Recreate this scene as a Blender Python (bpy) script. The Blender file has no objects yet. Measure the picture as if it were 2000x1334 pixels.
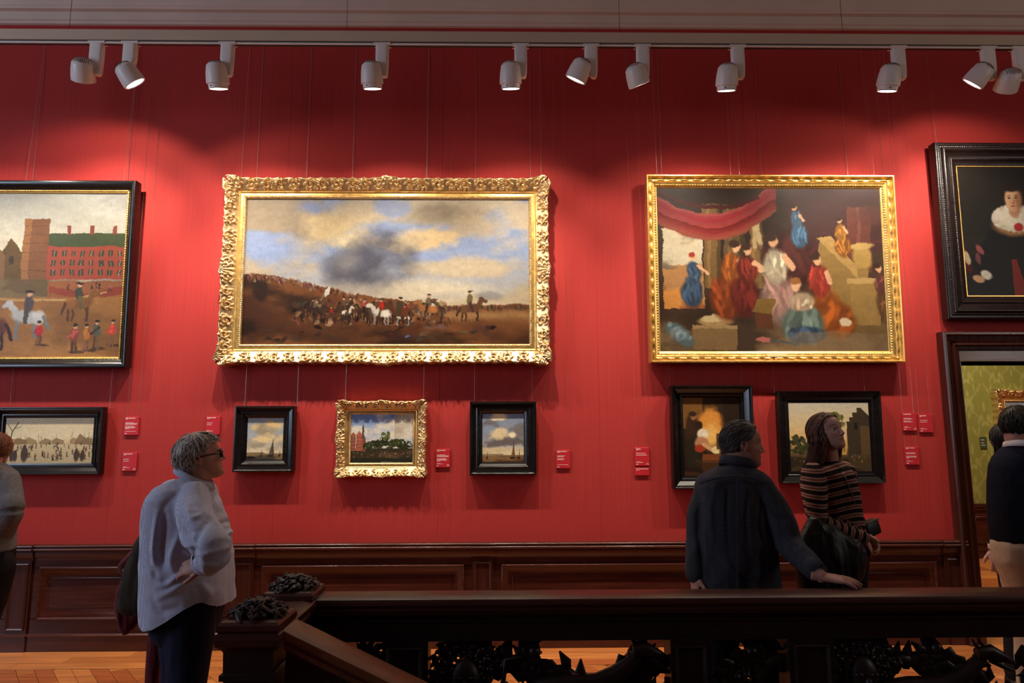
import bpy, math, random
import numpy as np
from mathutils import Vector, Matrix, Quaternion

SC = bpy.context.scene
COL = SC.collection
RS = np.random.RandomState

# ------------------------------------------------------------------ camera, world, exposure
CAMPOS = np.array([0.0, -5.8, 1.65])
FPX = 1350.0
PITCH, YAW, ROLL = math.radians(7.943), math.radians(-0.901), math.radians(-0.171)


def cam_basis():
    f = np.array([-math.sin(YAW) * math.cos(PITCH), math.cos(YAW) * math.cos(PITCH), math.sin(PITCH)])
    r = np.array([math.cos(YAW), math.sin(YAW), 0.0])
    u = np.cross(r, f)
    return r * math.cos(ROLL) + u * math.sin(ROLL), -r * math.sin(ROLL) + u * math.cos(ROLL), f


CR, CU, CF = cam_basis()


def at(x, y, Y):
    """point of the plane Y seen at pixel x, y of the 2000 x 1334 frame (used to take measurements)"""
    v = CF * FPX + CR * (x - 1000) - CU * (y - 667)
    return CAMPOS + v * ((Y - CAMPOS[1]) / v[1])


cd = bpy.data.cameras.new('camera')
cam = bpy.data.objects.new('camera', cd)
COL.objects.link(cam)
cd.sensor_fit = 'HORIZONTAL'
cd.sensor_width = 36
cd.lens = FPX / 2000 * 36
cd.clip_start = 0.05
cam.matrix_world = Matrix(((CR[0], CU[0], -CF[0], CAMPOS[0]), (CR[1], CU[1], -CF[1], CAMPOS[1]),
                           (CR[2], CU[2], -CF[2], CAMPOS[2]), (0, 0, 0, 1)))
SC.camera = cam
SC.view_settings.view_transform = 'Standard'
SC.view_settings.look = 'None'
SC.view_settings.gamma = 1
SC.view_settings.use_curve_mapping = False
SC.view_settings.exposure = 0.0

W = bpy.data.worlds.new('world')
SC.world = W
W.use_nodes = True
W.node_tree.nodes['Background'].inputs[0].default_value = (0.5, 0.62, 0.8, 1)
W.node_tree.nodes['Background'].inputs[1].default_value = 0.05


def area(name, loc, target, size, power, col):
    l = bpy.data.lights.new(name, 'AREA')
    l.shape = 'RECTANGLE'
    l.size, l.size_y = size
    l.energy = power
    l.color = col
    o = bpy.data.objects.new(name, l)
    COL.objects.link(o)
    o.location = loc
    o.rotation_euler = (Vector(target) - Vector(loc)).to_track_quat('-Z', 'Y').to_euler()
    return o


# daylight: the tall window to the left; the right-hand light is added fill
area('window_and_fill_light', (-7.85, -4.6, 3.3), (0, -2.4, 2.6), (2.0, 3.6), 230, (0.62, 0.76, 1.0))
area('window_and_fill_light', (8.1, -4.8, 3.9), (2, -1.5, 4.6), (1.6, 2.4), 70, (1.0, 0.92, 0.84))  # added fill to lift the right end of the cornice, no known window
area('green_room_light', (5.6, 2.0, 4.2), (5.2, 3.8, 1.5), (1.5, 0.8), 170, (1.0, 0.86, 0.62))

LAMP_COL = (1.0, 0.86, 0.70)
LAMP_POWER = 72.0
SPILL, CORE = 0.72, 2.4


# ------------------------------------------------------------------ mesh helpers
class G:
    def __init__(self):
        self.V, self.F, self.n = [], [], 0

    def add(self, V, F):
        V = np.asarray(V, float)
        self.V.append(V)
        for f in F:
            self.F.append([i + self.n for i in f])
        self.n += len(V)
        return self

    def box(self, x0, x1, y0, y1, z0, z1):
        V = [(x, y, z) for x in (x0, x1) for y in (y0, y1) for z in (z0, z1)]
        return self.add(V, [(0, 1, 3, 2), (4, 6, 7, 5), (0, 4, 5, 1), (2, 3, 7, 6), (0, 2, 6, 4), (1, 5, 7, 3)])

    def prism(self, prof, axis, a, b):
        """closed 2D outline swept along an axis: axis 0 -> prof (y, z), axis 1 -> (x, z), axis 2 -> (x, y)"""
        n = len(prof)
        V = []
        for s in (a, b):
            for p, q in prof:
                V.append({0: (s, p, q), 1: (p, s, q), 2: (p, q, s)}[axis])
        F = [(i, (i + 1) % n, n + (i + 1) % n, n + i) for i in range(n)]
        F += [tuple(range(n - 1, -1, -1)), tuple(range(n, 2 * n))]
        return self.add(V, F)

    def loft(self, rings, cap=True, closed=True):
        rings = [np.asarray(r, float) for r in rings]
        n, m = len(rings[0]), len(rings)
        V = np.concatenate(rings)
        F = []
        for i in range(m - 1):
            for j in range(n if closed else n - 1):
                k = (j + 1) % n
                F.append((i * n + j, i * n + k, (i + 1) * n + k, (i + 1) * n + j))
        if cap:
            F.append(tuple(range(n - 1, -1, -1)))
            F.append(tuple(range((m - 1) * n, m * n)))
        return self.add(V, F)

    def tube(self, P, R, n=10, flat=1.0, up=(0, 0, 1), cap=True):
        P = np.asarray(P, float)
        R = np.broadcast_to(np.asarray(R, float), (len(P),))
        T = np.gradient(P, axis=0)
        T /= np.linalg.norm(T, axis=1)[:, None] + 1e-12
        u = np.array(up, float)
        rings = []
        a = np.arange(n) * 2 * math.pi / n
        for p, t, r in zip(P, T, R):
            s = np.cross(t, u)
            if np.linalg.norm(s) < 1e-4:
                s = np.cross(t, (0.3, 0.9, 0.2))
            s /= np.linalg.norm(s)
            w = np.cross(s, t)
            rings.append(p + r * (np.cos(a)[:, None] * s + flat * np.sin(a)[:, None] * w))
        return self.loft(rings, cap)

    def lathe(self, prof, n=24, M=None):
        a = np.arange(n) * 2 * math.pi / n
        rings = []
        for r, z in prof:
            r = max(r, 1e-4)
            q = np.stack([r * np.cos(a), r * np.sin(a), np.full(n, z)], 1)
            if M is not None:
                q = xf(M, q)
            rings.append(q)
        return self.loft(rings)

    def ell(self, c, r, n=12, m=8, R=None):
        rings = []
        a = np.arange(n) * 2 * math.pi / n
        for i in range(m + 1):
            t = math.pi * i / m
            s = max(math.sin(t), 0.02)
            q = np.stack([s * np.cos(a) * r[0], s * np.sin(a) * r[1], np.full(n, -math.cos(t) * r[2])], 1)
            if R is not None:
                q = q @ np.asarray(R).T
            rings.append(q + np.asarray(c, float))
        return self.loft(rings)

    def arr(self):
        return np.concatenate(self.V), self.F


def xf(M, P):
    M = np.asarray(M)
    return np.asarray(P) @ M[:3, :3].T + M[:3, 3]


def build_mesh(name, V, F, smooth=False):
    me = bpy.data.meshes.new(name)
    V = np.asarray(V, np.float32)
    me.vertices.add(len(V))
    me.vertices.foreach_set('co', V.ravel())
    if isinstance(F, np.ndarray):
        k = F.shape[1]
        idx = F.astype(np.int32).ravel()
        starts = np.arange(len(F), dtype=np.int32) * k
    else:
        idx = np.fromiter((i for f in F for i in f), np.int32)
        ln = np.array([len(f) for f in F], np.int32)
        starts = np.concatenate([[0], np.cumsum(ln)[:-1]]).astype(np.int32)
    me.loops.add(len(idx))
    me.loops.foreach_set('vertex_index', idx)
    me.polygons.add(len(F))
    me.polygons.foreach_set('loop_start', starts)
    me.update(calc_edges=True)
    me.validate()
    me.polygons.foreach_set('use_smooth', np.full(len(me.polygons), bool(smooth)))
    return me


def wloc(o):
    """world location of an unrotated chain of parents"""
    p = np.zeros(3)
    while o is not None:
        p += np.array(o.location)
        o = o.parent
    return p


def link(o, parent=None):
    COL.objects.link(o)
    if parent is not None:
        o.parent = parent
    return o


def obj(name, geo, mat, parent=None, world=True, smooth=False, sharp=None, origin=None):
    """link one mesh; geo is a G or (V, F); world=True: vertices are world coordinates"""
    V, F = geo.arr() if isinstance(geo, G) else geo
    V = np.asarray(V, float)
    off = np.zeros(3)
    loc = np.zeros(3)
    if world:
        if parent is not None:
            off = wloc(parent)
        elif origin is not None:
            off = np.asarray(origin, float)
            loc = off
    me = build_mesh(name, V - off, F, smooth)
    o = bpy.data.objects.new(name, me)
    o.location = loc
    if mat is not None:
        me.materials.append(mat)
    link(o, parent)
    if smooth and sharp:
        me.set_sharp_from_angle(angle=math.radians(sharp))
    return o


def tag(o, label=None, cat=None, group=None, kind=None):
    if label:
        o['label'] = label
    if cat:
        o['category'] = cat
    if group:
        o['group'] = group
    if kind:
        o['kind'] = kind
    return o


def thing(name, label, cat, loc=(0, 0, 0), group=None):
    o = bpy.data.objects.new(name, None)
    o.empty_display_size = 0.1
    o.location = loc
    COL.objects.link(o)
    return tag(o, label, cat, group)


def copy_tree(o, parent=None):
    c = o.copy()
    COL.objects.link(c)
    if parent is not None:
        c.parent = parent
    for ch in list(o.children):
        copy_tree(ch, c)
    return c


def attr(o, name, data, kind='FLOAT'):
    me = o.data
    a = me.attributes.new(name, kind, 'POINT')
    data = np.asarray(data, np.float32)
    a.data.foreach_set('color' if kind == 'FLOAT_COLOR' else 'value', data.ravel())


def s2l(c):
    c = np.asarray(c, float)
    return np.where(c <= 0.04045, c / 12.92, ((c + 0.055) / 1.055) ** 2.4)


# ------------------------------------------------------------------ materials
def rgb(*c):
    return tuple(s2l(np.array(c) / 255.0)) + (1,)


def mat(name, col, rough=0.5, metal=0.0, spec=0.5, var=0.15, scale=(8, 8, 8), detail=4, bump=0.0, bscale=None,
        coat=0.0, sheen=0.0, attrib=None, rvar=0.0, emit=None):
    m = bpy.data.materials.new(name)
    m.use_nodes = True
    nt = m.node_tree
    N, L = nt.nodes, nt.links
    b = N['Principled BSDF']
    b.inputs['Roughness'].default_value = rough
    b.inputs['Metallic'].default_value = metal
    b.inputs['Specular IOR Level'].default_value = spec
    b.inputs['Coat Weight'].default_value = coat
    b.inputs['Coat Roughness'].default_value = 0.2
    b.inputs['Sheen Weight'].default_value = sheen
    tc = N.new('ShaderNodeTexCoord')
    mp = N.new('ShaderNodeMapping')
    mp.inputs['Scale'].default_value = scale
    L.new(tc.outputs['Object'], mp.inputs['Vector'])
    nz = N.new('ShaderNodeTexNoise')
    nz.inputs['Scale'].default_value = 1.0
    nz.inputs['Detail'].default_value = detail
    L.new(mp.outputs[0], nz.inputs['Vector'])
    mx = N.new('ShaderNodeMix')
    mx.data_type = 'RGBA'
    mx.blend_type = 'MULTIPLY'
    mx.inputs['Factor'].default_value = 1
    rp = N.new('ShaderNodeMapRange')
    rp.inputs['From Min'].default_value = 0.25
    rp.inputs['From Max'].default_value = 0.75
    rp.inputs['To Min'].default_value = 1 - var
    rp.inputs['To Max'].default_value = 1 + var
    L.new(nz.outputs['Fac'], rp.inputs['Value'])
    L.new(rp.outputs[0], mx.inputs['B'])
    if attrib:
        at_ = N.new('ShaderNodeAttribute')
        at_.attribute_name = attrib
        L.new(at_.outputs['Color'], mx.inputs['A'])
    else:
        mx.inputs['A'].default_value = col
    L.new(mx.outputs['Result'], b.inputs['Base Color'])
    if rvar:
        r2 = N.new('ShaderNodeMapRange')
        r2.inputs['To Min'].default_value = rough - rvar
        r2.inputs['To Max'].default_value = rough + rvar
        L.new(nz.outputs['Fac'], r2.inputs['Value'])
        L.new(r2.outputs[0], b.inputs['Roughness'])
    if bump:
        bp = N.new('ShaderNodeBump')
        bp.inputs['Strength'].default_value = bump
        bp.inputs['Distance'].default_value = 0.01
        src = nz
        if bscale:
            mp2 = N.new('ShaderNodeMapping')
            mp2.inputs['Scale'].default_value = bscale
            L.new(tc.outputs['Object'], mp2.inputs['Vector'])
            src = N.new('ShaderNodeTexNoise')
            src.inputs['Scale'].default_value = 1.0
            src.inputs['Detail'].default_value = 3
            L.new(mp2.outputs[0], src.inputs['Vector'])
        L.new(src.outputs['Fac'], bp.inputs['Height'])
        L.new(bp.outputs[0], b.inputs['Normal'])
    if emit:
        b.inputs['Emission Color'].default_value = emit[0]
        b.inputs['Emission Strength'].default_value = emit[1]
    return m


M_RED = mat('red_wall_fabric', (0.40, 0.031, 0.027, 1), 0.75, var=0.10, scale=(90, 90, 1.2), detail=5, bump=0.12,
            bscale=(400, 400, 30), spec=0.25, sheen=0.0)
M_WOOD = mat('dark_mahogany', rgb(68, 30, 22), 0.25, var=0.35, scale=(2.2, 30, 30), detail=5, spec=0.5, bump=0.05, rvar=0.1)
M_WOODV = mat('dark_mahogany_upright', rgb(62, 28, 21), 0.29, var=0.35, scale=(30, 30, 2.2), detail=5, spec=0.5, bump=0.05, rvar=0.1)
M_OAKDK = mat('blackened_carved_oak', rgb(34, 20, 17), 0.42, var=0.3, scale=(9, 20, 20), detail=5, spec=0.4, bump=0.08, rvar=0.08)
M_RAIL = mat('worn_rail_oak', rgb(66, 33, 24), 0.36, var=0.3, scale=(2, 25, 25), detail=5, spec=0.45, bump=0.04, rvar=0.1)
M_STAIRRAIL = mat('worn_stair_rail_oak', rgb(112, 62, 36), 0.4, var=0.3, scale=(3, 25, 25), detail=5, spec=0.45, bump=0.04)
M_FLOOR = mat('honey_parquet', rgb(176, 104, 52), 0.38, var=0.28, scale=(2.5, 26, 26), detail=5, spec=0.5, bump=0.04, rvar=0.1)
M_FLOOR2 = mat('honey_parquet_darker', rgb(158, 90, 44), 0.38, var=0.28, scale=(26, 2.5, 26), detail=5, spec=0.5, bump=0.04)
M_BRASS = mat('brass_inlay', (0.75, 0.55, 0.25, 1), 0.3, metal=1, var=0.1)
M_PLASTER = mat('cream_plaster', rgb(206, 184, 168), 0.7, var=0.06, scale=(3, 3, 3), bump=0.03, spec=0.3)
M_BEAM = mat('beige_track_beam', rgb(196, 172, 148), 0.6, var=0.06, scale=(2, 5, 5), spec=0.3)
M_WHITE = mat('white_lamp_enamel', rgb(226, 216, 208), 0.42, var=0.04, scale=(6, 6, 6), spec=0.5)
M_GRAPH = mat('dark_slot', rgb(24, 20, 18), 0.6, var=0.1)
M_STEEL = mat('steel_wire', (0.42, 0.36, 0.33, 1), 0.4, metal=0.8, var=0.1, scale=(200, 200, 20))
M_GILT = mat('aged_gilding', (0.74, 0.51, 0.25, 1), 0.36, metal=0.85, var=0.25, scale=(40, 40, 40), detail=5, rvar=0.12, bump=0.1)
M_GILT2 = mat('bright_gilding', (0.86, 0.55, 0.17, 1), 0.33, metal=0.85, var=0.2, scale=(30, 30, 30), detail=5, rvar=0.1)
M_EBONY = mat('polished_ebony', rgb(17, 14, 14), 0.26, var=0.2, scale=(6, 30, 30), spec=0.6, rvar=0.06)
M_EBONY2 = mat('brown_black_ripple_ebony', rgb(26, 16, 15), 0.3, var=0.25, scale=(6, 30, 30), spec=0.55, rvar=0.08)
M_PAINT = mat('varnished_oil_paint', (1, 1, 1, 1), 0.42, var=0.04, scale=(60, 60, 60), attrib='paint', spec=0.22, bump=0.04,
              bscale=(420, 420, 420))
M_CARD = mat('red_caption_card', rgb(186, 26, 40), 0.55, var=0.05)
M_CARDTXT = mat('white_caption_print', rgb(240, 214, 208), 0.6, var=0.05, scale=(300, 300, 300))
M_CARDG = mat('dark_green_caption_card', rgb(52, 66, 48), 0.5, var=0.05)
M_SKIN = mat('skin', (1, 1, 1, 1), 0.5, var=0.06, scale=(60, 60, 60), attrib='tint', spec=0.35, bump=0.05)
M_ENAMEL = mat('name_plate_ivory', rgb(238, 214, 160), 0.35, var=0.06)


def lens_mat():
    m = mat('lit_lens', rgb(255, 240, 220), 0.3, emit=((1, 0.93, 0.82, 1), 9.0))
    return m


M_LENS = lens_mat()


# ------------------------------------------------------------------ the setting
def structure(o):
    o['kind'] = 'structure'
    return o


def rect_ring(x0, x1, z0, z1, prof, y0=0.0, three=False):
    """mitred rectangular moulding: prof = [(inset, projection towards the viewer)]; three: no bottom side"""
    g = G()
    rings = []
    for w, d in prof:
        c = [(x0 + w, y0 - d, z0 if three else z0 + w), (x0 + w, y0 - d, z1 - w), (x1 - w, y0 - d, z1 - w),
             (x1 - w, y0 - d, z0 if three else z0 + w)]
        rings.append(c)
    n = 4
    V = [p for r in rings for p in r]
    F = []
    for i in range(len(rings) - 1):
        for j in range(3 if three else 4):
            k = (j + 1) % 4
            F.append((i * n + j, i * n + k, (i + 1) * n + k, (i + 1) * n + j))
    g.add(V, F)
    return g


DX0, DX1, DZ = 3.885, 5.25, 2.285      # door opening
g = G()
g.box(-8, DX0, 0, 0.35, 0, 6.0)
g.box(DX0, DX1, 0, 0.35, DZ, 6.0)
g.box(DX1, 8.2, 0, 0.35, 0, 6.0)
wall_back = structure(obj('wall_back', g, M_RED))
# seams where the lengths of fabric meet: narrow welts standing a little proud
for x in (-4.6, -3.2, -1.86, -0.52, 0.82, 2.16, 3.5):
    obj('fabric_seam', G().box(x - 0.002, x + 0.002, -0.0012, 0.0, 0.8, 5.3), M_RED, wall_back)

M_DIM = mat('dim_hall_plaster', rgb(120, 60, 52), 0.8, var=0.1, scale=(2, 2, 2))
structure(obj('wall_left', G().box(-8.3, -8, -11, 0.35, -3.2, 6.0), M_DIM))
structure(obj('wall_right', G().box(8.2, 8.5, -11, 4.4, -3.2, 6.0), M_DIM))
structure(obj('wall_front', G().box(-8.3, 8.5, -11.3, -11, -3.2, 6.0), M_DIM))
structure(obj('ceiling', G().box(-8.3, 8.5, -11.3, 0.35, 6.0, 6.2), M_PLASTER))

# cornice along the top of the wall
prof = [(0, 5.318), (-0.02, 5.318), (-0.03, 5.322), (-0.035, 5.34), (-0.05, 5.35), (-0.06, 5.415), (-0.10, 5.42), (-0.105, 5.435)]
for i in range(9):
    t = i / 8 * math.pi / 2
    prof.append((-0.115 - 0.5 * (1 - math.cos(t)), 5.445 + 0.42 * math.sin(t)))
prof += [(-0.64, 5.87), (-0.64, 6.0), (0, 6.0)]
structure(obj('trim_1', G().prism(prof, 0, -8, 8.2), M_PLASTER, smooth=True, sharp=25))

# floors: landing between balustrade and wall, landings left and behind, lower hall under the stairwell
g = G()
g.box(-8, 8.2, -3.0, 0.0, -0.3, -0.012)
g.box(-8, -1.25, -4.3, -3.0, -0.3, -0.012)
g.box(-8, 8.2, -11, -4.3, -0.3, -0.012)
g.box(DX0, DX1, 0.0, 0.35, -0.3, -0.012)
floor = structure(obj('floor', g, M_FLOOR2))
structure(obj('floor_lower_hall', G().box(-8, 8.2, -11, 0, -3.4, -3.2), M_DIM))
rs = RS(5)
PLANKS = [M_FLOOR,
          mat('honey_parquet_light', rgb(192, 118, 62), 0.36, var=0.28, scale=(2.5, 26, 26), detail=5, bump=0.04, rvar=0.1),
          mat('honey_parquet_red', rgb(164, 88, 44), 0.38, var=0.28, scale=(2.5, 26, 26), detail=5, bump=0.04, rvar=0.1)]


def plank(x0, x1, y0, y1, m, parent=floor, top=0.0):
    e = 0.0012
    V = [(x0 + e, y0 + e, top - 0.012), (x1 - e, y0 + e, top - 0.012), (x1 - e, y1 - e, top - 0.012), (x0 + e, y1 - e, top - 0.012),
         (x0 + 2 * e, y0 + 2 * e, top), (x1 - 2 * e, y0 + 2 * e, top), (x1 - 2 * e, y1 - 2 * e, top), (x0 + 2 * e, y1 - 2 * e, top)]
    F = [(4, 5, 6, 7), (0, 1, 5, 4), (1, 2, 6, 5), (2, 3, 7, 6), (3, 0, 4, 7)]
    return obj('plank', (V, F), m, parent)


y = -0.045
for k, wd in enumerate((0.14, 0.14, 0.135)):
    x = -4.9 - 0.4 * k
    while x < 4.2:
        L = 1.9 + rs.rand() * 0.7
        plank(x, min(x + L, 4.6), y - wd, y, PLANKS[rs.randint(3)])
        x += L
    y -= wd
obj('brass_strip', G().box(-5, 4.6, y - 0.008, y, -0.012, 0.0008), M_BRASS, floor)
y -= 0.008
# diagonal block parquet beyond the brass line
bw, bl = 0.105, 0.62
c, s = math.cos(math.radians(38)), math.sin(math.radians(38))
ylo, yhi = -1.0, y


def clip(poly, axis, v, keep_less):
    out = []
    for i in range(len(poly)):
        a, b = poly[i], poly[(i + 1) % len(poly)]
        ia = (a[axis] <= v) if keep_less else (a[axis] >= v)
        ib = (b[axis] <= v) if keep_less else (b[axis] >= v)
        if ia:
            out.append(a)
        if ia != ib:
            t = (v - a[axis]) / (b[axis] - a[axis])
            out.append((a[0] + t * (b[0] - a[0]), a[1] + t * (b[1] - a[1])))
    return out


nblk = 0
for i in range(-70, 60):
    for j in range(-14, 14):
        u0, v0 = i * bw, j * bl + (i % 2) * bl * 0.5
        q = [(u0, v0), (u0 + bw - 0.003, v0), (u0 + bw - 0.003, v0 + bl - 0.003), (u0, v0 + bl - 0.003)]
        q = [(a * c - b * s, a * s + b * c - 0.7) for a, b in q]
        q = clip(clip(q, 1, yhi, True), 1, ylo, False) if q else q
        if len(q) < 3:
            continue
        mx_ = np.mean([p[0] for p in q])
        ar = 0.5 * abs(sum(q[k][0] * q[(k + 1) % len(q)][1] - q[(k + 1) % len(q)][0] * q[k][1] for k in range(len(q))))
        if mx_ < -4.3 or mx_ > 4.2 or ar < 0.002 or nblk >= 280:
            continue
        n = len(q)
        V = [(a, b, -0.012) for a, b in q] + [(a, b, 0.0) for a, b in q]
        F = [tuple(range(n, 2 * n))] + [(k, (k + 1) % n, n + (k + 1) % n, n + k) for k in range(n)]
        if V[0] and np.cross(np.subtract(V[1], V[0]), np.subtract(V[2], V[0]))[2] < 0:
            F = [tuple(reversed(f)) for f in F]
        obj('parquet_block', (V, F), PLANKS[rs.randint(3)], floor)
        nblk += 1

# wainscot
wains = bpy.data.objects.new('trim_2', None)
COL.objects.link(wains)
structure(wains)
PIL = [-5.75, -3.83, -2.07, -0.15, 1.77, 3.69]
END = 3.75
rail_prof = [(0, 0.815), (-0.036, 0.815), (-0.044, 0.8145), (-0.051, 0.812), (-0.057, 0.808), (-0.060, 0.803), (-0.060, 0.798), (-0.056, 0.794), (-0.047, 0.7925), (-0.047, 0.7895),
             (-0.052, 0.789), (-0.058, 0.787), (-0.0635, 0.7825), (-0.066, 0.776), (-0.064, 0.769), (-0.058, 0.765),
             (-0.046, 0.763), (-0.046, 0.750), (-0.040, 0.725), (-0.030, 0.708), (-0.026, 0.704), (-0.026, 0.69), (0, 0.69)]
pl_prof = [(0, 0), (-0.042, 0), (-0.042, 0.105), (-0.050, 0.110), (-0.050, 0.118), (-0.040, 0.124), (-0.034, 0.132), (0, 0.132)]
obj('chair_rail', G().prism(rail_prof, 0, -6.5, END), M_WOOD, wains, smooth=True, sharp=50)
obj('plinth', G().prism(pl_prof, 0, -6.5, END), M_WOOD, wains, smooth=True, sharp=40)
pan_prof = [(0.0, 0.0), (0.0, 0.014), (0.0012, 0.019), (0.004, 0.0235), (0.008, 0.0255), (0.012, 0.0245), (0.0155, 0.021), (0.017, 0.016), (0.020, 0.012), (0.028, 0.010), (0.040, -0.004),
            (0.056, -0.010), (0.060, -0.012), (0.082, -0.012)]
fld_prof = [(0.0, -0.014), (0.0, -0.003), (0.0015, 0.0005), (0.004, 0.0025), (0.008, 0.003), (0.02, 0.003)]
for i in range(len(PIL)):
    xc = PIL[i]
    gp = G().box(xc - 0.085, xc + 0.085, -0.040, 0, 0.13, 0.70)
    V, F = rect_ring(xc - 0.07, xc + 0.07, 0.16, 0.668, [(0, 0.040), (0, 0.050), (0.006, 0.052), (0.014, 0.048), (0.02, 0.0405)]).arr()
    gp.add(V, F)
    pil = obj('pilaster', gp, M_WOODV, wains)
    cap = [(p[0] - 0.016 if p[0] < 0 else p[0], p[1] + 0.0012) for p in rail_prof]
    obj('pilaster_cap', G().prism(cap, 0, xc - 0.098, xc + 0.098), M_WOOD, pil, smooth=True, sharp=40)
    base = [(p[0] - 0.014 if p[0] < 0 else p[0], p[1] + (0.0012 if p[1] > 0 else 0)) for p in pl_prof]
    obj('pilaster_foot', G().prism(base, 0, xc - 0.095, xc + 0.095), M_WOOD, pil, smooth=True, sharp=40)
    if i + 1 < len(PIL):
        a, b = xc + 0.085, PIL[i + 1] - 0.085
        # stiles and rails round each panel
        g = G()
        g.box(a, b, -0.02, 0, 0.63, 0.70)
        g.box(a, b, -0.02, 0, 0.13, 0.245)
        g.box(a, a + 0.075, -0.02, 0, 0.24, 0.635)
        g.box(b - 0.075, b, -0.02, 0, 0.24, 0.635)
        obj('panel_rail', g, M_WOOD, wains)
        x0, x1 = a + 0.065, b - 0.065
        p = obj('panel', G().box(x0, x1, -0.006, 0, 0.235, 0.64), M_WOOD, wains)
        obj('panel_moulding', rect_ring(x0, x1, 0.232, 0.642, pan_prof, -0.019), M_WOOD, p, smooth=True, sharp=50)
        x0, x1, z0, z1 = x0 + 0.085, x1 - 0.085, 0.32, 0.556
        g = rect_ring(x0, x1, z0, z1, fld_prof, -0.006)
        g.box(x0 + 0.018, x1 - 0.018, -0.009, 0, z0 + 0.018, z1 - 0.018)
        obj('raised_field', g, M_WOOD, p, smooth=True, sharp=50)

# door casing and lining
door = bpy.data.objects.new('door_1', None)
COL.objects.link(door)
structure(door)
cas = [(-0.005, 0.0), (-0.005, 0.085), (0.004, 0.095), (0.020, 0.095), (0.030, 0.086), (0.036, 0.074), (0.060, 0.066), (0.075, 0.056), (0.088, 0.05),
       (0.092, 0.060), (0.104, 0.066), (0.116, 0.060), (0.122, 0.046), (0.150, 0.040), (0.156, 0.034), (0.165, 0.0)]
obj('casing', rect_ring(DX0 - 0.155, DX1 + 0.155, 0.0, DZ + 0.24, [(w * (1.0), d) for w, d in cas], 0, three=True), M_WOODV, door, smooth=True, sharp=35)
g = G().box(DX0 - 0.01, DX0 + 0.012, -0.03, 0.36, 0, DZ)
g.box(DX1 - 0.012, DX1 + 0.01, -0.03, 0.36, 0, DZ)
obj('lining', g, M_WOODV, door)
g = G().box(DX0 - 0.01, DX1 + 0.01, -0.035, 0.36, DZ, DZ + 0.095)
obj('head_lining', g, M_WOOD, door)
for a, b in ((0.30, 1.05), (1.13, 2.15)):
    V, F = rect_ring(0.08, 0.28, a, b, [(0, 0), (0, 0.006), (0.01, 0.01), (0.02, 0.002)]).arr()
    V = np.stack([DX0 + 0.012 - V[:, 1], V[:, 0], V[:, 2]], 1)
    obj('lining_panel', (V, F), M_WOODV, door)

# the green room beyond
GY = 3.9
ds = 0.011
gx, gz = np.arange(3.0, 8.21, ds), np.arange(0.70, 4.3, ds)
X, Z = np.meshgrid(gx, gz)


def damask(X, Z):
    w, h = 0.44, 0.60
    row = np.floor(Z / h)
    v = Z / h - row
    u = np.abs(((X / w + 0.5 * (row % 2)) % 1.0) - 0.5) * 2      # mirrored
    d = np.zeros_like(X)
    d = np.maximum(d, np.exp(-((np.abs(u - 0.5 - 0.38 * np.cos(2 * math.pi * v)) - 0.02) / 0.045) ** 2) * 0.6)
    for cu, cv, ru, rv, a in ((0.0, 0.55, 0.20, 0.13, 0), (0.0, 0.75, 0.12, 0.10, 0), (0.22, 0.62, 0.14, 0.055, 0.7), (0.25, 0.48, 0.17, 0.05, -0.6),
                              (0.18, 0.36, 0.13, 0.045, -0.9), (0.62, 0.12, 0.16, 0.06, 0.8), (0.8, 0.2, 0.13, 0.07, -0.5), (0.9, 0.05, 0.2, 0.05, 0.3),
                              (0.45, 0.9, 0.15, 0.05, -0.9), (0.7, 0.85, 0.12, 0.06, 0.6), (0.0, 0.25, 0.07, 0.12, 0), (1.0, 0.45, 0.1, 0.16, 0)):
        du, dv = u - cu, (v - cv)
        p, q = du * math.cos(a) + dv * math.sin(a), -du * math.sin(a) + dv * math.cos(a)
        rr = (p / ru) ** 2 + (q / rv) ** 2
        d = np.maximum(d, np.clip(1.6 - 1.6 * rr, 0, 1) * (0.75 + 0.25 * np.sin(30 * rr)))
    return d


pat = damask(X, Z)
c0, c1 = s2l(np.array([122, 120, 58]) / 255), s2l(np.array([150, 146, 84]) / 255)
ny, nx = X.shape
idx = np.arange(ny * nx).reshape(ny, nx)
F = np.stack([idx[:-1, :-1], idx[:-1, 1:], idx[1:, 1:], idx[1:, :-1]], -1).reshape(-1, 4)
M_DAM = mat('green_damask', (1, 1, 1, 1), 0.6, var=0.06, scale=(40, 40, 5), attrib='tint', spec=0.3)
gw = obj('wall_green_room', (np.stack([X.ravel(), np.full(X.size, GY), Z.ravel()], 1), F), M_DAM)
col = c0 + (c1 - c0) * pat.ravel()[:, None]
attr(gw, 'tint', np.concatenate([col, np.ones((len(col), 1))], 1), 'FLOAT_COLOR')
structure(gw)
obj('masonry', G().box(2.9, 8.3, GY + 0.01, GY + 0.3, -0.3, 4.4), M_DIM, gw)
structure(obj('wall_green_room_left', G().box(2.7, 3.0, 0.35, GY + 0.3, -0.3, 4.4), mat('green_fabric', rgb(108, 120, 50), 0.7)))
structure(obj('ceiling_green_room', G().box(2.7, 8.3, 0.35, GY + 0.3, 4.3, 4.5), M_PLASTER))
fl2 = structure(obj('floor_green_room', G().box(2.9, 8.3, 0.35, GY, -0.3, -0.012), M_FLOOR2))
yy = 0.36
while yy < GY - 0.05:
    xx = 3.0 + rs.rand()
    while xx < 7.6:
        L = 1.1 + rs.rand() * 0.6
        plank(xx, xx + L, yy, yy + 0.24, PLANKS[rs.randint(3)], fl2)
        xx += L
    yy += 0.24
wg = bpy.data.objects.new('trim_3', None)
COL.objects.link(wg)
structure(wg)
sh = lambda prof: [(GY + p, z * 0.9) for p, z in prof]
obj('chair_rail', G().prism(sh(rail_prof), 0, 3.0, 8.2), M_WOOD, wg, smooth=True, sharp=40)
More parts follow.
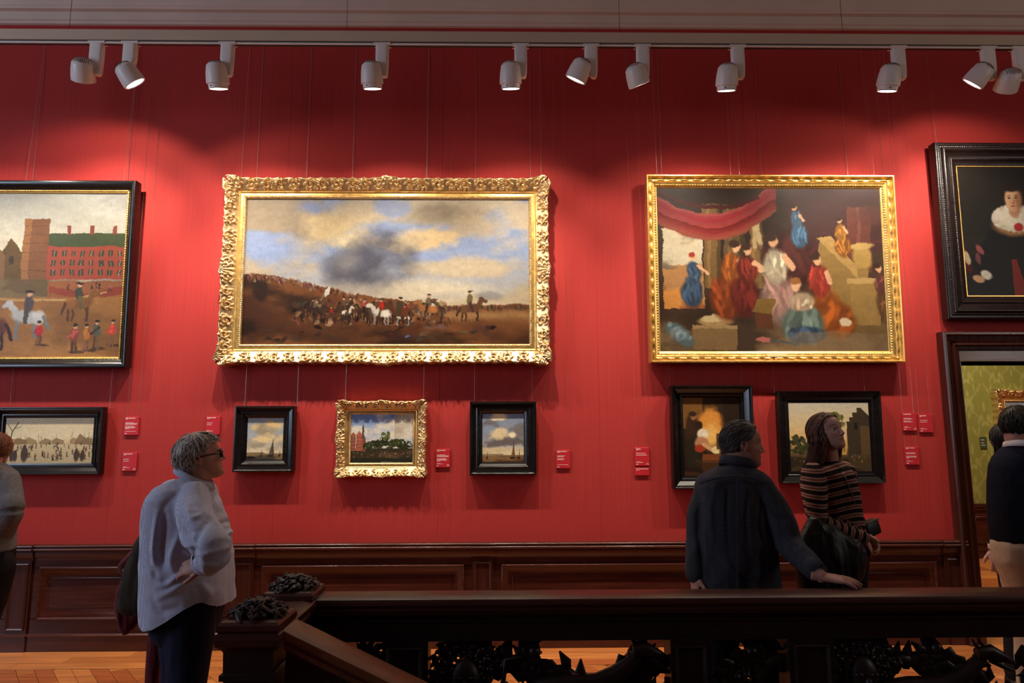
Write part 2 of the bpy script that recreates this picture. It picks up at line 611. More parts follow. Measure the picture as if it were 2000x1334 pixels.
obj('plinth', G().prism(sh(pl_prof), 0, 3.0, 8.2), M_WOOD, wg, smooth=True, sharp=40)
for x0 in (3.1, 4.75, 6.4):
    p = obj('panel', G().box(x0, x0 + 1.65, GY - 0.018, GY, 0.1, 0.64), M_WOOD, wg)
    obj('panel_moulding', rect_ring(x0 + 0.12, x0 + 1.5, 0.2, 0.56, pan_prof, GY - 0.018), M_WOOD, p, smooth=True, sharp=50)


# ------------------------------------------------------------------ painter: flat pictures as colour on a fine grid
def lattice(rs, w, h, nx, ny):
    L = rs.rand(ny + 3, nx + 3)
    x = np.linspace(0, nx, w, endpoint=False)
    y = np.linspace(0, ny, h, endpoint=False)
    xi, yi = x.astype(int), y.astype(int)
    fx, fy = x - xi, y - yi
    fx, fy = fx * fx * (3 - 2 * fx), fy * fy * (3 - 2 * fy)
    a = L[np.ix_(yi, xi)] * (1 - fx) + L[np.ix_(yi, xi + 1)] * fx
    b = L[np.ix_(yi + 1, xi)] * (1 - fx) + L[np.ix_(yi + 1, xi + 1)] * fx
    return a * (1 - fy)[:, None] + b * fy[:, None]


class Pic:
    """u to the right 0..aspect, v downwards 0..1 (unit: picture height)"""

    def __init__(s, W_, H_, res, seed):
        s.w, s.h = max(int(W_ / res), 8), max(int(H_ / res), 8)
        s.asp = W_ / H_
        s.u, s.v = np.meshgrid((np.arange(s.w) + 0.5) / s.w * s.asp, (np.arange(s.h) + 0.5) / s.h)
        s.I = np.zeros((s.h, s.w, 3))
        s.r = RS(seed)

    def fbm(s, k, octv=5, sx=1.0):
        o, a, t = np.zeros((s.h, s.w)), 1.0, 0.0
        for i in range(octv):
            f = k * 2 ** i
            o += a * lattice(s.r, s.w, s.h, max(1, int(f * s.asp * sx)), max(1, int(f)))
            t += a
            a *= 0.55
        return o / t

    def mix(s, m, c):
        s.I += np.clip(m, 0, 1)[..., None] * (np.asarray(c, float) / 255 - s.I)

    def grad(s, stops):
        v = [a for a, _ in stops]
        for k in range(3):
            s.I[..., k] = np.interp(s.v, v, [c[k] / 255 for _, c in stops])

    def win(s, x, y, r):
        x0, x1 = int((x - r) / s.asp * s.w), int((x + r) / s.asp * s.w) + 2
        y0, y1 = int((y - r) * s.h), int((y + r) * s.h) + 2
        return slice(max(y0, 0), max(min(y1, s.h), 0)), slice(max(x0, 0), max(min(x1, s.w), 0))

    def blob(s, x, y, rx, ry, c, a=1.0, ang=0.0, soft=0.35):
        S = s.win(x, y, max(rx, ry) * 1.3)
        du, dv = s.u[S] - x, s.v[S] - y
        if du.size == 0:
            return
        ca, sa = math.cos(ang), math.sin(ang)
        p, q = (du * ca + dv * sa) / rx, (-du * sa + dv * ca) / ry
        d = np.sqrt(p * p + q * q)
        m = a * np.clip((1 + soft / 2 - d) / soft, 0, 1)
        s.I[S] += m[..., None] * (np.asarray(c, float) / 255 - s.I[S])

    def poly(s, P, c, a=1.0):
        P = np.asarray(P, float)
        x0, y0 = P.min(0)
        x1, y1 = P.max(0)
        S = s.win((x0 + x1) / 2, (y0 + y1) / 2, max(x1 - x0, y1 - y0) / 2 + 0.01)
        U, Vv = s.u[S], s.v[S]
        if U.size == 0:
            return
        ins = np.zeros(U.shape, bool)
        for i in range(len(P)):
            (ax, ay), (bx, by) = P[i], P[(i + 1) % len(P)]
            if ay != by:
                cr = ((ay > Vv) != (by > Vv)) & (U < (bx - ax) * (Vv - ay) / (by - ay) + ax)
                ins ^= cr
        s.I[S] += (ins * a)[..., None] * (np.asarray(c, float) / 255 - s.I[S])

    def rect(s, x0, y0, x1, y1, c, a=1.0):
        s.poly([(x0, y0), (x1, y0), (x1, y1), (x0, y1)], c, a)

    def line(s, pts, r, c, a=1.0):
        for (x0, y0), (x1, y1) in zip(pts[:-1], pts[1:]):
            n = max(2, int(math.hypot(x1 - x0, y1 - y0) / (r * 0.8)))
            for t in np.linspace(0, 1, n):
                s.blob(x0 + (x1 - x0) * t, y0 + (y1 - y0) * t, r, r, c, a)

    def jit(s, c, k=14):
        return np.clip(np.asarray(c, float) + s.r.randn() * k + s.r.randn(3) * k * 0.4, 0, 255)

    def person(s, x, y, h, coat, legs, skin=(205, 160, 125), hat=None):
        """standing figure: y = feet"""
        s.blob(x + h * 0.1, y, h * 0.28, h * 0.05, (40, 26, 16), 0.6)
        for k in (-1, 1):
            s.line([(x + k * h * 0.03, y - h * 0.5), (x + k * h * 0.07, y)], h * 0.045, s.jit(legs))
        s.blob(x, y - h * 0.62, h * 0.14, h * 0.24, s.jit(coat), ang=s.r.randn() * 0.1)
        s.blob(x - h * 0.04, y - h * 0.66, h * 0.05, h * 0.16, np.clip(np.asarray(coat) * 1.35, 0, 255), 0.7)
        s.line([(x + h * 0.08, y - h * 0.76), (x + h * 0.2 * s.r.choice([-1, 1]), y - h * 0.52)], h * 0.04, s.jit(coat))
        s.blob(x, y - h * 0.92, h * 0.065, h * 0.08, skin)
        s.blob(x, y - h * 0.97, h * 0.085, h * 0.05, hat if hat is not None else (50, 34, 24))

    def horse(s, x, y, h, c, d=1, rider=None, rear=0.0):
        """y = ground, h = height at the back, d = facing"""
        c = np.asarray(c, float)
        dk = c * 0.7
        for k, o in ((-0.42, 0), (-0.3, 0.1), (0.3, 0.12), (0.42, -0.03)):
            s.line([(x + d * k * h, y - h * 0.55), (x + d * (k + o) * h, y - h * 0.28), (x + d * (k + o * 0.5) * h, y)], h * 0.05, dk)
        s.blob(x, y - h * 0.72, h * 0.56, h * 0.24, c, ang=-d * rear)
        s.blob(x + d * h * -0.38, y - h * 0.72, h * 0.24, h * 0.26, np.clip(c * 1.15, 0, 255), 0.8)
        s.line([(x + d * h * 0.4, y - h * 0.8), (x + d * h * 0.62, y - h * 1.2)], h * 0.13, c)
        s.blob(x + d * h * 0.74, y - h * 1.16, h * 0.22, h * 0.09, c, ang=d * 0.6)
        s.line([(x - d * h * 0.55, y - h * 0.75), (x - d * h * 0.72, y - h * 0.3)], h * 0.06, dk)
        if rider is not None:
            s.blob(x, y - h * 1.18, h * 0.17, h * 0.3, s.jit(rider))
            s.line([(x + d * h * 0.03, y - h * 1.0), (x + d * h * 0.1, y - h * 0.55)], h * 0.08, s.jit((70, 50, 34)))
            s.blob(x, y - h * 1.55, h * 0.09, h * 0.11, (196, 150, 116))
            s.blob(x, y - h * 1.63, h * 0.16, h * 0.05, (40, 30, 24))

    def tree(s, x, y, r, c, n=60, light=(120, 125, 60)):
        for i in range(n):
            a, q = s.r.rand() * 6.28, math.sqrt(s.r.rand()) * r
            k = s.r.rand()
            cc = np.asarray(c) * (1 - 0.35 * k) + np.asarray(light) * (0.35 * k)
            s.blob(x + q * math.cos(a), y + q * math.sin(a) * 0.85, r * 0.2 * (0.5 + s.r.rand()), r * 0.14 * (0.5 + s.r.rand()), s.jit(cc, 8), 0.9, ang=s.r.rand() * 3, soft=0.5)

    def clouds(s, m0, c, lo, hi, k=3, a=1.0, octv=6, sx=0.6):
        n = s.fbm(k, octv, sx)
        s.mix(np.clip((n - lo) / (hi - lo), 0, 1) * m0 * a, c)

    def finish(s, amp=0.012, gain=0.62, tex=0.10):
        """brush drag: bend the outlines with noise, then a weave of strokes"""
        for k, q in ((9, amp), (34, amp * 0.55)):
            dx = (s.fbm(k, 3) - 0.5) * q * 2
            dy = (s.fbm(k, 3) - 0.5) * q * 2
            x = np.clip(((s.u + dx) / s.asp * s.w).astype(int), 0, s.w - 1)
            y = np.clip(((s.v + dy) * s.h).astype(int), 0, s.h - 1)
            s.I = s.I[y, x]
        n = s.fbm(40, 3, 0.5) * 0.6 + s.fbm(60, 2, 2.0) * 0.4
        s.I = np.clip(s.I * (1 - tex + 2 * tex * n)[..., None], 0, 1)
        s.gain = gain
        return s

    def ragged(s, f, k=20, amp=0.03):
        return f + (s.fbm(k, 4) - 0.5) * amp


def pic_castle(W_, H_, res):
    p = Pic(W_, H_, res, 11)
    A = p.asp
    p.grad([(0, (150, 152, 146)), (0.25, (182, 178, 162)), (0.45, (196, 186, 160)), (1, (150, 130, 95))])
    p.clouds(1, (118, 116, 112), 0.45, 0.75, 3)
    p.clouds((p.v < 0.45), (208, 200, 182), 0.5, 0.7, 2.5, 0.8)
    # brick wing with rows of windows, and a square tower block
    x0, x1 = A - 0.46, A
    p.rect(x0, 0.25, x1, 0.33, (62, 72, 42))
    p.rect(x0, 0.33, x1, 0.53, (142, 66, 48))
    for k in range(3):
        p.rect(x0 + 0.1 + k * 0.14, 0.205, x0 + 0.125 + k * 0.14, 0.255, (120, 62, 46))
    for j in range(3):
        for i in range(8):
            x = x0 + 0.025 + i * 0.056
            p.rect(x, 0.355 + j * 0.058, x + 0.028, 0.393 + j * 0.058, (58, 60, 44))
            p.rect(x + 0.012, 0.355 + j * 0.058, x + 0.016, 0.393 + j * 0.058, (150, 116, 80))
    p.rect(x0 - 0.15, 0.16, x0 + 0.0, 0.56, (112, 74, 44))
    p.rect(x0 - 0.15, 0.16, x0 - 0.11, 0.56, (136, 94, 56))
    for j in range(6):
        p.rect(x0 - 0.15, 0.2 + j * 0.055, x0, 0.203 + j * 0.055, (86, 56, 36))
    for i in range(6):
        x = x0 - 0.22 - i * 0.1
        hgt = 0.34 + 0.02 * i
        p.poly([(x - 0.06, 0.56), (x - 0.06, hgt + 0.04), (x, hgt - 0.06), (x + 0.07, hgt + 0.03), (x + 0.07, 0.56)], p.jit((104, 76, 46), 8))
        p.rect(x - 0.01, hgt + 0.05, x + 0.02, hgt + 0.1, (58, 46, 32))
    for k in range(5):
        p.tree(A - 1.12 - 0.12 * k, 0.40 + 0.02 * k, 0.10, (66, 76, 40), 50)
    # water
    p.mix(np.clip((p.v - 0.52) / 0.03, 0, 1) * (p.v < 0.7) * (p.u < A - 0.44), (112, 96, 64))
    p.mix((p.v > 0.53) * (p.v < 0.68) * np.clip(0.9 - np.abs(p.u - (A - 1.15)) * 3, 0, 1), (176, 166, 136))
    p.clouds((p.v > 0.53) * (p.v < 0.68), (84, 66, 42), 0.5, 0.6, 12, 0.6, sx=0.2)
    p.mix((p.v > 0.54) * (p.u > A - 0.45), (136, 84, 48))
    p.poly([(A - 0.44, 0.57), (A - 0.2, 0.62), (A, 0.57), (A, 0.62), (A - 0.2, 0.66), (A - 0.44, 0.61)], (128, 58, 38))
    # riding ground
    p.mix(np.clip((p.ragged(p.v, 8, 0.02) - 0.635) / 0.01, 0, 1), (148, 104, 56))
    p.mix(np.clip((p.v - 0.86) / 0.1, 0, 1), (170, 122, 66))
    p.clouds((p.v > 0.65), (112, 76, 40), 0.5, 0.7, 6, 0.6)
    p.line([(0, 0.645), (A - 0.3, 0.655), (A - 0.1, 0.61)], 0.006, (170, 140, 88))
    r = p.r
    for k in range(7):
        p.person(A - 0.06 - r.rand() * 0.3, 0.58 + r.rand() * 0.05, 0.045, p.jit((120, 70, 46), 30), (60, 44, 30))
    hs = [(A - 1.02, 0.87, 0.17, (54, 38, 30), 1, (70, 60, 60)), (A - 0.86, 0.82, 0.16, (150, 148, 142), -1, (44, 40, 42)), (A - 0.78, 0.95, 0.19, (84, 44, 28), -1, (176, 42, 40)),
          (A - 0.55, 0.88, 0.17, (168, 170, 172), -1, (52, 48, 48)), (A - 0.26, 0.78, 0.14, (118, 78, 40), 1, (80, 76, 58)), (A - 1.3, 0.9, 0.17, (214, 206, 190), 1, (90, 50, 36)),
          (A - 1.55, 0.86, 0.17, (80, 50, 36), 1, (150, 120, 60))]
    for x, y, h, c, d, rd in hs:
        p.horse(x, y, h, c, d, rd, 0.1)
    for x, y, h, c in ((A - 0.48, 0.93, 0.15, (176, 40, 44)), (A - 0.2, 0.96, 0.16, (150, 96, 40)), (A - 0.14, 0.95, 0.17, (60, 62, 44)), (A - 0.27, 0.97, 0.17, (160, 70, 60)),
                       (A - 0.05, 0.93, 0.15, (190, 72, 54)), (A - 1.1, 0.97, 0.16, (90, 80, 60)), (A - 1.45, 0.97, 0.17, (150, 50, 40))):
        p.person(x, y, h, c, (110, 80, 50))
    return p.finish(0.009, gain=0.74)


def pic_skirmish(W_, H_, res):
    p = Pic(W_, H_, res, 23)
    A = p.asp
    p.grad([(0, (120, 136, 172)), (0.35, (140, 156, 190)), (0.6, (172, 172, 172)), (0.74, (206, 190, 158)), (1, (120, 90, 60))])
    sky = np.clip((0.80 - p.v) / 0.1, 0, 1)
    def bank(x, y, rx, ry, col, a=1.0, k=3.2, edge=2.2):
        n = p.fbm(k, 6, 0.8)
        d = np.hypot((p.u - x) / rx, (p.v - y) / ry)
        p.mix(np.clip((1.0 - d + (n - 0.5) * 2.2) * edge, 0, 1) * sky * a, col)
    p.clouds(sky, (188, 170, 140), 0.50, 0.60, 2.2, 0.9, sx=0.5)
    bank(0.18, 0.12, 0.36, 0.17, (150, 134, 112))
    bank(0.62, 0.20, 0.34, 0.16, (206, 184, 142))
    bank(0.72, 0.30, 0.26, 0.12, (214, 196, 158), 0.9)
    bank(1.30, 0.10, 0.34, 0.12, (148, 134, 112))
    bank(1.35, 0.26, 0.52, 0.14, (208, 182, 138))
    bank(1.05, 0.33, 0.20, 0.10, (218, 196, 150))
    bank(1.55, 0.20, 0.30, 0.12, (176, 158, 130), 0.9)
    bank(1.45, 0.48, 0.55, 0.09, (198, 180, 148), 0.9)
    bank(1.3, 0.62, 0.7, 0.06, (216, 202, 172), 0.8, 3, 1.2)
    bank(0.12, 0.38, 0.20, 0.10, (140, 158, 198), 0.9, 4, 1.6)
    bank(0.42, 0.06, 0.16, 0.09, (124, 140, 182), 0.9, 4, 1.8)
    bank(1.28, 0.40, 0.15, 0.05, (136, 154, 194), 0.9, 4, 2)
    bank(1.02, 0.07, 0.14, 0.07, (128, 144, 184), 0.8, 4, 2)
    # dark smoke
    n = p.fbm(4, 5, 0.8)
    d = np.hypot((p.u - 0.85) / 0.36, (p.v - 0.44) / 0.24)
    p.mix(np.clip((1.1 - d + (n - 0.5) * 1.4) * 1.6, 0, 1) * 0.92, (78, 78, 90))
    d = np.hypot((p.u - 0.70) / 0.14, (p.v - 0.42) / 0.10)
    p.mix(np.clip((1.0 - d + (n - 0.5) * 1.6) * 1.2, 0, 1) * 0.6, (150, 146, 146))
    d = np.hypot((p.u - 0.78) / 0.35, (p.v - 0.66) / 0.10)
    p.mix(np.clip((1.0 - d + (n - 0.5) * 1.2) * 1.2, 0, 1) * 0.8, (182, 172, 158))
    d = np.hypot((p.u - 1.66) / 0.10, (p.v - 0.675) / 0.035)
    p.mix(np.clip((1.0 - d + (n - 0.5) * 1.4) * 1.6, 0, 1) * 0.7, (130, 130, 134))
    # ground
    hor = np.interp(p.u, [0, 0.1, 0.28, 0.5, 0.75, 1.1, 1.4, A], [0.525, 0.515, 0.545, 0.60, 0.66, 0.70, 0.735, 0.725]) + (p.fbm(24, 3) - 0.5) * 0.025
    g = np.clip((p.v - hor) / 0.008, 0, 1)
    p.mix(g, (98, 58, 34))
    p.mix(g * np.clip(1.0 - p.u * 1.8, 0, 1) * np.clip((p.v - hor) * 9 + 0.2, 0, 1), (70, 40, 26))
    p.mix(g * np.clip((p.v - 0.84) * 4, 0, 1) * 0.9, (52, 32, 22))
    p.clouds(g, (136, 86, 46), 0.5, 0.72, 5, 0.7, sx=0.4)
    p.clouds(g, (40, 25, 18), 0.5, 0.68, 7, 0.8, sx=0.4)
    p.mix(g * (p.u > 1.35) * np.exp(-((p.v - 0.80) / 0.035) ** 2) * 0.7, (176, 136, 88))
    p.blob(0.115, 0.63, 0.05, 0.075, (44, 28, 22), 0.9)
    r = p.r
    for i in range(150):
        x = 0.03 + r.rand() * 0.75
        y = np.interp(x, [0, 0.3, 0.75], [0.53, 0.56, 0.665]) + r.rand() * 0.03
        p.blob(x, y, 0.006, 0.014, p.jit((96, 62, 44), 24), 0.8)
        p.blob(x, y - 0.016, 0.004, 0.005, p.jit((150, 110, 84), 20), 0.8)
    for i in range(90):
        x = 1.35 + r.rand() * (A - 1.37)
        p.blob(x, 0.745 + r.rand() * 0.02, 0.006, 0.012, p.jit((84, 62, 46), 18), 0.7)
    for i in range(260):
        x = 0.35 + r.rand() * 1.0
        y = 0.70 + r.rand() * 0.16
        p.blob(x, y, 0.008 + 0.012 * r.rand(), 0.008 + 0.02 * r.rand(), p.jit([(70, 46, 32), (44, 30, 24), (110, 74, 50), (150, 112, 84)][r.randint(4)], 14), 0.75, ang=r.rand() * 3)
    cols = [(74, 46, 30), (58, 38, 28), (92, 56, 34), (200, 190, 172), (48, 34, 28), (106, 68, 40)]
    for i in range(26):
        x = 0.4 + r.rand() * 0.95
        y = 0.80 + r.rand() * 0.08
        p.horse(x, y, 0.06 + 0.03 * r.rand(), cols[r.randint(6)], r.choice([-1, 1]), [(70, 52, 40), (150, 44, 34), (96, 84, 60), (60, 56, 56)][r.randint(4)], 0.2 * r.randn())
    for x, y, h, c, rd in ((0.93, 0.86, 0.105, (206, 196, 180), (176, 46, 36)), (1.05, 0.86, 0.11, (86, 48, 30), (70, 52, 42)), (1.24, 0.84, 0.11, (150, 96, 54), (84, 66, 46)), (1.52, 0.84, 0.12, (92, 60, 40), (110, 92, 60))):
        p.horse(x, y, h, c, -1 if x < 1.4 else 1, rd, 0.15)
    for i in range(40):
        x, y = 0.1 + r.rand() * 1.6, 0.88 + r.rand() * 0.1
        p.blob(x, y, 0.02 + 0.03 * r.rand(), 0.006 + 0.008 * r.rand(), p.jit((60, 40, 28), 22), 0.7, ang=r.randn() * 0.3)
    p.line([(0.52, 0.70), (0.56, 0.62)], 0.004, (120, 110, 90))
    p.poly([(0.545, 0.63), (0.58, 0.605), (0.575, 0.66), (0.55, 0.68)], (196, 190, 178))
    p.blob(1.1, 0.945, 0.015, 0.008, (92, 110, 160))
    return p.finish()


def pic_court(W_, H_, res):
    """interior with architecture, a red hanging and groups of draped figures (a free composition)"""
    p = Pic(W_, H_, res, 37)
    A = p.asp
    r = p.r
    p.grad([(0, (58, 44, 36)), (0.4, (66, 48, 36)), (0.8, (84, 62, 42)), (0.86, (128, 102, 70)), (1, (140, 112, 78))])
    p.clouds(1, (40, 28, 22), 0.45, 0.7, 4, 0.7)
    # opening with burning sky on the left
    p.rect(0.03, 0.25, 0.27, 0.74, (176, 128, 80))
    m = (p.u < 0.27) * (p.u > 0.03) * (p.v > 0.25) * (p.v < 0.74)
    p.clouds(m * (p.v < 0.48), (196, 184, 156), 0.4, 0.55, 6)
    p.clouds(m * (p.v < 0.5), (112, 100, 84), 0.5, 0.62, 5, 0.9)
    p.clouds(m * (p.v > 0.5), (208, 140, 70), 0.45, 0.6, 7)
    p.clouds(m * (p.v > 0.55), (130, 70, 44), 0.48, 0.6, 8)
    # columns and wall
    for x, w_, c in ((0.28, 0.10, (112, 86, 50)), (0.40, 0.12, (92, 72, 44)), (0.56, 0.08, (118, 92, 54))):
        p.rect(x, 0.1, x + w_, 0.62, c)
        p.rect(x + w_ * 0.2, 0.1, x + w_ * 0.4, 0.62, np.array(c) * 1.2)
        p.rect(x + w_ * 0.8, 0.1, x + w_, 0.62, np.array(c) * 0.7)
    p.rect(0.8, 0.0, A, 0.4, (70, 42, 40))
    p.rect(1.16, 0.12, 1.30, 0.52, (104, 58, 48))
    p.rect(1.22, 0.12, 1.24, 0.52, (132, 78, 62))
    p.clouds((p.u > 0.8) * (p.v < 0.42), (96, 56, 50), 0.5, 0.65, 6, 0.8)
    # statue
    p.blob(0.60, 0.22, 0.022, 0.09, (190, 168, 124))
    p.line([(0.59, 0.28), (0.585, 0.36)], 0.014, (176, 152, 110))
    p.line([(0.61, 0.28), (0.625, 0.36)], 0.014, (180, 158, 116))
    # red hanging
    for k in range(9):
        y = 0.015 + k * 0.018
        xs = np.linspace(0.0, 0.72, 24)
        p.line([(x, y + 0.05 + 0.14 * math.sin(x / 0.72 * math.pi) - 0.10 * x) for x in xs], 0.013, p.jit((124, 36, 30), 16))
    p.line([(x, 0.02 + 0.10 * math.sin(x / 0.72 * math.pi)) for x in np.linspace(0, 0.62, 20)], 0.012, (70, 24, 22))
    # stair balustrade and pedestal on the right
    p.poly([(0.98, 0.34), (1.05, 0.32), (1.24, 0.6), (1.24, 0.84), (1.12, 0.84), (0.98, 0.5)], (146, 116, 64))
    p.poly([(0.97, 0.31), (1.06, 0.30), (1.28, 0.58), (1.26, 0.62)], (176, 142, 84))
    p.rect(1.16, 0.58, 1.33, 0.84, (156, 124, 70))
    p.rect(1.14, 0.555, 1.35, 0.59, (184, 152, 94))
    p.blob(1.24, 0.43, 0.06, 0.085, (170, 138, 76))
    p.rect(1.205, 0.50, 1.275, 0.55, (150, 120, 66))
    p.blob(1.24, 0.36, 0.075, 0.02, (186, 154, 92))
    p.rect(1.05, 0.84, A, 0.89, (118, 92, 54))
    # steps and plinth at the left
    p.rect(0.02, 0.87, 0.24, 0.97, (104, 82, 54))
    p.rect(0.20, 0.84, 0.46, 0.985, (132, 104, 68))
    p.rect(0.20, 0.84, 0.46, 0.86, (160, 130, 90))
    p.blob(0.33, 0.815, 0.10, 0.03, (168, 138, 88))
    p.blob(0.33, 0.805, 0.085, 0.018, (206, 184, 136))

    def fold(x, y, rx, ry, c, n=16, ang=0.0):
        c = np.asarray(c, float)
        p.blob(x, y, rx, ry, c * 0.75, ang=ang, soft=0.3)
        for i in range(n):
            t = (r.rand() - 0.5) * 1.5
            k = 0.6 + 0.75 * r.rand()
            p.blob(x + t * rx * math.cos(ang), y + t * rx * math.sin(ang) + (r.rand() - 0.5) * ry, rx * 0.13, ry * (0.3 + 0.35 * r.rand()), np.clip(c * k, 0, 255), 0.75,
                   ang=ang + r.randn() * 0.35, soft=0.7)

    def figure(x, y, h, gown, skirt, lean=0.0, hair=(60, 38, 26)):
        fold(x, y - h * 0.25, h * 0.2, h * 0.28, skirt, 18, 0)
        fold(x + lean * h * 0.2, y - h * 0.62, h * 0.14, h * 0.2, gown, 10, 0)
        s_ = (214, 164, 124)
        p.line([(x + lean * h * 0.2 + h * 0.1, y - h * 0.72), (x + lean * h * 0.5 + h * 0.22, y - h * 0.60)], h * 0.035, s_)
        p.blob(x + lean * h * 0.3, y - h * 0.9, h * 0.055, h * 0.07, s_)
        p.blob(x + lean * h * 0.3 - h * 0.03, y - h * 0.945, h * 0.07, h * 0.05, hair)

    fold(0.80, 0.45, 0.16, 0.18, (74, 36, 32), 30)
    figure(0.20, 0.72, 0.32, (70, 92, 118), (62, 82, 106), 0.2, (150, 54, 40))
    figure(0.86, 0.36, 0.26, (92, 130, 160), (80, 116, 148), -0.2)
    figure(1.13, 0.42, 0.24, (190, 128, 52), (170, 108, 44), -0.2)
    figure(1.38, 0.80, 0.34, (120, 70, 60), (128, 86, 50), -0.4)
    figure(0.40, 0.80, 0.48, (168, 92, 36), (142, 66, 30), 0.5)
    figure(0.52, 0.78, 0.44, (116, 42, 32), (104, 36, 28), 0.2)
    figure(0.72, 0.82, 0.54, (216, 200, 168), (172, 132, 120), -0.1)
    figure(1.0, 0.86, 0.46, (186, 66, 50), (178, 96, 34), -0.3)
    fold(1.05, 0.80, 0.14, 0.11, (170, 88, 32), 18, 0.5)
    fold(0.86, 0.84, 0.13, 0.12, (112, 130, 120), 30)
    fold(0.88, 0.90, 0.12, 0.05, (74, 96, 122), 16)
    fold(0.86, 0.70, 0.075, 0.06, (222, 190, 156), 10)
    p.blob(0.83, 0.60, 0.032, 0.038, (220, 172, 132))
    p.blob(0.83, 0.575, 0.036, 0.022, (150, 96, 52))
    fold(0.12, 0.90, 0.10, 0.05, (120, 140, 146), 16, 0.6)
    p.rect(0.58, 0.74, 0.68, 0.86, (92, 54, 32))
    p.poly([(0.56, 0.76), (0.60, 0.68), (0.70, 0.69), (0.68, 0.77)], (120, 92, 44))
    p.blob(1.12, 0.82, 0.035, 0.03, (226, 206, 170))
    p.blob(0.62, 0.93, 0.05, 0.015, (180, 104, 92))
    p.line([(0.66, 0.93), (0.82, 0.96)], 0.007, (74, 84, 92))
    p.clouds((p.v > 0.88), (150, 124, 90), 0.5, 0.6, 6, 0.5)
    return p.finish(gain=0.56)


def pic_portrait(W_, H_, res):
    p = Pic(W_, H_, res, 41)
    A = p.asp
    p.grad([(0, (34, 29, 24)), (1, (26, 22, 19))])
    p.clouds(1, (44, 37, 30), 0.45, 0.75, 3, 0.8)
    cx = A * 0.53
    p.blob(cx, 0.95, 0.30, 0.55, (17, 15, 15), 1, soft=0.25)
    p.line([(cx - 0.16, 0.55), (cx - 0.27, 0.74), (cx - 0.24, 0.86)], 0.075, (18, 16, 16))
    p.blob(cx, 0.46, 0.17, 0.08, (150, 108, 70), 1)
    for k in range(26):
        a = k / 26 * 6.28
        p.blob(cx + 0.15 * math.cos(a), 0.40 + 0.075 * math.sin(a), 0.035, 0.028, p.jit((206, 196, 176), 10), 1, ang=a)
    p.blob(cx, 0.39, 0.14, 0.08, (222, 212, 192))
    p.blob(cx + 0.005, 0.215, 0.092, 0.105, (34, 24, 19), soft=0.3)
    p.blob(cx, 0.33, 0.045, 0.07, (188, 140, 106))
    p.blob(cx - 0.004, 0.252, 0.062, 0.088, (216, 172, 132), soft=0.3)
    p.blob(cx - 0.002, 0.30, 0.046, 0.045, (210, 160, 122), soft=0.5)
    p.blob(cx + 0.042, 0.262, 0.026, 0.075, (150, 100, 70), 0.75, soft=0.9)
    p.blob(cx, 0.165, 0.072, 0.03, (36, 26, 20), soft=0.5)
    for k in (-1, 1):
        p.blob(cx - 0.006 + k * 0.026, 0.243, 0.016, 0.009, (168, 118, 88), 0.8, soft=0.7)
        p.blob(cx - 0.006 + k * 0.026, 0.244, 0.008, 0.0055, (44, 30, 24))
        p.blob(cx - 0.006 + k * 0.027, 0.226, 0.017, 0.0035, (104, 70, 48), ang=k * 0.12)
    p.blob(cx + 0.002, 0.268, 0.008, 0.022, (178, 124, 90), 0.8, soft=0.8)
    p.blob(cx - 0.004, 0.285, 0.011, 0.006, (160, 104, 76), 0.9, soft=0.7)
    p.blob(cx - 0.005, 0.307, 0.018, 0.0055, (158, 72, 60), 1, soft=0.5)
    p.blob(cx + 0.02, 0.47, 0.035, 0.03, (176, 48, 40))
    p.blob(cx - 0.26, 0.84, 0.045, 0.035, (214, 206, 190), ang=0.5)
    p.blob(cx - 0.32, 0.87, 0.045, 0.028, (206, 158, 118), ang=0.3)
    for k in range(14):
        p.blob(cx - 0.40 + 0.05 * p.r.randn(), 0.74 + 0.04 * p.r.randn(), 0.02, 0.045, p.jit((128, 44, 36), 22), 0.9, ang=-0.4 + 0.2 * p.r.randn())
    p.blob(cx - 0.39, 0.71, 0.022, 0.05, (190, 172, 140), ang=-0.2)
    p.poly([(cx - 0.06, 0.72), (cx - 0.02, 0.72), (cx + 0.05, 1.0), (cx - 0.06, 1.0)], (130, 36, 28))
    return p.finish(0.006, gain=0.50)


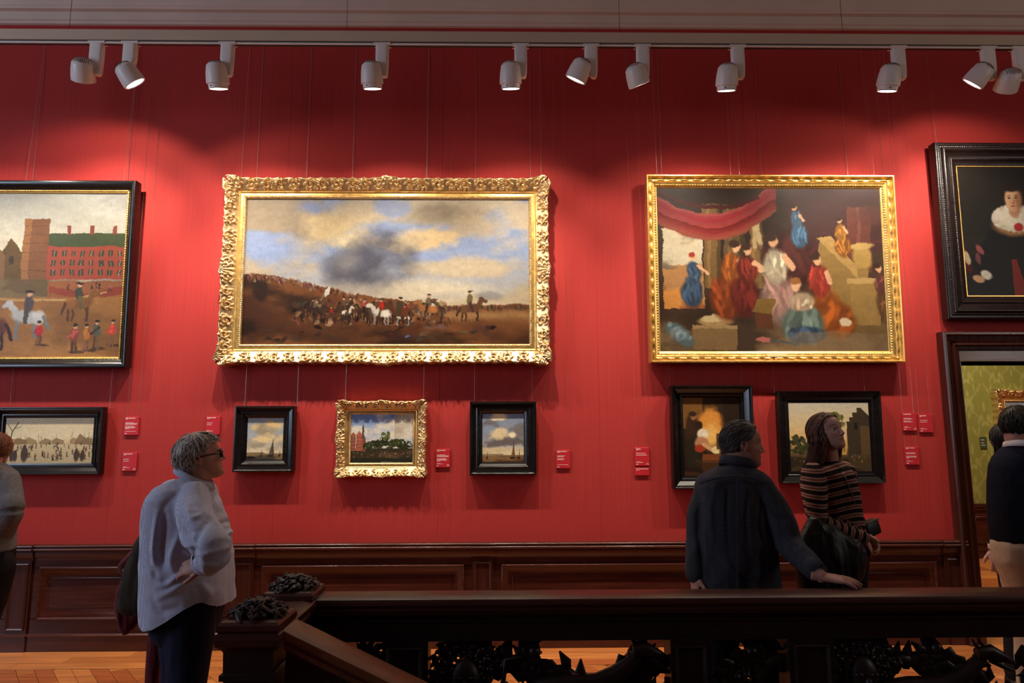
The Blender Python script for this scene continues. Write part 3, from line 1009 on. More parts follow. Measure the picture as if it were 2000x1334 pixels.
def pic_winter(W_, H_, res):
    p = Pic(W_, H_, res, 51)
    A = p.asp
    p.grad([(0, (204, 190, 152)), (0.45, (214, 202, 164)), (0.55, (196, 180, 138)), (1, (176, 160, 122))])
    p.clouds((p.v < 0.5), (182, 172, 146), 0.5, 0.7, 4, 0.6, sx=0.3)
    r = p.r
    for k in range(9):
        x = r.rand() * A
        w_ = 0.1 + 0.12 * r.rand()
        p.poly([(x - w_, 0.58), (x - w_, 0.5), (x - w_ * 0.4, 0.42 + 0.05 * r.rand()), (x + w_, 0.5), (x + w_, 0.58)], p.jit((150, 124, 82), 12), 0.85)
    p.poly([(A - 0.42, 0.58), (A - 0.3, 0.35), (A - 0.05, 0.52), (A, 0.6)], (128, 106, 74), 0.9)
    for k in range(16):
        x = r.rand() * A
        p.line([(x, 0.55), (x + 0.01 * r.randn(), 0.3 + 0.12 * r.rand())], 0.005, (120, 104, 76), 0.7)
    p.line([(0.12, 0.5), (0.16, 0.3), (0.28, 0.1)], 0.012, (86, 68, 44))
    p.line([(0.16, 0.3), (0.05, 0.14)], 0.008, (86, 68, 44))
    p.line([(0.2, 0.24), (0.34, 0.2)], 0.006, (92, 74, 48))
    for k in range(70):
        x, y = r.rand() * A, 0.58 + 0.36 * r.rand() ** 1.3
        h = 0.06 + 0.2 * (y - 0.55)
        p.person(x, y, h, [(66, 52, 42), (48, 40, 36), (120, 74, 52), (92, 74, 52)][r.randint(4)], (48, 40, 34))
    for x, h in ((0.18, 0.24), (0.25, 0.22), (0.45, 0.34), (A - 0.35, 0.26), (A - 0.22, 0.22)):
        p.blob(x, 0.93 - h * 0.4, h * 0.22, h * 0.5, (74, 58, 46))
        p.blob(x, 0.93 - h * 0.9, h * 0.1, h * 0.1, (70, 50, 40))
    return p.finish(0.008, gain=1.15)


def pic_marine(W_, H_, res, seed, warm):
    p = Pic(W_, H_, res, seed)
    A = p.asp
    sky = (120, 132, 150) if not warm else (140, 150, 154)
    p.grad([(0, sky), (0.5, tuple(np.array(sky) + 14)), (0.8, (206, 192, 156)), (0.86, (196, 178, 138)), (1, (90, 70, 48))])
    m = (p.v < 0.85)
    def bank(x, y, rx, ry, col, a=1.0, k=4, edge=2.4):
        n = p.fbm(k, 6, 0.8)
        d = np.hypot((p.u - x * A) / (rx * A), (p.v - y) / ry)
        p.mix(np.clip((1.0 - d + (n - 0.5) * 3.0) * edge * 0.7, 0, 1) * m * a, col)
    if warm:
        for q in ((0.3, 0.3, 0.5, 0.28, (150, 136, 112)), (0.7, 0.2, 0.4, 0.16, (206, 178, 124)), (0.45, 0.52, 0.5, 0.12, (214, 190, 140)), (0.8, 0.5, 0.25, 0.2, (160, 150, 130)), (0.2, 0.66, 0.3, 0.08, (150, 140, 118))):
            bank(*q)
    else:
        for q in ((0.15, 0.18, 0.25, 0.12, (104, 102, 104)), (0.5, 0.35, 0.34, 0.26, (142, 134, 124)), (0.42, 0.08, 0.2, 0.1, (222, 204, 162)), (0.4, 0.36, 0.2, 0.14, (206, 188, 148)), (0.85, 0.35, 0.3, 0.14, (112, 108, 106)),
                  (0.5, 0.60, 0.7, 0.10, (100, 92, 90)), (0.72, 0.45, 0.1, 0.06, (226, 210, 168)), (0.5, 0.75, 0.7, 0.06, (196, 178, 140))):
            bank(*q)
    g = np.clip((p.ragged(p.v, 10, 0.012) - 0.845) / 0.01, 0, 1)
    p.mix(g, (112, 86, 56) if not warm else (92, 84, 66))
    p.mix(g * np.clip((p.v - 0.88) * 8, 0, 1), (66, 44, 28) if not warm else (46, 42, 36))
    p.clouds(g, (140, 112, 72), 0.5, 0.6, 14, 0.6, sx=0.2)
    p.rect(0, 0.80 + 0.025, A * 0.5, 0.845, (66, 58, 40), 0.8)
    for x, h, w_ in (((A * 0.72, 0.32, 0.06), (A * 0.87, 0.14, 0.03), (A * 0.12, 0.08, 0.02)) if not warm else ((A * 0.66, 0.36, 0.1), (A * 0.4, 0.12, 0.035), (A * 0.9, 0.1, 0.03))):
        p.poly([(x - w_ * 0.5, 0.9), (x + w_ * 0.5, 0.9 - h), (x + w_ * 0.9, 0.88)], (120, 86, 60) if not warm else (84, 72, 58))
        p.line([(x + w_ * 0.5, 0.9 - h - 0.02), (x + w_ * 0.55, 0.9)], 0.006, (50, 40, 30))
        p.blob(x, 0.905, w_ * 0.9, 0.022, (38, 30, 24))
    if warm:
        p.blob(0.1, 0.95, 0.12, 0.04, (30, 28, 24))
    return p.finish(0.008, gain=1.25)


def pic_canal(W_, H_, res):
    p = Pic(W_, H_, res, 71)
    A = p.asp
    p.grad([(0, (112, 138, 186)), (0.4, (150, 168, 196)), (0.7, (206, 206, 196)), (1, (60, 54, 40))])
    p.clouds((p.v < 0.75), (214, 206, 186), 0.46, 0.62, 3, 0.95)
    p.clouds((p.v < 0.6) * (p.u > A * 0.7), (172, 160, 134), 0.4, 0.6, 3, 0.8)
    p.rect(0, 0.70, A, 1, (56, 48, 34))
    for x, w_, h in ((0.0, 0.11, 0.36), (0.12, 0.12, 0.34), (0.24, 0.07, 0.42)):
        p.poly([(x, 0.75), (x, h + 0.08), (x + w_ / 2, h), (x + w_, h + 0.08), (x + w_, 0.75)], p.jit((146, 84, 58), 10))
        for j in range(4):
            for i in range(3):
                p.rect(x + 0.015 + i * w_ * 0.3, h + 0.12 + j * 0.07, x + 0.03 + i * w_ * 0.3, h + 0.155 + j * 0.07, (96, 70, 58))
    p.rect(0.235, 0.27, 0.275, 0.5, (76, 74, 62))
    p.poly([(0.24, 0.28), (0.255, 0.16), (0.27, 0.28)], (56, 58, 52))
    r = p.r
    for k in range(12):
        p.tree(0.36 + k * 0.075, 0.62 + 0.03 * r.randn(), 0.10, (36, 42, 24), 40, (70, 80, 36))
    p.tree(0.72, 0.44, 0.10, (66, 76, 30), 40, (150, 150, 60))
    p.tree(0.95, 0.58, 0.09, (46, 54, 26), 40, (120, 125, 50))
    p.clouds((p.v > 0.74), (92, 72, 50), 0.5, 0.62, 8, 0.8, sx=0.3)
    p.mix((p.v > 0.9), (40, 40, 30))
    for k in range(40):
        p.blob(0.05 + r.rand() * (A - 0.1), 0.78 + r.rand() * 0.1, 0.01, 0.014, p.jit((130, 96, 66), 26), 0.8)
    p.clouds((p.v > 0.9) * (p.u > A * 0.5), (110, 114, 108), 0.48, 0.6, 10, 0.7, sx=0.2)
    return p.finish(0.008, gain=1.05)


def pic_firelight(W_, H_, res):
    p = Pic(W_, H_, res, 81)
    A = p.asp
    p.grad([(0, (58, 40, 22)), (0.5, (50, 34, 22)), (1, (38, 26, 18))])
    p.rect(0, 0, 0.28, 0.4, (122, 82, 38))
    p.rect(0.20, 0, 0.205, 0.4, (84, 56, 28))
    p.rect(0.26, 0, 0.42, 0.2, (66, 46, 26))
    n = p.fbm(6, 4)
    d = np.hypot((p.u - 0.34) / 0.24, (p.v - 0.36) / 0.26)
    p.mix(np.clip((1.0 - d + (n - 0.5) * 0.8) * 3, 0, 1), (214, 142, 62))
    d = np.hypot((p.u - 0.36) / 0.16, (p.v - 0.5) / 0.22)
    p.mix(np.clip((1.0 - d) * 1.4, 0, 1), (240, 190, 104))
    p.mix(np.clip((p.u - 0.48) * 14, 0, 1) * (p.v < 0.62), (44, 30, 22))
    p.blob(0.12, 0.42, 0.085, 0.22, (60, 42, 28))
    p.blob(0.14, 0.24, 0.042, 0.05, (150, 100, 66))
    p.blob(0.13, 0.215, 0.05, 0.035, (56, 38, 26))
    p.blob(0.20, 0.36, 0.05, 0.06, (50, 36, 28))
    p.blob(0.12, 0.70, 0.11, 0.2, (44, 38, 26))
    p.blob(0.25, 0.47, 0.07, 0.07, (232, 222, 192), ang=0.5)
    p.blob(0.23, 0.58, 0.09, 0.08, (186, 132, 92))
    p.blob(0.21, 0.65, 0.07, 0.05, (160, 60, 36))
    p.line([(0.26, 0.60), (0.38, 0.68)], 0.025, (214, 160, 116))
    p.blob(0.42, 0.67, 0.07, 0.05, (236, 214, 150))
    p.rect(0.24, 0.72, 0.5, 0.83, (124, 70, 34))
    p.blob(0.53, 0.52, 0.06, 0.06, (26, 20, 16))
    p.blob(0.57, 0.66, 0.11, 0.12, (34, 28, 20))
    p.rect(0.42, 0.46, 0.5, 0.66, (96, 70, 40))
    p.blob(0.62, 0.43, 0.025, 0.03, (160, 110, 70))
    p.clouds((p.v > 0.8), (80, 52, 32), 0.5, 0.6, 6, 0.7)
    return p.finish(0.008, gain=1.00)


def pic_evening(W_, H_, res):
    p = Pic(W_, H_, res, 91)
    A = p.asp
    p.grad([(0, (190, 184, 164)), (0.35, (214, 190, 140)), (0.6, (226, 178, 104)), (0.7, (120, 94, 58)), (1, (48, 38, 26))])
    p.clouds((p.v < 0.6), (200, 180, 140), 0.45, 0.65, 3, 0.6, sx=0.3)
    p.tree(0.10, 0.62, 0.15, (52, 54, 34), 80, (86, 84, 48))
    for k in range(8):
        p.tree(0.25 + k * 0.07, 0.70, 0.055, (66, 68, 44), 24, (96, 96, 60))
    x = A - 0.34
    p.poly([(x, 0.8), (x, 0.28), (x + 0.05, 0.28), (x + 0.05, 0.22), (x + 0.1, 0.22), (x + 0.1, 0.15), (x + 0.16, 0.15), (x + 0.16, 0.08), (x + 0.22, 0.08), (A, 0.2), (A, 0.8)], (62, 52, 38))
    p.rect(x + 0.12, 0.3, x + 0.16, 0.4, (34, 30, 24))
    p.rect(x + 0.2, 0.35, A, 0.8, (92, 72, 46))
    p.rect(A - 0.56, 0.55, A - 0.36, 0.76, (196, 156, 84))
    for i in range(4):
        p.rect(A - 0.54 + i * 0.045, 0.58, A - 0.52 + i * 0.045, 0.72, (128, 98, 54))
    p.line([(A - 0.5, 0.6), (A - 0.55, 0.36)], 0.012, (60, 48, 30))
    p.tree(A - 0.54, 0.28, 0.16, (84, 84, 44), 60, (140, 132, 70))
    p.mix(np.clip((p.v - 0.76) * 20, 0, 1), (52, 42, 28))
    p.clouds((p.v > 0.76), (84, 66, 42), 0.5, 0.6, 7, 0.7, sx=0.4)
    r = p.r
    for k in range(30):
        p.blob(r.rand() * A, 0.76 + r.rand() * 0.12, 0.012, 0.02, p.jit((104, 78, 50), 24), 0.8)
    return p.finish(0.008, gain=1.00)


# ------------------------------------------------------------------ picture frames
def carve_tile(seed, PL, BW, nx=150, ny=54):
    """relief of one repeat of scrolling acanthus: PL long, BW wide (metres), height 0..1"""
    r = RS(seed)
    X, Y = np.meshgrid((np.arange(nx) + 0.5) / nx * PL, (np.arange(ny) + 0.5) / ny * BW)
    Hh = np.zeros_like(X)

    def ridge(pts, w, h):
        nonlocal Hh
        for px, py in pts:
            for ox in (-PL, 0, PL):
                d2 = ((X - px - ox) ** 2 + (Y - py) ** 2) / (w * w)
                Hh = np.maximum(Hh, h * np.sqrt(np.clip(1 - d2, 0, 1)))

    def leaf(x, y, a, l, w, h):
        nonlocal Hh
        for ox in (-PL, 0, PL):
            p = (X - x - ox) * math.cos(a) + (Y - y) * math.sin(a)
            q = -(X - x - ox) * math.sin(a) + (Y - y) * math.cos(a)
            d = (p / l) ** 2 + (q / w) ** 2
            Hh = np.maximum(Hh, h * np.sqrt(np.clip(1 - d, 0, 1)) * (0.75 + 0.25 * np.abs(np.sin(p * 420))))

    k = BW
    for cx, cy, r0, sgn, ph in ((PL * 0.2, k * 0.5, k * 0.40, 1, 0.5), (PL * 0.52, k * 0.45, k * 0.36, -1, 2.0), (PL * 0.82, k * 0.52, k * 0.40, 1, 3.6)):
        t = np.linspace(0, 1, 60)
        rr = r0 * (1 - 0.8 * t)
        an = ph + sgn * t * 8.0
        ridge(list(zip(cx + rr * np.cos(an), cy + rr * np.sin(an))), k * 0.055, 0.8)
        for i in range(7):
            a = ph + sgn * i * 0.85
            leaf(cx + r0 * 1.02 * math.cos(a), cy + r0 * 1.02 * math.sin(a), a + 0.7 * sgn, k * 0.13, k * 0.065, 0.7 + 0.3 * r.rand())
    for i in range(26):
        leaf(r.rand() * PL, k * (0.08 + 0.84 * r.rand()), r.rand() * 3.14, k * (0.06 + 0.08 * r.rand()), k * 0.05, 0.45 + 0.4 * r.rand())
    return Hh


def sample(tile, PL, BW, c, b):
    ny, nx = tile.shape
    a = np.abs(c) / PL
    n = np.floor(a)
    a = a - n
    x = a * nx - 0.5
    y = np.clip(b / BW * ny - 0.5, 0, ny - 1.001)
    x0 = np.floor(x).astype(int)
    fx = x - x0
    y0 = y.astype(int)
    fy = y - y0
    g = lambda i, j: tile[np.clip(j, 0, ny - 1), i % nx]
    return (g(x0, y0) * (1 - fx) + g(x0 + 1, y0) * fx) * (1 - fy) + (g(x0, y0 + 1) * (1 - fx) + g(x0 + 1, y0 + 1) * fx) * fy


def dense(prof, step):
    o = [prof[0]]
    for a, b in zip(prof[:-1], prof[1:]):
        n = max(1, int(math.ceil(math.hypot(b[0] - a[0], b[1] - a[1]) / step)))
        for k in range(1, n + 1):
            o.append((a[0] + (b[0] - a[0]) * k / n, a[1] + (b[1] - a[1]) * k / n))
    return o


def frame_mesh(Wd, Hd, prof, ds=None, disp=None):
    """four mitred members; local: x from -W/2, z from 0, y = -projection"""
    P = np.array(prof, float)
    w, d = P[:, 0], P[:, 1]
    Vs, Fs, n0 = [], [], 0
    corners = [((0, 0), (1, 0), (0, 1), Wd), ((Wd, 0), (0, 1), (-1, 0), Hd), ((Wd, Hd), (-1, 0), (0, -1), Wd), ((0, Hd), (0, -1), (1, 0), Hd)]
    for st, dr, inn, L in corners:
        ns = 1 if ds is None else max(2, int(L / ds))
        s = np.linspace(0, 1, ns + 1)
        along = w[None, :] + s[:, None] * (L - 2 * w[None, :])
        dd = np.zeros_like(along)
        do = np.zeros_like(along)
        if disp is not None:
            dd, do = disp(along - L / 2, np.broadcast_to(w, along.shape), L, np.broadcast_to(d, along.shape))
        x = st[0] + dr[0] * along + inn[0] * (w[None, :] - do)
        z = st[1] + dr[1] * along + inn[1] * (w[None, :] - do)
        y = -(d[None, :] + dd)
        V = np.stack([x - Wd / 2, y + 0 * x, z], -1).reshape(-1, 3)
        m = len(w)
        idx = np.arange((ns + 1) * m).reshape(ns + 1, m)
        F = np.stack([idx[:-1, :-1], idx[1:, :-1], idx[1:, 1:], idx[:-1, 1:]], -1).reshape(-1, 4)
        Vs.append(V)
        Fs.append(F + n0)
        n0 += len(V)
    return np.concatenate(Vs), np.concatenate(Fs)


def canvas_mesh(x0, x1, z0, z1, y, pic):
    h, w = pic.I.shape[:2]
    xs = np.linspace(x0, x1, w)
    zs = np.linspace(z1, z0, h)
    X, Z = np.meshgrid(xs, zs)
    V = np.stack([X.ravel(), np.full(X.size, y), Z.ravel()], 1)
    idx = np.arange(w * h).reshape(h, w)
    F = np.stack([idx[:-1, :-1], idx[1:, :-1], idx[1:, 1:], idx[:-1, 1:]], -1).reshape(-1, 4)
    col = np.concatenate([s2l(np.clip(pic.I, 0, 1)).reshape(-1, 3) * pic.gain, np.ones((w * h, 1))], 1)
    return V, F, col


def bump_at(c, c0, w):
    return np.exp(-((np.abs(c) - c0) / w) ** 2)


def painting(name, label, x0, x1, z0, z1, ins, pic_fn, res, kind, tilt, wires, back=0.02, group=None):
    """outer rectangle x0..x1, z0..z1; ins = (left, right, bottom, top) width of frame; kind picks the moulding"""
    Wd, Hd = x1 - x0, z1 - z0
    root = thing(name, label, 'painting', ((x0 + x1) / 2, -(0.022 if Hd > 1 else 0.004), z0), group)
    root.rotation_euler.x = math.radians(tilt)
    fw = (ins[0] + ins[1] + ins[2] + ins[3]) / 4
    if kind == 'carved':
        k = fw / 0.165
        pr = dense([(0, 0), (0.002 * k, 0.085 * k), (0.004 * k, 0.105 * k), (0.012 * k, 0.108 * k), (0.10 * k, 0.052 * k), (0.108 * k, 0.046 * k)], 0.0042 * max(k, 0.6))
        BW = 0.104 * k
        PL = 0.36 * k
        tile = carve_tile(3, PL, BW)

        def disp(c, w, L, d):
            b = w - 0.002 * k
            env = np.clip((BW - b) / (0.012 * k), 0, 1) * np.clip((d - 0.02 * k) / (0.05 * k), 0, 1)
            h = sample(tile, PL, BW, c, np.clip(b, 0, BW)) * env
            corner = np.exp(-(((L / 2 - np.abs(c)) - 0.05 * k) / (0.07 * k)) ** 2)
            centre = np.exp(-(c / (0.075 * k)) ** 2)
            shell = corner + 0.8 * centre
            fan = 0.5 + 0.5 * np.cos(np.arctan2(np.where(np.abs(c) < 0.2 * k, c, (L / 2 - np.abs(c)) - 0.06 * k), b + 0.01) * 16)
            h = h * (1 - 0.55 * np.clip(shell, 0, 1)) + 0.55 * shell * fan * env
            dd = 0.026 * k * h + 0.010 * k * shell * env
            out = 0.022 * k * shell * np.clip(1 - b / (0.05 * k), 0, 1) + 0.004 * k * np.sin(c / k * 70) * np.clip(1 - b / (0.03 * k), 0, 1)
            # knock the spans between cartouches in and out a little, as on a swept frame
            return dd, out

        fr = obj('frame', frame_mesh(Wd, Hd, pr, 0.0042 * max(k, 0.6), disp), M_GILT, root, world=False, smooth=True)
        band = [(0.104 * k, 0.030 * k), (0.106 * k, 0.050 * k), (0.112 * k, 0.053 * k), (0.118 * k, 0.048 * k), (0.124 * k, 0.0455 * k), (0.142 * k, 0.046 * k), (0.146 * k, 0.042 * k)]
        obj('flat_band', frame_mesh(Wd, Hd, band), M_GILT2, fr, world=False)
        bead = dense([(0.144 * k, 0.030 * k), (0.146 * k, 0.044 * k), (0.152 * k, 0.049 * k), (0.160 * k, 0.044 * k), (0.164 * k, 0.038 * k), (0.168 * k, 0.022 * k if k > 0.9 else 0.034 * k)], 0.004)

        def disp2(c, w, L, d):
            return 0.004 * k * np.sin(c / k * 400 + w / k * 300) * np.exp(-((w - 0.153 * k) / (0.008 * k)) ** 2), 0 * c

        obj('sight_moulding', frame_mesh(Wd, Hd, bead, 0.004 * max(k, 0.7), disp2), M_GILT, fr, world=False, smooth=True)
        yc = -0.024 * k if k > 0.9 else -0.036 * k
    elif kind == 'gilt':
        pr = dense([(0, 0), (0.0, 0.088), (0.003, 0.093), (0.012, 0.094), (0.016, 0.088), (0.018, 0.070), (0.026, 0.056), (0.036, 0.058), (0.046, 0.060),
                    (0.050, 0.054), (0.053, 0.050)], 0.005)

        def disp(c, w, L, d):
            return 0.010 * (0.5 + 0.5 * np.sign(np.sin(c * 62)) * np.abs(np.sin(c * 62)) ** 0.5) * np.exp(-((w - 0.036) / 0.009) ** 2), 0 * c

        fr = obj('frame', frame_mesh(Wd, Hd, pr, 0.008, disp), M_GILT2, root, world=False, smooth=True, sharp=50)
        obj('flat_band', frame_mesh(Wd, Hd, [(0.052, 0.03), (0.053, 0.052), (0.056, 0.055), (0.070, 0.050), (0.072, 0.046)]), M_GILT2, fr, world=False)
        pr2 = dense([(0.071, 0.03), (0.072, 0.046), (0.078, 0.049), (0.084, 0.044), (0.086, 0.038), (0.098, 0.032), (0.102, 0.024)], 0.004)

        def disp2(c, w, L, d):
            return 0.005 * np.cos(c * 280) * np.exp(-((w - 0.079) / 0.004) ** 2), 0 * c

        obj('sight_moulding', frame_mesh(Wd, Hd, pr2, 0.0055, disp2), M_GILT2, fr, world=False, smooth=True, sharp=50)
        yc = -0.026
    elif kind == 'black_gold':
        pr = [(0, 0), (0.0, 0.085), (0.004, 0.092), (0.012, 0.094), (0.03, 0.088), (0.045, 0.078), (0.055, 0.066), (0.062, 0.055), (0.072, 0.050), (0.074, 0.03)]
        fr = obj('frame', frame_mesh(Wd, Hd, pr), M_EBONY, root, world=False, smooth=True, sharp=40)
        pr2 = dense([(0.072, 0.03), (0.073, 0.052), (0.08, 0.055), (0.088, 0.048), (0.094, 0.036), (0.098, 0.024)], 0.005)

        def disp2(c, w, L, d):
            return 0.003 * np.cos(c * 300) * np.exp(-((w - 0.08) / 0.006) ** 2), 0 * c

        obj('gold_slip', frame_mesh(Wd, Hd, pr2, 0.006, disp2), M_GILT2, fr, world=False, smooth=True)
        yc = -0.028
    elif kind == 'ripple':
        pr = dense([(0, 0), (0.0, 0.075), (0.006, 0.085), (0.03, 0.085), (0.036, 0.090), (0.048, 0.090), (0.055, 0.105), (0.068, 0.112), (0.082, 0.104), (0.095, 0.088),
                    (0.12, 0.074), (0.135, 0.068), (0.140, 0.074), (0.152, 0.074), (0.157, 0.066), (0.175, 0.056), (0.20, 0.046)], 0.006)

        def disp(c, w, L, d):
            wv = 0.5 + 0.5 * np.cos(c * 2 * math.pi / 0.016)
            return 0.005 * wv * (np.exp(-((w - 0.042) / 0.008) ** 2) + np.exp(-((w - 0.146) / 0.008) ** 2) + 0.7 * np.exp(-((w - 0.018) / 0.007) ** 2)), 0 * c

        fr = obj('frame', frame_mesh(Wd, Hd, pr, 0.004, disp), M_EBONY2, root, world=False, smooth=True, sharp=60)
        obj('gold_slip', frame_mesh(Wd, Hd, [(0.198, 0.03), (0.2, 0.048), (0.207, 0.048), (0.212, 0.03)]), M_GILT2, fr, world=False)
        yc = -0.034
    else:  # stepped black scoop frames
        k = fw
        P = {'black_a': [(0, 0), (0, 0.8), (0.03, 0.86), (0.10, 0.86), (0.16, 0.80), (0.20, 0.70), (0.26, 0.70), (0.30, 0.66), (0.62, 0.42), (0.66, 0.46), (0.74, 0.46), (0.80, 0.42), (1.0, 0.38)],
             'black_b': [(0, 0), (0, 0.72), (0.02, 0.78), (0.12, 0.80), (0.18, 0.74), (0.22, 0.66), (0.5, 0.58), (0.58, 0.62), (0.64, 0.61), (0.72, 0.50), (0.76, 0.50), (0.86, 0.43), (1.0, 0.38)],
             'black_c': [(0, 0), (0, 0.66), (0.03, 0.72), (0.10, 0.70), (0.14, 0.60), (0.55, 0.42), (0.62, 0.44), (0.70, 0.44), (0.74, 0.41), (1.0, 0.38)]}[kind]
        pr = [(a * k, b * k) for a, b in P]
        # frames with unequal members: stretch by member when placing the canvas; the moulding keeps its mean width
        fr = obj('frame', frame_mesh(Wd, Hd, pr), M_EBONY, root, world=False, smooth=True, sharp=30)
        yc = -0.375 * k
    # canvas
    iw = {'carved': fw * 0.165 / 0.165, 'gilt': 0.1, 'black_gold': 0.095, 'ripple': 0.208}.get(kind, fw * 0.985)
    pw, ph = Wd - 2 * iw, Hd - 2 * iw
    pic = pic_fn(pw, ph, res)
    V, F, c = canvas_mesh(-pw / 2, pw / 2, iw, Hd - iw, yc, pic)
    cv = obj('canvas', (V, F), M_PAINT, root, world=False)
    attr(cv, 'paint', c, 'FLOAT_COLOR')
    obj('backboard', G().box(-Wd / 2 + 0.012, Wd / 2 - 0.012, -0.010, -0.001, 0.012, Hd - 0.012), M_GRAPH, root, world=False)
    # hanging wires from the picture rail behind the cornice down to the back of the frame
    Mi = np.array(Matrix.Translation(root.location) @ Matrix.Rotation(root.rotation_euler.x, 4, 'X'))
    Mi = np.linalg.inv(Mi)
    for wx in wires:
        zt = z1 - 0.01
        yb = root.location.y - 0.004 - math.tan(math.radians(tilt)) * Hd
        g = G().tube([(wx, yb, zt), (wx, -0.004, 5.26)], 0.0011, 5)
        V, F = g.arr()
        obj('hanging_wire', (xf(Mi, V), F), M_STEEL, root, world=False)
    return root, fr


wx = lambda px, py, Y=-0.07: at(px, py, Y)[0]
painting('framed_painting', 'large black-framed painting of riders before a red brick palace, far left', -5.25, -3.078, 2.232, 3.815, (0.095,) * 4, pic_castle, 0.0045, 'black_gold', 2.0,
         [wx(52, 355), wx(243, 355), -4.9])
rB, fB = painting('framed_painting', 'wide painting of a cavalry battle under smoke in a carved gilt frame', -2.338, 0.402, 2.265, 3.85, (0.165,) * 4, pic_skirmish, 0.0042, 'carved', 1.0,
                  [wx(469, 350), wx(832, 350), wx(1057, 350)])
obj('name_plate', G().box(-0.78, -0.68, -0.062, -0.05, 0.058, 0.068), M_BRASS, rB, world=False)
rC, fC = painting('framed_painting', 'painting of a crowded palace scene with red hanging in a plain gilt frame', 1.240, 3.375, 2.268, 3.88, (0.1,) * 4, pic_court, 0.0042, 'gilt', 2.0,
                  [wx(1283, 350), wx(1444, 350), wx(1707, 350)])
g = G().prism([(-0.078, 0.052), (0.078, 0.052), (0.082, 0.058), (0.082, 0.078), (0.076, 0.084), (-0.076, 0.084), (-0.082, 0.078), (-0.082, 0.058)], 1, -0.066, -0.055)
pl = obj('name_plate', g, M_ENAMEL, rC, world=False)
obj('bracket', G().box(-0.013, 0.013, -0.062, -0.05, 0.03, 0.054), M_ENAMEL, pl, world=False)
painting('framed_painting', 'dark portrait of a woman in white collar, ripple-moulded black frame above the doorway', 3.775, 5.1, 2.635, 4.195, (0.208,) * 4, pic_portrait, 0.0042, 'ripple',
         0.8, [wx(1833, 280), 4.8])
painting('framed_painting', 'small wide black-framed painting of skaters on a frozen river, lower left', -4.135, -3.249, 1.37, 1.912, (0.088,) * 4, pic_winter, 0.0035, 'black_a', 1.5,
         [wx(10, 800), wx(207, 800)])
painting('framed_painting', 'small black-framed seascape with warm clouds, left of the small gilt-framed town view', -2.180, -1.692, 1.384, 1.917, (0.098,) * 4, lambda a, b, c: pic_marine(a, b, c, 61, True), 0.0033,
         'black_b', 1.5, [wx(474, 790), wx(577, 790)])
painting('framed_painting', 'small town view with church spire and trees in a carved gilt frame', -1.347, -0.622, 1.343, 1.955, (0.108,) * 4, pic_canal, 0.0033, 'carved', 1.5, [wx(672, 785), wx(826, 785)])
painting('framed_painting', 'small black-framed seascape with grey clouds and sails, right of the small gilt frame', -0.258, 0.287, 1.352, 1.951, (0.102,) * 4, lambda a, b, c: pic_marine(a, b, c, 66, False), 0.0033,
         'black_b', 1.5, [wx(926, 788), wx(1040, 788)])
painting('framed_painting', 'upright black-framed firelit interior behind the man in dark denim', 1.405, 2.078, 1.236, 2.079, (0.102,) * 4, pic_firelight, 0.0035, 'black_a', 1.8, [wx(1310, 758), wx(1452, 758)])
painting('framed_painting', 'black-framed evening landscape with trees behind the woman in stripes', 2.294, 3.156, 1.275, 2.031, (0.096,) * 4, pic_evening, 0.0035, 'black_c', 1.8, [wx(1516, 768), wx(1694, 768)])

# picture in the green room
a, b = at(1943, 762, GY - 0.08), at(1968, 905, GY - 0.08)
root, fr = painting('framed_painting', 'gilt-framed picture on the green damask wall of the next room', a[0], a[0] + 1.5, b[2] - 0.02, a[2], (0.16,) * 4, lambda w, h, r: pic_marine(w, h, r, 99, False), 0.012, 'carved', 0.0, [])
root.location.y = GY - 0.004


# ------------------------------------------------------------------ caption cards
def card(px, py, label, lines, icon=False, h=0.148, w=0.118, mat_=M_CARD, Y=0.0, threads=True):
    c = at(px, py, Y - 0.01)
    root = thing('caption_card', label, 'label', (c[0], Y - 0.002, c[2]), 'red caption cards on the wall' if mat_ is M_CARD else None)
    t = 0.012
    pr = [(-w / 2, -h / 2), (w / 2, -h / 2), (w / 2, h / 2), (-w / 2, h / 2)]
    e = 0.0015
    g = G()
    rings = []
    for y, k in ((0, 0), (-t + e, 0), (-t, e)):
        rings.append([(x - math.copysign(k, x), y, z - math.copysign(k, z)) for x, z in pr])
    g.loft(rings)
    # the card leans forward a little on a wedge
    cd_ = obj('card', g, mat_, root, world=False)
    g = G()
    r = RS(int(px))
    for z, ln, th in lines:
        x = -w / 2 + 0.010
        end = x + ln * (w - 0.02)
        while x < end:
            L = min(0.006 + 0.016 * r.rand(), end - x)
            g.box(x, x + L, -t - 0.0004, -t + 0.0002, h / 2 - z * h - th / 2, h / 2 - z * h + th / 2)
            x += L + 0.0025
    obj('print', g, M_CARDTXT, root, world=False)['kind'] = 'stuff'
    if icon:
        g = G()
        cx, cz, r0 = w / 2 - 0.016, -h / 2 + 0.014, 0.0075
        an = np.linspace(-0.4, math.pi + 0.4, 12)
        pts = [(cx + r0 * math.cos(q), -t - 0.0003, cz + r0 * math.sin(q)) for q in an]
        g.tube(pts, 0.0012, 4)
        for k in (-1, 1):
            g.box(cx + k * 0.0075 - 0.002, cx + k * 0.0075 + 0.002, -t - 0.0005, -t + 0.0002, cz - 0.007, cz - 0.001)
        obj('headphone_mark', g, M_CARDTXT, root, world=False)
    if threads:
        for k in (-1, 1):
            x = c[0] + k * (w / 2 - 0.012)
            obj('hanging_thread', G().tube([(x, -0.004, c[2] + h / 2 - 0.005), (x, -0.003, 5.25)], 0.00042, 4), M_STEEL, root)
    return root


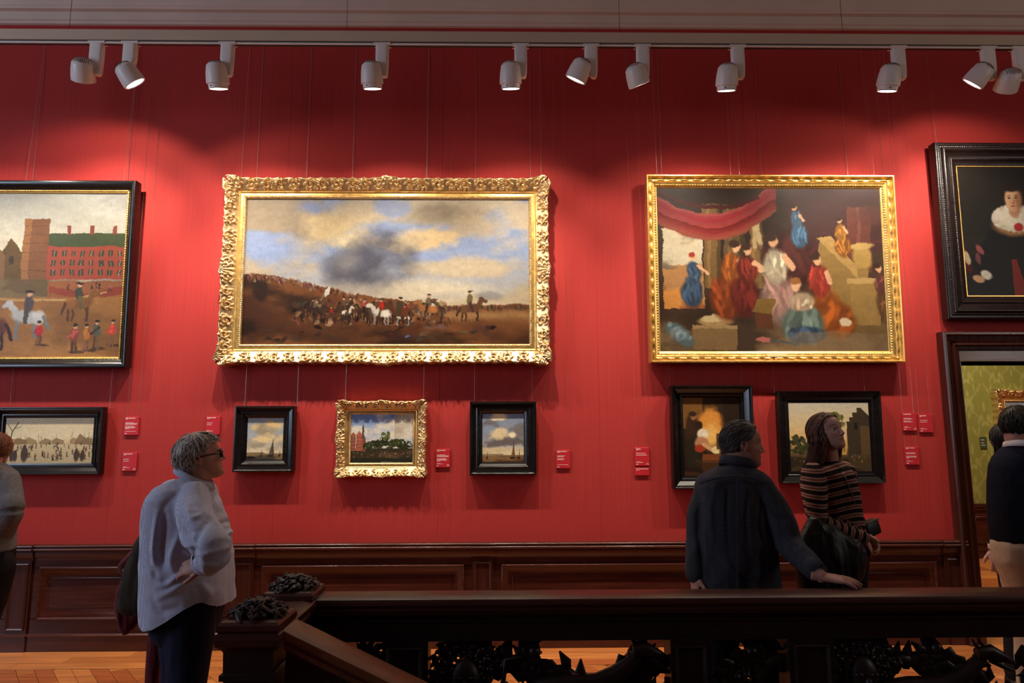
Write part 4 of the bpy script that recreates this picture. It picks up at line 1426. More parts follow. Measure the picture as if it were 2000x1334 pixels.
T1 = [(0.07, 0.78, 0.0062), (0.12, 0.16, 0.0028)]
B3 = [(0.32, 0.68, 0.0038), (0.365, 1.0, 0.0038), (0.41, 0.95, 0.0038), (0.52, 0.74, 0.0038), (0.565, 0.86, 0.0038), (0.61, 0.8, 0.0038), (0.655, 0.3, 0.0038)]
B2 = [(0.36, 0.46, 0.0040), (0.46, 0.42, 0.0040)]
FT = [(0.80, 0.9, 0.0028), (0.92, 0.16, 0.0062)]
FT2 = [(0.78, 0.3, 0.0028), (0.815, 0.55, 0.0028), (0.92, 0.16, 0.0062)]
card(257, 832, 'red caption card beside the upper right corner of the skating picture', T1 + B3 + FT)
card(253, 902, 'red caption card with headphone mark, lower right of the skating picture', [(0.07, 0.72, 0.0062), (0.12, 0.2, 0.0028)] + B2 + FT2, True)
card(416, 831, 'red caption card partly hidden by the grey-haired person\'s head', [(0.07, 0.72, 0.0062), (0.12, 0.2, 0.0028)] + B2 + FT2)
card(865, 895, 'red caption card with headphone mark right of the small gilt-framed town view', [(0.07, 0.72, 0.0062), (0.12, 0.2, 0.0028)] + B3 + FT2, True)
card(1100, 897, 'red caption card standing alone right of the grey seascape', [(0.07, 0.82, 0.0062), (0.12, 0.24, 0.0028), (0.31, 0.68, 0.0038), (0.36, 0.5, 0.0038), (0.47, 0.6, 0.0038), (0.52, 0.55, 0.0038)] + FT)
card(1254, 892, 'upper of two stacked red caption cards left of the firelit interior', [(0.07, 0.4, 0.0062), (0.12, 0.22, 0.0028), (0.31, 0.8, 0.0045), (0.41, 0.92, 0.0045)] + FT2, True)
card(1254, 921, 'short red caption card directly under a taller one, left of the firelit interior', [(0.15, 1.0, 0.0045), (0.33, 0.26, 0.0035)], h=0.062, threads=False)
card(1776, 824, 'left of two side-by-side red caption cards right of the evening landscape', [(0.07, 0.66, 0.0062), (0.3, 0.64, 0.0038), (0.345, 0.78, 0.0038), (0.45, 0.6, 0.0038), (0.5, 0.78, 0.0038)] + FT2, True)
card(1808, 827, 'right of two side-by-side red caption cards nearest the doorway', [(0.07, 0.56, 0.0062), (0.12, 0.16, 0.0028), (0.32, 0.66, 0.0038), (0.42, 0.6, 0.0038)] + FT2)
card(1781, 890, 'red caption card below a pair of cards near the doorway', [(0.07, 0.74, 0.005), (0.12, 0.2, 0.0028), (0.34, 0.8, 0.0036), (0.39, 0.8, 0.0036), (0.53, 0.86, 0.0036), (0.58, 0.86, 0.0036), (0.63, 0.2, 0.0036)] + FT2)
card(1921, 865, 'dark green caption card on the damask wall of the next room', [(0.25, 0.7, 0.008), (0.5, 0.6, 0.006), (0.7, 0.8, 0.006)], h=0.165, w=0.095, mat_=M_CARDG, Y=GY, threads=False)


# ------------------------------------------------------------------ lighting track and spotlights
TY = -0.95
TZ = at(1000, 89, TY)[2]      # underside of the track
tr = thing('lighting_track', 'long beige ceiling track beam carrying the white spotlights', 'track', (0, TY, TZ+0.005))
ZT, ZB, ZS, ZL = [at(1000, q, TY - 0.02)[2] for q in (62, 82, 85.5, 88.5)]
obj('beam', G().box(-7.5, 8.0, TY - 0.02, TY + 0.012, ZB, ZT), M_BEAM, tr)
obj('slot', G().box(-7.5, 8.0, TY - 0.006, TY + 0.012, ZL - 0.002, ZB), M_GRAPH, tr)
obj('rail', G().box(-7.5, 8.0, TY - 0.02, TY - 0.010, ZL, ZS), M_WHITE, tr)
for px in (135, 677, 1210, 1645):
    x = at(px, 58, TY)[0]
    obj('suspension_wire', G().tube([(x, TY, ZT - 0.01), (x, TY, 6.0)], 0.0018, 6), M_GRAPH, tr)
for px in (880, 1090, 1720):
    x = at(px, 60, -0.3)[0]
    obj('wire_clip', G().box(x - 0.05, x + 0.05, TY - 0.005, TY + 0.012, ZT, ZT + 0.012), M_GRAPH, tr)


def frame_from(axis, hint):
    a = np.array(axis, float)
    a /= np.linalg.norm(a)
    h = np.array(hint, float)
    s = np.cross(h, a)
    s /= np.linalg.norm(s)
    t = np.cross(a, s)
    M = np.eye(4)
    M[:3, 0], M[:3, 1], M[:3, 2] = s, t, a
    return M


def spot(stem_px, head_px, head_py, axis, label, style, power=1.0, core=42):
    sx = at(stem_px, 100, TY)[0]
    hc = at(head_px, head_py, TY - 0.02)
    root = thing('track_spotlight', label, 'spotlight', (sx, TY, TZ+0.000), 'white track spotlights')
    side = math.copysign(1, hc[0] - sx)
    g = G().box(sx - 0.062, sx + 0.062, TY - 0.026, TY + 0.026, TZ-0.012, TZ+0.005)
    obj('adapter', g, M_WHITE, root)
    # gear box: rounded slab, wide at the top, drawn in to one side at the bottom
    rings = []
    for z, a, b, th in ((TZ-0.010, -0.046, 0.046, 0.030), (TZ-0.033, -0.048, 0.048, 0.032), (TZ-0.128, -0.048, 0.048, 0.032), (TZ-0.166, -0.038, 0.047, 0.031), (TZ-0.214, -0.018, 0.045, 0.029), (TZ-0.247, -0.004, 0.042, 0.026),
                        (TZ-0.259, 0.004, 0.036, 0.020)):
        if side > 0:
            a, b = -b, -a
        c, hw = (a + b) / 2, (b - a) / 2
        an = np.arange(20) * 2 * math.pi / 20
        q = 0.45
        rings.append(np.stack([sx + c + hw * np.sign(np.cos(an)) * np.abs(np.cos(an)) ** q, TY + th * np.sign(np.sin(an)) * np.abs(np.sin(an)) ** q, np.full(20, z)], 1))
    obj('gear_box', G().loft(rings), M_WHITE, root, smooth=True, sharp=40)
    M = frame_from(axis, (0, 0, 1))
    M[:3, :2] *= 1.28
    M[:3, 2] *= 0.95
    M[:3, 3] = hc
    k = 0.115        # unit: head radius scale
    R, L = 0.064, 0.135
    # head: z is along the beam
    body = [(0.040, -0.078), (0.050, -0.074), (0.054, -0.066), (0.060, -0.02), (0.0635, 0.03), (0.064, 0.066), (0.061, 0.069), (0.057, 0.069), (0.057, 0.03)]
    head = obj('head', G().lathe(body, 32, M), M_WHITE, root, smooth=True, sharp=40)
    cap = [(0.050, -0.072)] + [(0.047 * math.cos(t), -0.072 - 0.034 * math.sin(t)) for t in np.linspace(0.05, 1.5, 8)]
    obj('vent_cap', G().lathe(cap, 28, M), M_WHITE, head, smooth=True)
    g = G()
    for i in range(9):
        x = (i - 4) * 0.0092
        zt = -0.072 - 0.034 * math.sqrt(max(0, 1 - (x / 0.05) ** 2)) * 0.75
        for s_ in (-1, 1):
            pts = []
            for t in np.linspace(0.25, 0.95, 5):
                rr = 0.047 * math.sqrt(max(0, 1 - (x / 0.047) ** 2))
                th = t * math.pi / 2
                pts.append((x, s_ * rr * math.cos(th) * 1.01, -0.072 - 0.034 * math.sqrt(max(0, 1 - (x / 0.047) ** 2)) * math.sin(th) * 1.02))
            g.tube(xf(M, pts), 0.0022, 5)
    obj('vent_slot', g, M_GRAPH, head)['kind'] = 'stuff'
    if style == 'snoot':
        sn = [(0.056, 0.05), (0.0545, 0.09), (0.0545, 0.106), (0.052, 0.107), (0.050, 0.10), (0.050, 0.05)]
        obj('snoot', G().lathe(sn, 32, M), M_WHITE, head, smooth=True, sharp=40)
        lz, lr = 0.103, 0.0505
        obj('screw', G().ell(xf(M, [(0.02, -0.052 if M[1, 1] > 0 else 0.052, 0.085)])[0], (0.005, 0.005, 0.005), 8, 6), M_GRAPH, head)
    else:
        lz, lr = 0.064, 0.056
    ring = G().lathe([(lr, lz - 0.004), (lr + 0.004, lz - 0.002), (lr + 0.004, lz + 0.003), (lr - 0.002, lz + 0.003), (lr - 0.002, lz - 0.004)], 32, M)
    obj('bezel', ring, M_GRAPH if style != 'snoot' else M_WHITE, head, smooth=True, sharp=40)
    lens = G().lathe([(lr - 0.001, lz - 0.006), (lr - 0.001, lz), (0.02, lz + 0.003), (0.0, lz + 0.0035)], 28, M)
    obj('lens', lens, M_LENS, head, smooth=True)
    # arm between gear box and head
    p0 = np.array([sx + (0.022 if side < 0 else -0.022), TY, TZ-0.247])
    dirv = p0 - hc
    p1 = hc + dirv * 0.62
    obj('pivot_arm', G().tube([p0, (p0 + p1) / 2 + (0, 0, -0.004), p1, hc + dirv * 0.4], [0.010, 0.009, 0.011, 0.011], 8), M_WHITE, root, smooth=True)
    d = np.array(axis, float)
    d /= np.linalg.norm(d)
    for nm, pw, hf, bl in (('spill', SPILL, 61, 0.4), ('core', CORE, core, 1.0)):
        if power <= 0:
            continue
        l = bpy.data.lights.new(nm, 'SPOT')
        l.energy = LAMP_POWER * power * pw
        l.color = LAMP_COL
        l.spot_size = math.radians(2 * hf)
        l.spot_blend = bl
        l.shadow_soft_size = 0.03
        o = bpy.data.objects.new(nm, l)
        COL.objects.link(o)
        o.parent = root
        o.location = hc + d * (lz * 0.95 + 0.014) - np.array(root.location)
        o.rotation_euler = Vector(d).to_track_quat('-Z', 'Y').to_euler()
    return root


DN = (0.03, 0.36, -0.93)
spot(-118, -142, 146, DN, 'added white snooted spotlight out of view on the left, lighting the palace picture', 'snoot', 0.8)  # unseen lamp added past the left edge to brighten the palace picture
spot(190, 162, 140, (-0.22, 0.62, -0.75), 'leftmost white spotlight turned away towards the left-hand pictures', 'open', 0.9)
spot(255, 253, 148, (0.5, 0.4, -0.77), 'white spotlight tilted to show its glowing round lens', 'open', 0.5)
spot(445, 424, 146, DN, 'upright white snooted spotlight above the left end of the carved gilt frame', 'snoot', 1.0)
spot(747, 726, 146, DN, 'upright white snooted spotlight above the middle of the carved gilt frame', 'snoot', 1.0)
spot(1017, 997, 146, DN, 'upright white snooted spotlight above the right end of the carved gilt frame', 'snoot', 1.0)
spot(1154, 1131, 140, (-0.40, 0.36, -0.84), 'white spotlight slanting left above the gap between the two gilt frames', 'open', 0.2)
spot(1255, 1244, 150, (0.36, 0.36, -0.86), 'white spotlight slanting right near the left corner of the plain gilt frame', 'open', 0.35)
spot(1440, 1420, 150, DN, 'upright white snooted spotlight above the middle of the plain gilt frame', 'snoot', 1.0)
spot(1753, 1737, 151, (-0.05, 0.36, -0.93), 'white snooted spotlight above the right end of the plain gilt frame', 'snoot', 1.0)
spot(1928, 1911, 149, (-0.45, 0.55, -0.70), 'white spotlight slanting left, second from the right end', 'open', 0.35)
spot(1990, 1969, 160, (0.1, 0.72, -0.62), 'white spotlight at the right end, turned away to the portrait', 'open', 0.6)


# ------------------------------------------------------------------ carved balustrade round the stairwell
BY = -2.60       # front face plane of the long balustrade
RZ = 0.965       # top of its handrail


def spiral(cx, cz, r0, r1, a0, a1, n=26):
    t = np.linspace(0, 1, n)
    r = r0 + (r1 - r0) * t ** 0.8
    a = a0 + (a1 - a0) * t
    return np.stack([cx + r * np.cos(a), cz + r * np.sin(a)], 1)


def bez(p0, p1, p2, p3, n=18):
    t = np.linspace(0, 1, n)[:, None]
    p0, p1, p2, p3 = map(np.array, (p0, p1, p2, p3))
    return (1 - t) ** 3 * p0 + 3 * (1 - t) ** 2 * t * p1 + 3 * (1 - t) * t ** 2 * p2 + t ** 3 * p3


def stem(g, P, r0, r1, y, flat=0.75, n=8):
    P = np.asarray(P)
    R = np.linspace(r0, r1, len(P))
    g.tube(np.stack([P[:, 0], np.full(len(P), y), P[:, 1]], 1), R, n, flat, up=(0, 1, 0.01))


def lobes(g, P, size, y, side=1, every=3, r=None, start=0):
    """pointed leaf lobes growing off one side of a stem: a serrated acanthus edge"""
    P = np.asarray(P)
    T = np.gradient(P, axis=0)
    T /= np.linalg.norm(T, axis=1)[:, None] + 1e-9
    for i in range(start, len(P) - 1, every):
        t = T[i]
        nrm = np.array([-t[1], t[0]]) * side
        k = size * (0.75 + 0.5 * (r.rand() if r is not None else 0.5)) * (1 - 0.45 * i / len(P))
        tip = P[i] + nrm * k + t * k * 0.75
        mid = P[i] + nrm * k * 0.62 + t * k * 0.18
        Q = np.array([P[i] - t * k * 0.1, mid, tip])
        g.tube(np.stack([Q[:, 0], [y, y - 0.012, y + 0.002], Q[:, 1]], 1), [k * 0.30, k * 0.34, k * 0.05], 6, 0.5, up=(0, 1, 0.01))


def scroll(g, cx, cz, r0, a0, turns, y, seed, th=0.020, lobe=0.05):
    r = RS(seed)
    P = spiral(cx, cz, r0, r0 * 0.16, a0, a0 + turns * 2 * math.pi)
    stem(g, P, th, th * 0.55, y)
    s = -1 if turns > 0 else 1
    lobes(g, P[:18], lobe, y, s, 2, r)
    g.ell((P[-1][0], y, P[-1][1]), (th * 1.1, th * 1.1, th * 1.1), 8, 6)
    return P


def carved_panel(x0, x1, z0, z1, y, seed, parent, name='carved_panel'):
    """pierced acanthus scrollwork between two posts"""
    g = G()
    r = RS(seed)
    Wd, Hd = x1 - x0, z1 - z0
    cz = (z0 + z1) / 2
    n = max(1, int(round(Wd / (Hd * 0.52))))
    st = Wd / n
    for i in range(n):
        cx = x0 + st * (i + 0.5)
        up = 1 if i % 2 == 0 else -1
        q = min(st, Hd) * 0.5
        for k, (ox, oz, rr, tn) in enumerate(((-0.02, 0.27 * up, 0.36, 1.35 * up), (0.10, -0.26 * up, 0.34, -1.3 * up), (-0.36, -0.05 * up, 0.2, -1.1), (0.40, 0.06 * up, 0.2, 1.1), (0.1, 0.62 * up, 0.2, 1.0), (-0.2, -0.66 * up, 0.2, -1.0))):
            X, Z = cx + ox * st, cz + oz * Hd * 0.62
            R_ = rr * min(st, Hd) * 0.75
            Z = min(max(Z, z0 + R_ * 0.8), z1 - R_ * 0.8)
            scroll(g, X, Z, R_, r.rand() * 1.4 + (2.2 if up > 0 else -0.9), tn, y + 0.012 * r.randn(), seed * 31 + i * 7 + k, 0.027, 0.066)
        for k in range(2):
            X, Z = x0 + st * (i + r.rand()), z0 + Hd * (0.25 + 0.7 * r.rand())
            R_ = Hd * (0.07 + 0.06 * r.rand())
            Z = min(Z, z1 - R_)
            scroll(g, min(max(X, x0 + R_), x1 - R_), Z, R_, r.rand() * 6, r.choice([-1, 1]) * 1.2, y + 0.02 * r.randn(), seed * 57 + i * 9 + k, 0.020, 0.055)
        # main undulating stem linking one scroll to the next
        P = bez((x0 + st * i, cz - 0.30 * Hd * up), (x0 + st * (i + 0.35), cz - 0.48 * Hd * up), (x0 + st * (i + 0.65), cz + 0.48 * Hd * up), (x0 + st * (i + 1), cz + 0.30 * Hd * up), 22)
        stem(g, P, 0.036, 0.034, y)
        lobes(g, P, 0.085, y, 1, 3, r)
        lobes(g, P, 0.08, y, -1, 3, r, 1)
    g.box(x0, x1, y - 0.03, y + 0.03, z0 - 0.03, z0 + 0.012)
    return obj(name, g, M_OAKDK, parent, smooth=True, sharp=50)


def beast(parent, x0, z0, s, d, y):
    """a crouching long-necked beast worked into the scrolls"""
    g = G()
    body = [(-0.42, 0.10), (-0.30, 0.17), (-0.1, 0.20), (0.12, 0.21), (0.26, 0.25), (0.36, 0.33), (0.45, 0.41)]
    rad = [0.05, 0.085, 0.085, 0.075, 0.085, 0.06, 0.042]
    g.tube([(x0 + d * a * s, y, z0 + b * s) for a, b in body], [q * s for q in rad], 12, 0.8, up=(0, 1, 0.01))
    g.tube([(x0 + d * a * s, y - 0.01, z0 + b * s) for a, b in ((0.40, 0.44), (0.5, 0.45), (0.60, 0.41), (0.68, 0.37))], [0.045 * s, 0.058 * s, 0.036 * s, 0.016 * s], 10, 0.8, up=(0, 1, 0.01))
    g.tube([(x0 + d * a * s, y - 0.01, z0 + b * s) for a, b in ((0.50, 0.40), (0.60, 0.345), (0.66, 0.32))], [0.026 * s, 0.018 * s, 0.010 * s], 8, 0.8, up=(0, 1, 0.01))
    for a, b, c in (((0.24, 0.2), (0.40, 0.10), (0.56, 0.06)), ((0.14, 0.18), (0.10, 0.02), (0.24, -0.06)), ((-0.3, 0.14), (-0.2, -0.02), (-0.32, -0.10)), ((-0.36, 0.12), (-0.48, 0.0), (-0.44, -0.12))):
        g.tube([(x0 + d * p[0] * s, y - 0.01, z0 + p[1] * s) for p in (a, b, c)], [0.05 * s, 0.034 * s, 0.02 * s], 8, 0.9, up=(0, 1, 0.01))
    g.tube([(x0 + d * a * s, y, z0 + b * s) for a, b in ((-0.42, 0.12), (-0.58, 0.22), (-0.56, 0.38), (-0.44, 0.40))], [0.03 * s, 0.024 * s, 0.02 * s, 0.012 * s], 8, 1, up=(0, 1, 0.01))
    for k in (0.43, 0.48):
        g.tube([(x0 + d * k * s, y, z0 + 0.47 * s), (x0 + d * (k - 0.05) * s, y, z0 + 0.54 * s)], [0.02 * s, 0.004 * s], 6, 1, up=(0, 1, 0.01))
    return obj('carved_beast', g, M_OAKDK, parent, smooth=True, sharp=60)


RAILP = [(-0.075, RZ - 0.034), (-0.075, RZ - 0.022), (-0.068, RZ - 0.010), (-0.05, RZ - 0.003), (-0.02, RZ), (0.05, RZ), (0.085, RZ - 0.004), (0.10, RZ - 0.014), (0.10, RZ - 0.034),
         (0.088, RZ - 0.038), (0.088, RZ - 0.046), (0.094, RZ - 0.052), (0.085, RZ - 0.075), (0.06, RZ - 0.082), (-0.04, RZ - 0.082), (-0.062, RZ - 0.075), (-0.070, RZ - 0.054), (-0.062, RZ - 0.048),
         (-0.062, RZ - 0.038)]
XN = at(553, 1163, BY - 0.16)[0] + 0.030           # east face of the far newel, less the joint
bal = thing('balustrade', 'long dark carved wooden balustrade with broad handrail across the front', 'balustrade', (1.0, BY, -0.012))
obj('handrail', G().prism([(BY + p, q) for p, q in RAILP], 0, XN + 0.084, 4.6), M_RAIL, bal, smooth=True, sharp=35)
g = G().box(XN + 0.06, 4.6, BY - 0.035, BY + 0.055, RZ - 0.185, RZ - 0.080)
g.box(XN + 0.06, 4.6, BY - 0.045, BY + 0.06, RZ - 0.108, RZ - 0.098)
g.box(XN + 0.06, 4.6, BY - 0.042, BY + 0.06, RZ - 0.190, RZ - 0.180)
obj('frieze', g, M_OAKDK, bal)
g = G().box(XN + 0.06, 4.6, BY - 0.05, BY + 0.07, -0.012, 0.14)
g.box(XN + 0.06, 4.6, BY - 0.04, BY + 0.06, 0.14, 0.165)
obj('base_rail', g, M_OAKDK, bal)
PZ0, PZ1 = 0.165, RZ - 0.185
posts = []
for pa, pb in ((746, 836), (1310, 1389), (1541, 1630), (2110, 2200)):
    a, b = at(pa, 1290, BY - 0.05)[0], at(pb, 1290, BY - 0.05)[0]
    g = G().box(a, b, BY - 0.055, BY + 0.075, PZ0, PZ1 + 0.005)
    V, F = rect_ring(a + 0.02, b - 0.02, PZ0 + 0.03, PZ1 - 0.025, [(0, 0), (0, 0.008), (0.006, 0.012), (0.014, 0.004), (0.02, 0.0), (0.03, -0.004)], BY - 0.055).arr()
    g.add(V, F)
    obj('post', g, M_OAKDK, bal)
    posts.append((a, b))
obj('carved_panel', G().box(XN + 0.06, XN + 0.1, BY - 0.04, BY + 0.06, PZ0, PZ1), M_OAKDK, bal)
spans = [(XN + 0.1, posts[0][0]), (posts[0][1], posts[1][0]), (posts[1][1], posts[2][0]), (posts[2][1], posts[3][0])]
for i, (a, b) in enumerate(spans):
    carved_panel(a, b, PZ0, PZ1, BY + 0.01, 11 + i, bal)
beast(bal, spans[1][0] + 0.66, 0.47, 0.58, 1, BY - 0.02)
for (a_, b_), k_ in ((spans[1], 0.16), (spans[3], 0.14)):
    # a carved head with curling locks set among the scrolls
    g = G()
    x_, z_ = a_ + k_, 0.60
    g.ell((x_, BY - 0.01, z_), (0.070, 0.045, 0.098), 16, 10)
    g.ell((x_, BY - 0.055, z_ - 0.015), (0.018, 0.022, 0.035), 8, 6)
    for q in (-1, 1):
        g.ell((x_ + q * 0.035, BY - 0.05, z_ + 0.025), (0.02, 0.012, 0.012), 8, 6)
        g.ell((x_ + q * 0.045, BY - 0.045, z_ - 0.03), (0.026, 0.018, 0.024), 8, 6)
    g.ell((x_, BY - 0.05, z_ - 0.07), (0.03, 0.014, 0.012), 8, 6)
    for q in range(9):
        an_ = math.pi * (0.05 + 0.9 * q / 8)
        scroll(g, x_ + 0.105 * math.cos(an_), z_ + 0.02 + 0.13 * math.sin(an_), 0.045, an_, 1.2, BY - 0.01, 200 + q, 0.016, 0.03)
        g.tube([(x_ + 0.07 * math.cos(-an_), BY - 0.02, z_ - 0.07 * math.sin(an_)), (x_ + 0.10 * math.cos(-an_), BY - 0.02, z_ - 0.15 - 0.06 * math.sin(an_)), (x_ + 0.07 * math.cos(-an_), BY - 0.01, z_ - 0.24)], [0.028, 0.024, 0.006], 6)
    obj('carved_mask', g, M_OAKDK, bal, smooth=True, sharp=60)
beast(bal, spans[3][0] + 0.40, 0.44, 0.60, 1, BY - 0.02)


def newel(px, py, Y, label, panel_seed):
    """square newel post with moulded cap and a mound of carved foliage on top; px, py: middle of the cap's upper edge"""
    c = at(px, py, Y - 0.16)
    zc = c[2]
    x, y = c[0], Y
    root = thing('newel_post', label, 'newel post', (x, y, -0.012))
    h = 0.086
    sq = lambda z, a: [(x - a, y - a, z), (x + a, y - a, z), (x + a, y + a, z), (x - a, y + a, z)]
    g = G().loft([sq(-0.012, h + 0.03), sq(0.16, h + 0.03), sq(0.18, h + 0.012), sq(0.2, h), sq(zc - 0.21, h), sq(zc - 0.205, h + 0.012), sq(zc - 0.185, h + 0.012), sq(zc - 0.18, h + 0.002), sq(zc - 0.11, h + 0.004)])
    shaft = obj('shaft', g, M_OAKDK, root)
    for rot in range(4):
        V, F = rect_ring(-0.062, 0.062, 0.26, zc - 0.26, [(0, 0), (0, 0.01), (0.008, 0.013), (0.016, 0.004), (0.03, 0.0), (0.04, -0.004)], -h).arr()
        a = rot * math.pi / 2
        V = np.stack([x + V[:, 0] * math.cos(a) - V[:, 1] * math.sin(a), y + V[:, 0] * math.sin(a) + V[:, 1] * math.cos(a), V[:, 2]], 1)
        obj('panel_moulding', (V, F), M_OAKDK, shaft)
    g = G().loft([sq(zc - 0.115, h), sq(zc - 0.10, h + 0.01), sq(zc - 0.085, h + 0.026), sq(zc - 0.06, h + 0.032), sq(zc - 0.045, h + 0.028), sq(zc - 0.04, h + 0.020), sq(zc - 0.032, h + 0.026), sq(zc - 0.014, h + 0.024),
                  sq(zc - 0.004, h + 0.016), sq(zc, h + 0.0)])
    obj('cap', g, M_RAIL, root)
    g = G()
    r = RS(panel_seed)
    for i in range(5):
        g.ell((x + 0.05 * math.cos(i * 1.26), y + 0.05 * math.sin(i * 1.26), zc + 0.010), (0.045, 0.045, 0.024), 8, 5)
    for ring, (n, rad, zz, ln) in enumerate(((20, 0.074, 0.008, 0.060), (15, 0.052, 0.026, 0.056), (9, 0.028, 0.040, 0.05))):
        for i in range(n):
            a = i / n * 6.283 + ring * 0.4 + 0.15 * r.randn()
            b = np.array([x + rad * math.cos(a) * 1.1, y + rad * math.sin(a) * 1.1, zc + zz * 0.9])
            d = np.array([math.cos(a), math.sin(a), 0])
            t = np.array([-math.sin(a), math.cos(a), 0]) * r.choice([-1, 1])
            P = [b - d * 0.03, b + (0, 0, 0.014), b + d * ln * 0.35 + t * 0.012 + (0, 0, 0.008), b + d * ln * 0.42 + t * 0.03 + (0, 0, -0.012 + 0.008 * r.rand())]
            g.tube(P, [0.009, 0.012, 0.009, 0.003], 6, 0.7)
            Q = spiral(0, 0, 0.014, 0.004, r.rand() * 6, r.rand() * 6 + 5, 10)
            u_ = np.array([math.cos(a), math.sin(a), 0.0])
            C0 = b + d * 0.012 + (0, 0, 0.014)
            g.tube([C0 + t * q0 + np.array([0, 0, 1]) * q1 * 0.6 for q0, q1 in Q], 0.0042, 5)
    g.ell((x, y, zc + 0.036), (0.022, 0.022, 0.016), 8, 5)
    obj('carved_foliage', g, M_OAKDK, root, smooth=True, sharp=60)
    return x, zc


NY = -3.10
xf_, zf = newel(553, 1163, BY, 'far carved newel post where the long balustrade begins', 5)
xn, zn = newel(474, 1222, NY, 'near carved newel post at the head of the stairs beside the grey-haired person', 8)
# short return of handrail between the two newels
ret = thing('handrail_return', 'short handrail linking the two newel posts', 'handrail', ((xf_ + xn) / 2, (BY + NY) / 2, -0.012))
V, F = G().prism([(p * 0.9, q) for p, q in RAILP], 1, NY + 0.116, BY - 0.116).arr()
V[:, 0] += (xn + xf_) / 2 + 0.02
obj('rail', (V, F), M_RAIL, ret, smooth=True, sharp=35)
xm = (xn + xf_) / 2 + 0.02
obj('frieze', G().box(xm - 0.035, xm + 0.045, NY + 0.092, BY - 0.092, RZ - 0.19, RZ - 0.08), M_OAKDK, ret)
obj('base_rail', G().box(xm - 0.05, xm + 0.05, NY + 0.092, BY - 0.092, -0.012, 0.16), M_OAKDK, ret)
g = G()
scroll(g, 0, 0.5, 0.13, 1.0, 1.3, 0, 3)
scroll(g, -0.02, 0.30, 0.11, 4.0, -1.2, 0, 4)
scroll(g, 0.03, 0.68, 0.08, 2.0, 1.1, 0, 6)
V, F = g.arr()
V = np.stack([V[:, 1] + xm, V[:, 0] + (NY + BY) / 2, V[:, 2]], 1)
obj('carved_panel', (V, F), M_OAKDK, ret, smooth=True, sharp=50)

# balustrade of the flight, falling away to the right
st = thing('stair_balustrade', 'sloping brown stair handrail falling to the right from the near newel post', 'balustrade', (xn + 1.2, NY, 0.2))
p0 = at(527, 1203, NY - 0.02)
p1 = at(800, 1336, NY - 0.02)
sl = (p1[2] - p0[2]) / (p1[0] - p0[0])
xa, xb = xn + 0.118, xn + 2.9


def slope_prism(prof, x0, x1):
    V, F = G().prism(prof, 0, x0, x1).arr()
    V[:, 2] += sl * (V[:, 0] - p0[0]) + p0[2]
    V[:, 1] += NY
    return V, F


obj('handrail', slope_prism([(p * 1.0, q - RZ) for p, q in RAILP], xa, xb), M_STAIRRAIL, st, smooth=True, sharp=35)
obj('frieze', slope_prism([(-0.04, -0.25), (0.05, -0.25), (0.05, -0.08), (-0.04, -0.08)], xa, xb), M_OAKDK, st)
obj('string', slope_prism([(-0.06, -1.05), (0.06, -1.05), (0.06, -0.75), (-0.06, -0.75)], xa, xb), M_OAKDK, st)
g = G()
r = RS(17)
for i in range(9):
    cx = xa + 0.16 + i * 0.30
    scroll(g, cx, -0.42, 0.14, r.rand() * 2 + (2 if i % 2 else -1), 1.3 if i % 2 else -1.3, 0.0, 50 + i)
    scroll(g, cx + 0.13, -0.60, 0.11, r.rand() * 6, -1.2 if i % 2 else 1.2, 0.01, 70 + i)
    scroll(g, cx + 0.15, -0.33, 0.08, r.rand() * 6, 1.1, -0.01, 90 + i)
V, F = g.arr()
V[:, 2] += sl * (V[:, 0] - p0[0]) + p0[2]
V[:, 1] += NY
obj('carved_panel', (V, F), M_OAKDK, st, smooth=True, sharp=50)


# ------------------------------------------------------------------ people: shared helpers
def to_quads(me):
    n = len(me.vertices)
    V = np.empty(n * 3, np.float32)
    me.vertices.foreach_get('co', V)
    L = np.empty(len(me.loops), np.int32)
    me.loops.foreach_get('vertex_index', L)
    return V.reshape(-1, 3).astype(float), L.reshape(-1, 4)


def remesh(g, voxel, it=3, lam=0.5):
    """union of overlapping closed pieces as one continuous skin"""
    V, F = g.arr()
    me = build_mesh('tmp', V, F)
    o = bpy.data.objects.new('tmp', me)
    COL.objects.link(o)
    m = o.modifiers.new('r', 'REMESH')
    m.mode = 'VOXEL'
    m.voxel_size = voxel
    dg = bpy.context.evaluated_depsgraph_get()
    me2 = bpy.data.meshes.new_from_object(o.evaluated_get(dg))
    V, F = to_quads(me2)
    bpy.data.objects.remove(o)
    bpy.data.meshes.remove(me)
    bpy.data.meshes.remove(me2)
    return relax(V, F, it, lam), F


def relax(V, F, it=3, lam=0.5):
    a = np.concatenate([F[:, 0], F[:, 1], F[:, 2], F[:, 3]])
    b = np.concatenate([F[:, 1], F[:, 2], F[:, 3], F[:, 0]])
    n = len(V)
    cnt = np.bincount(a, minlength=n) + np.bincount(b, minlength=n) + 1e-9
    for i in range(it):
        s = np.stack([np.bincount(a, V[b, k], n) + np.bincount(b, V[a, k], n) for k in range(3)], 1)
        V = V + lam * (s / cnt[:, None] - V)
    return V


def vnormals(V, F):
    fn = np.cross(V[F[:, 2]] - V[F[:, 0]], V[F[:, 3]] - V[F[:, 1]])
    N = np.zeros_like(V)
    for k in range(4):
        for c in range(3):
            N[:, c] += np.bincount(F[:, k], fn[:, c], len(V))
    return N / (np.linalg.norm(N, axis=1)[:, None] + 1e-12)


_T = RS(7).rand(32, 32, 32)


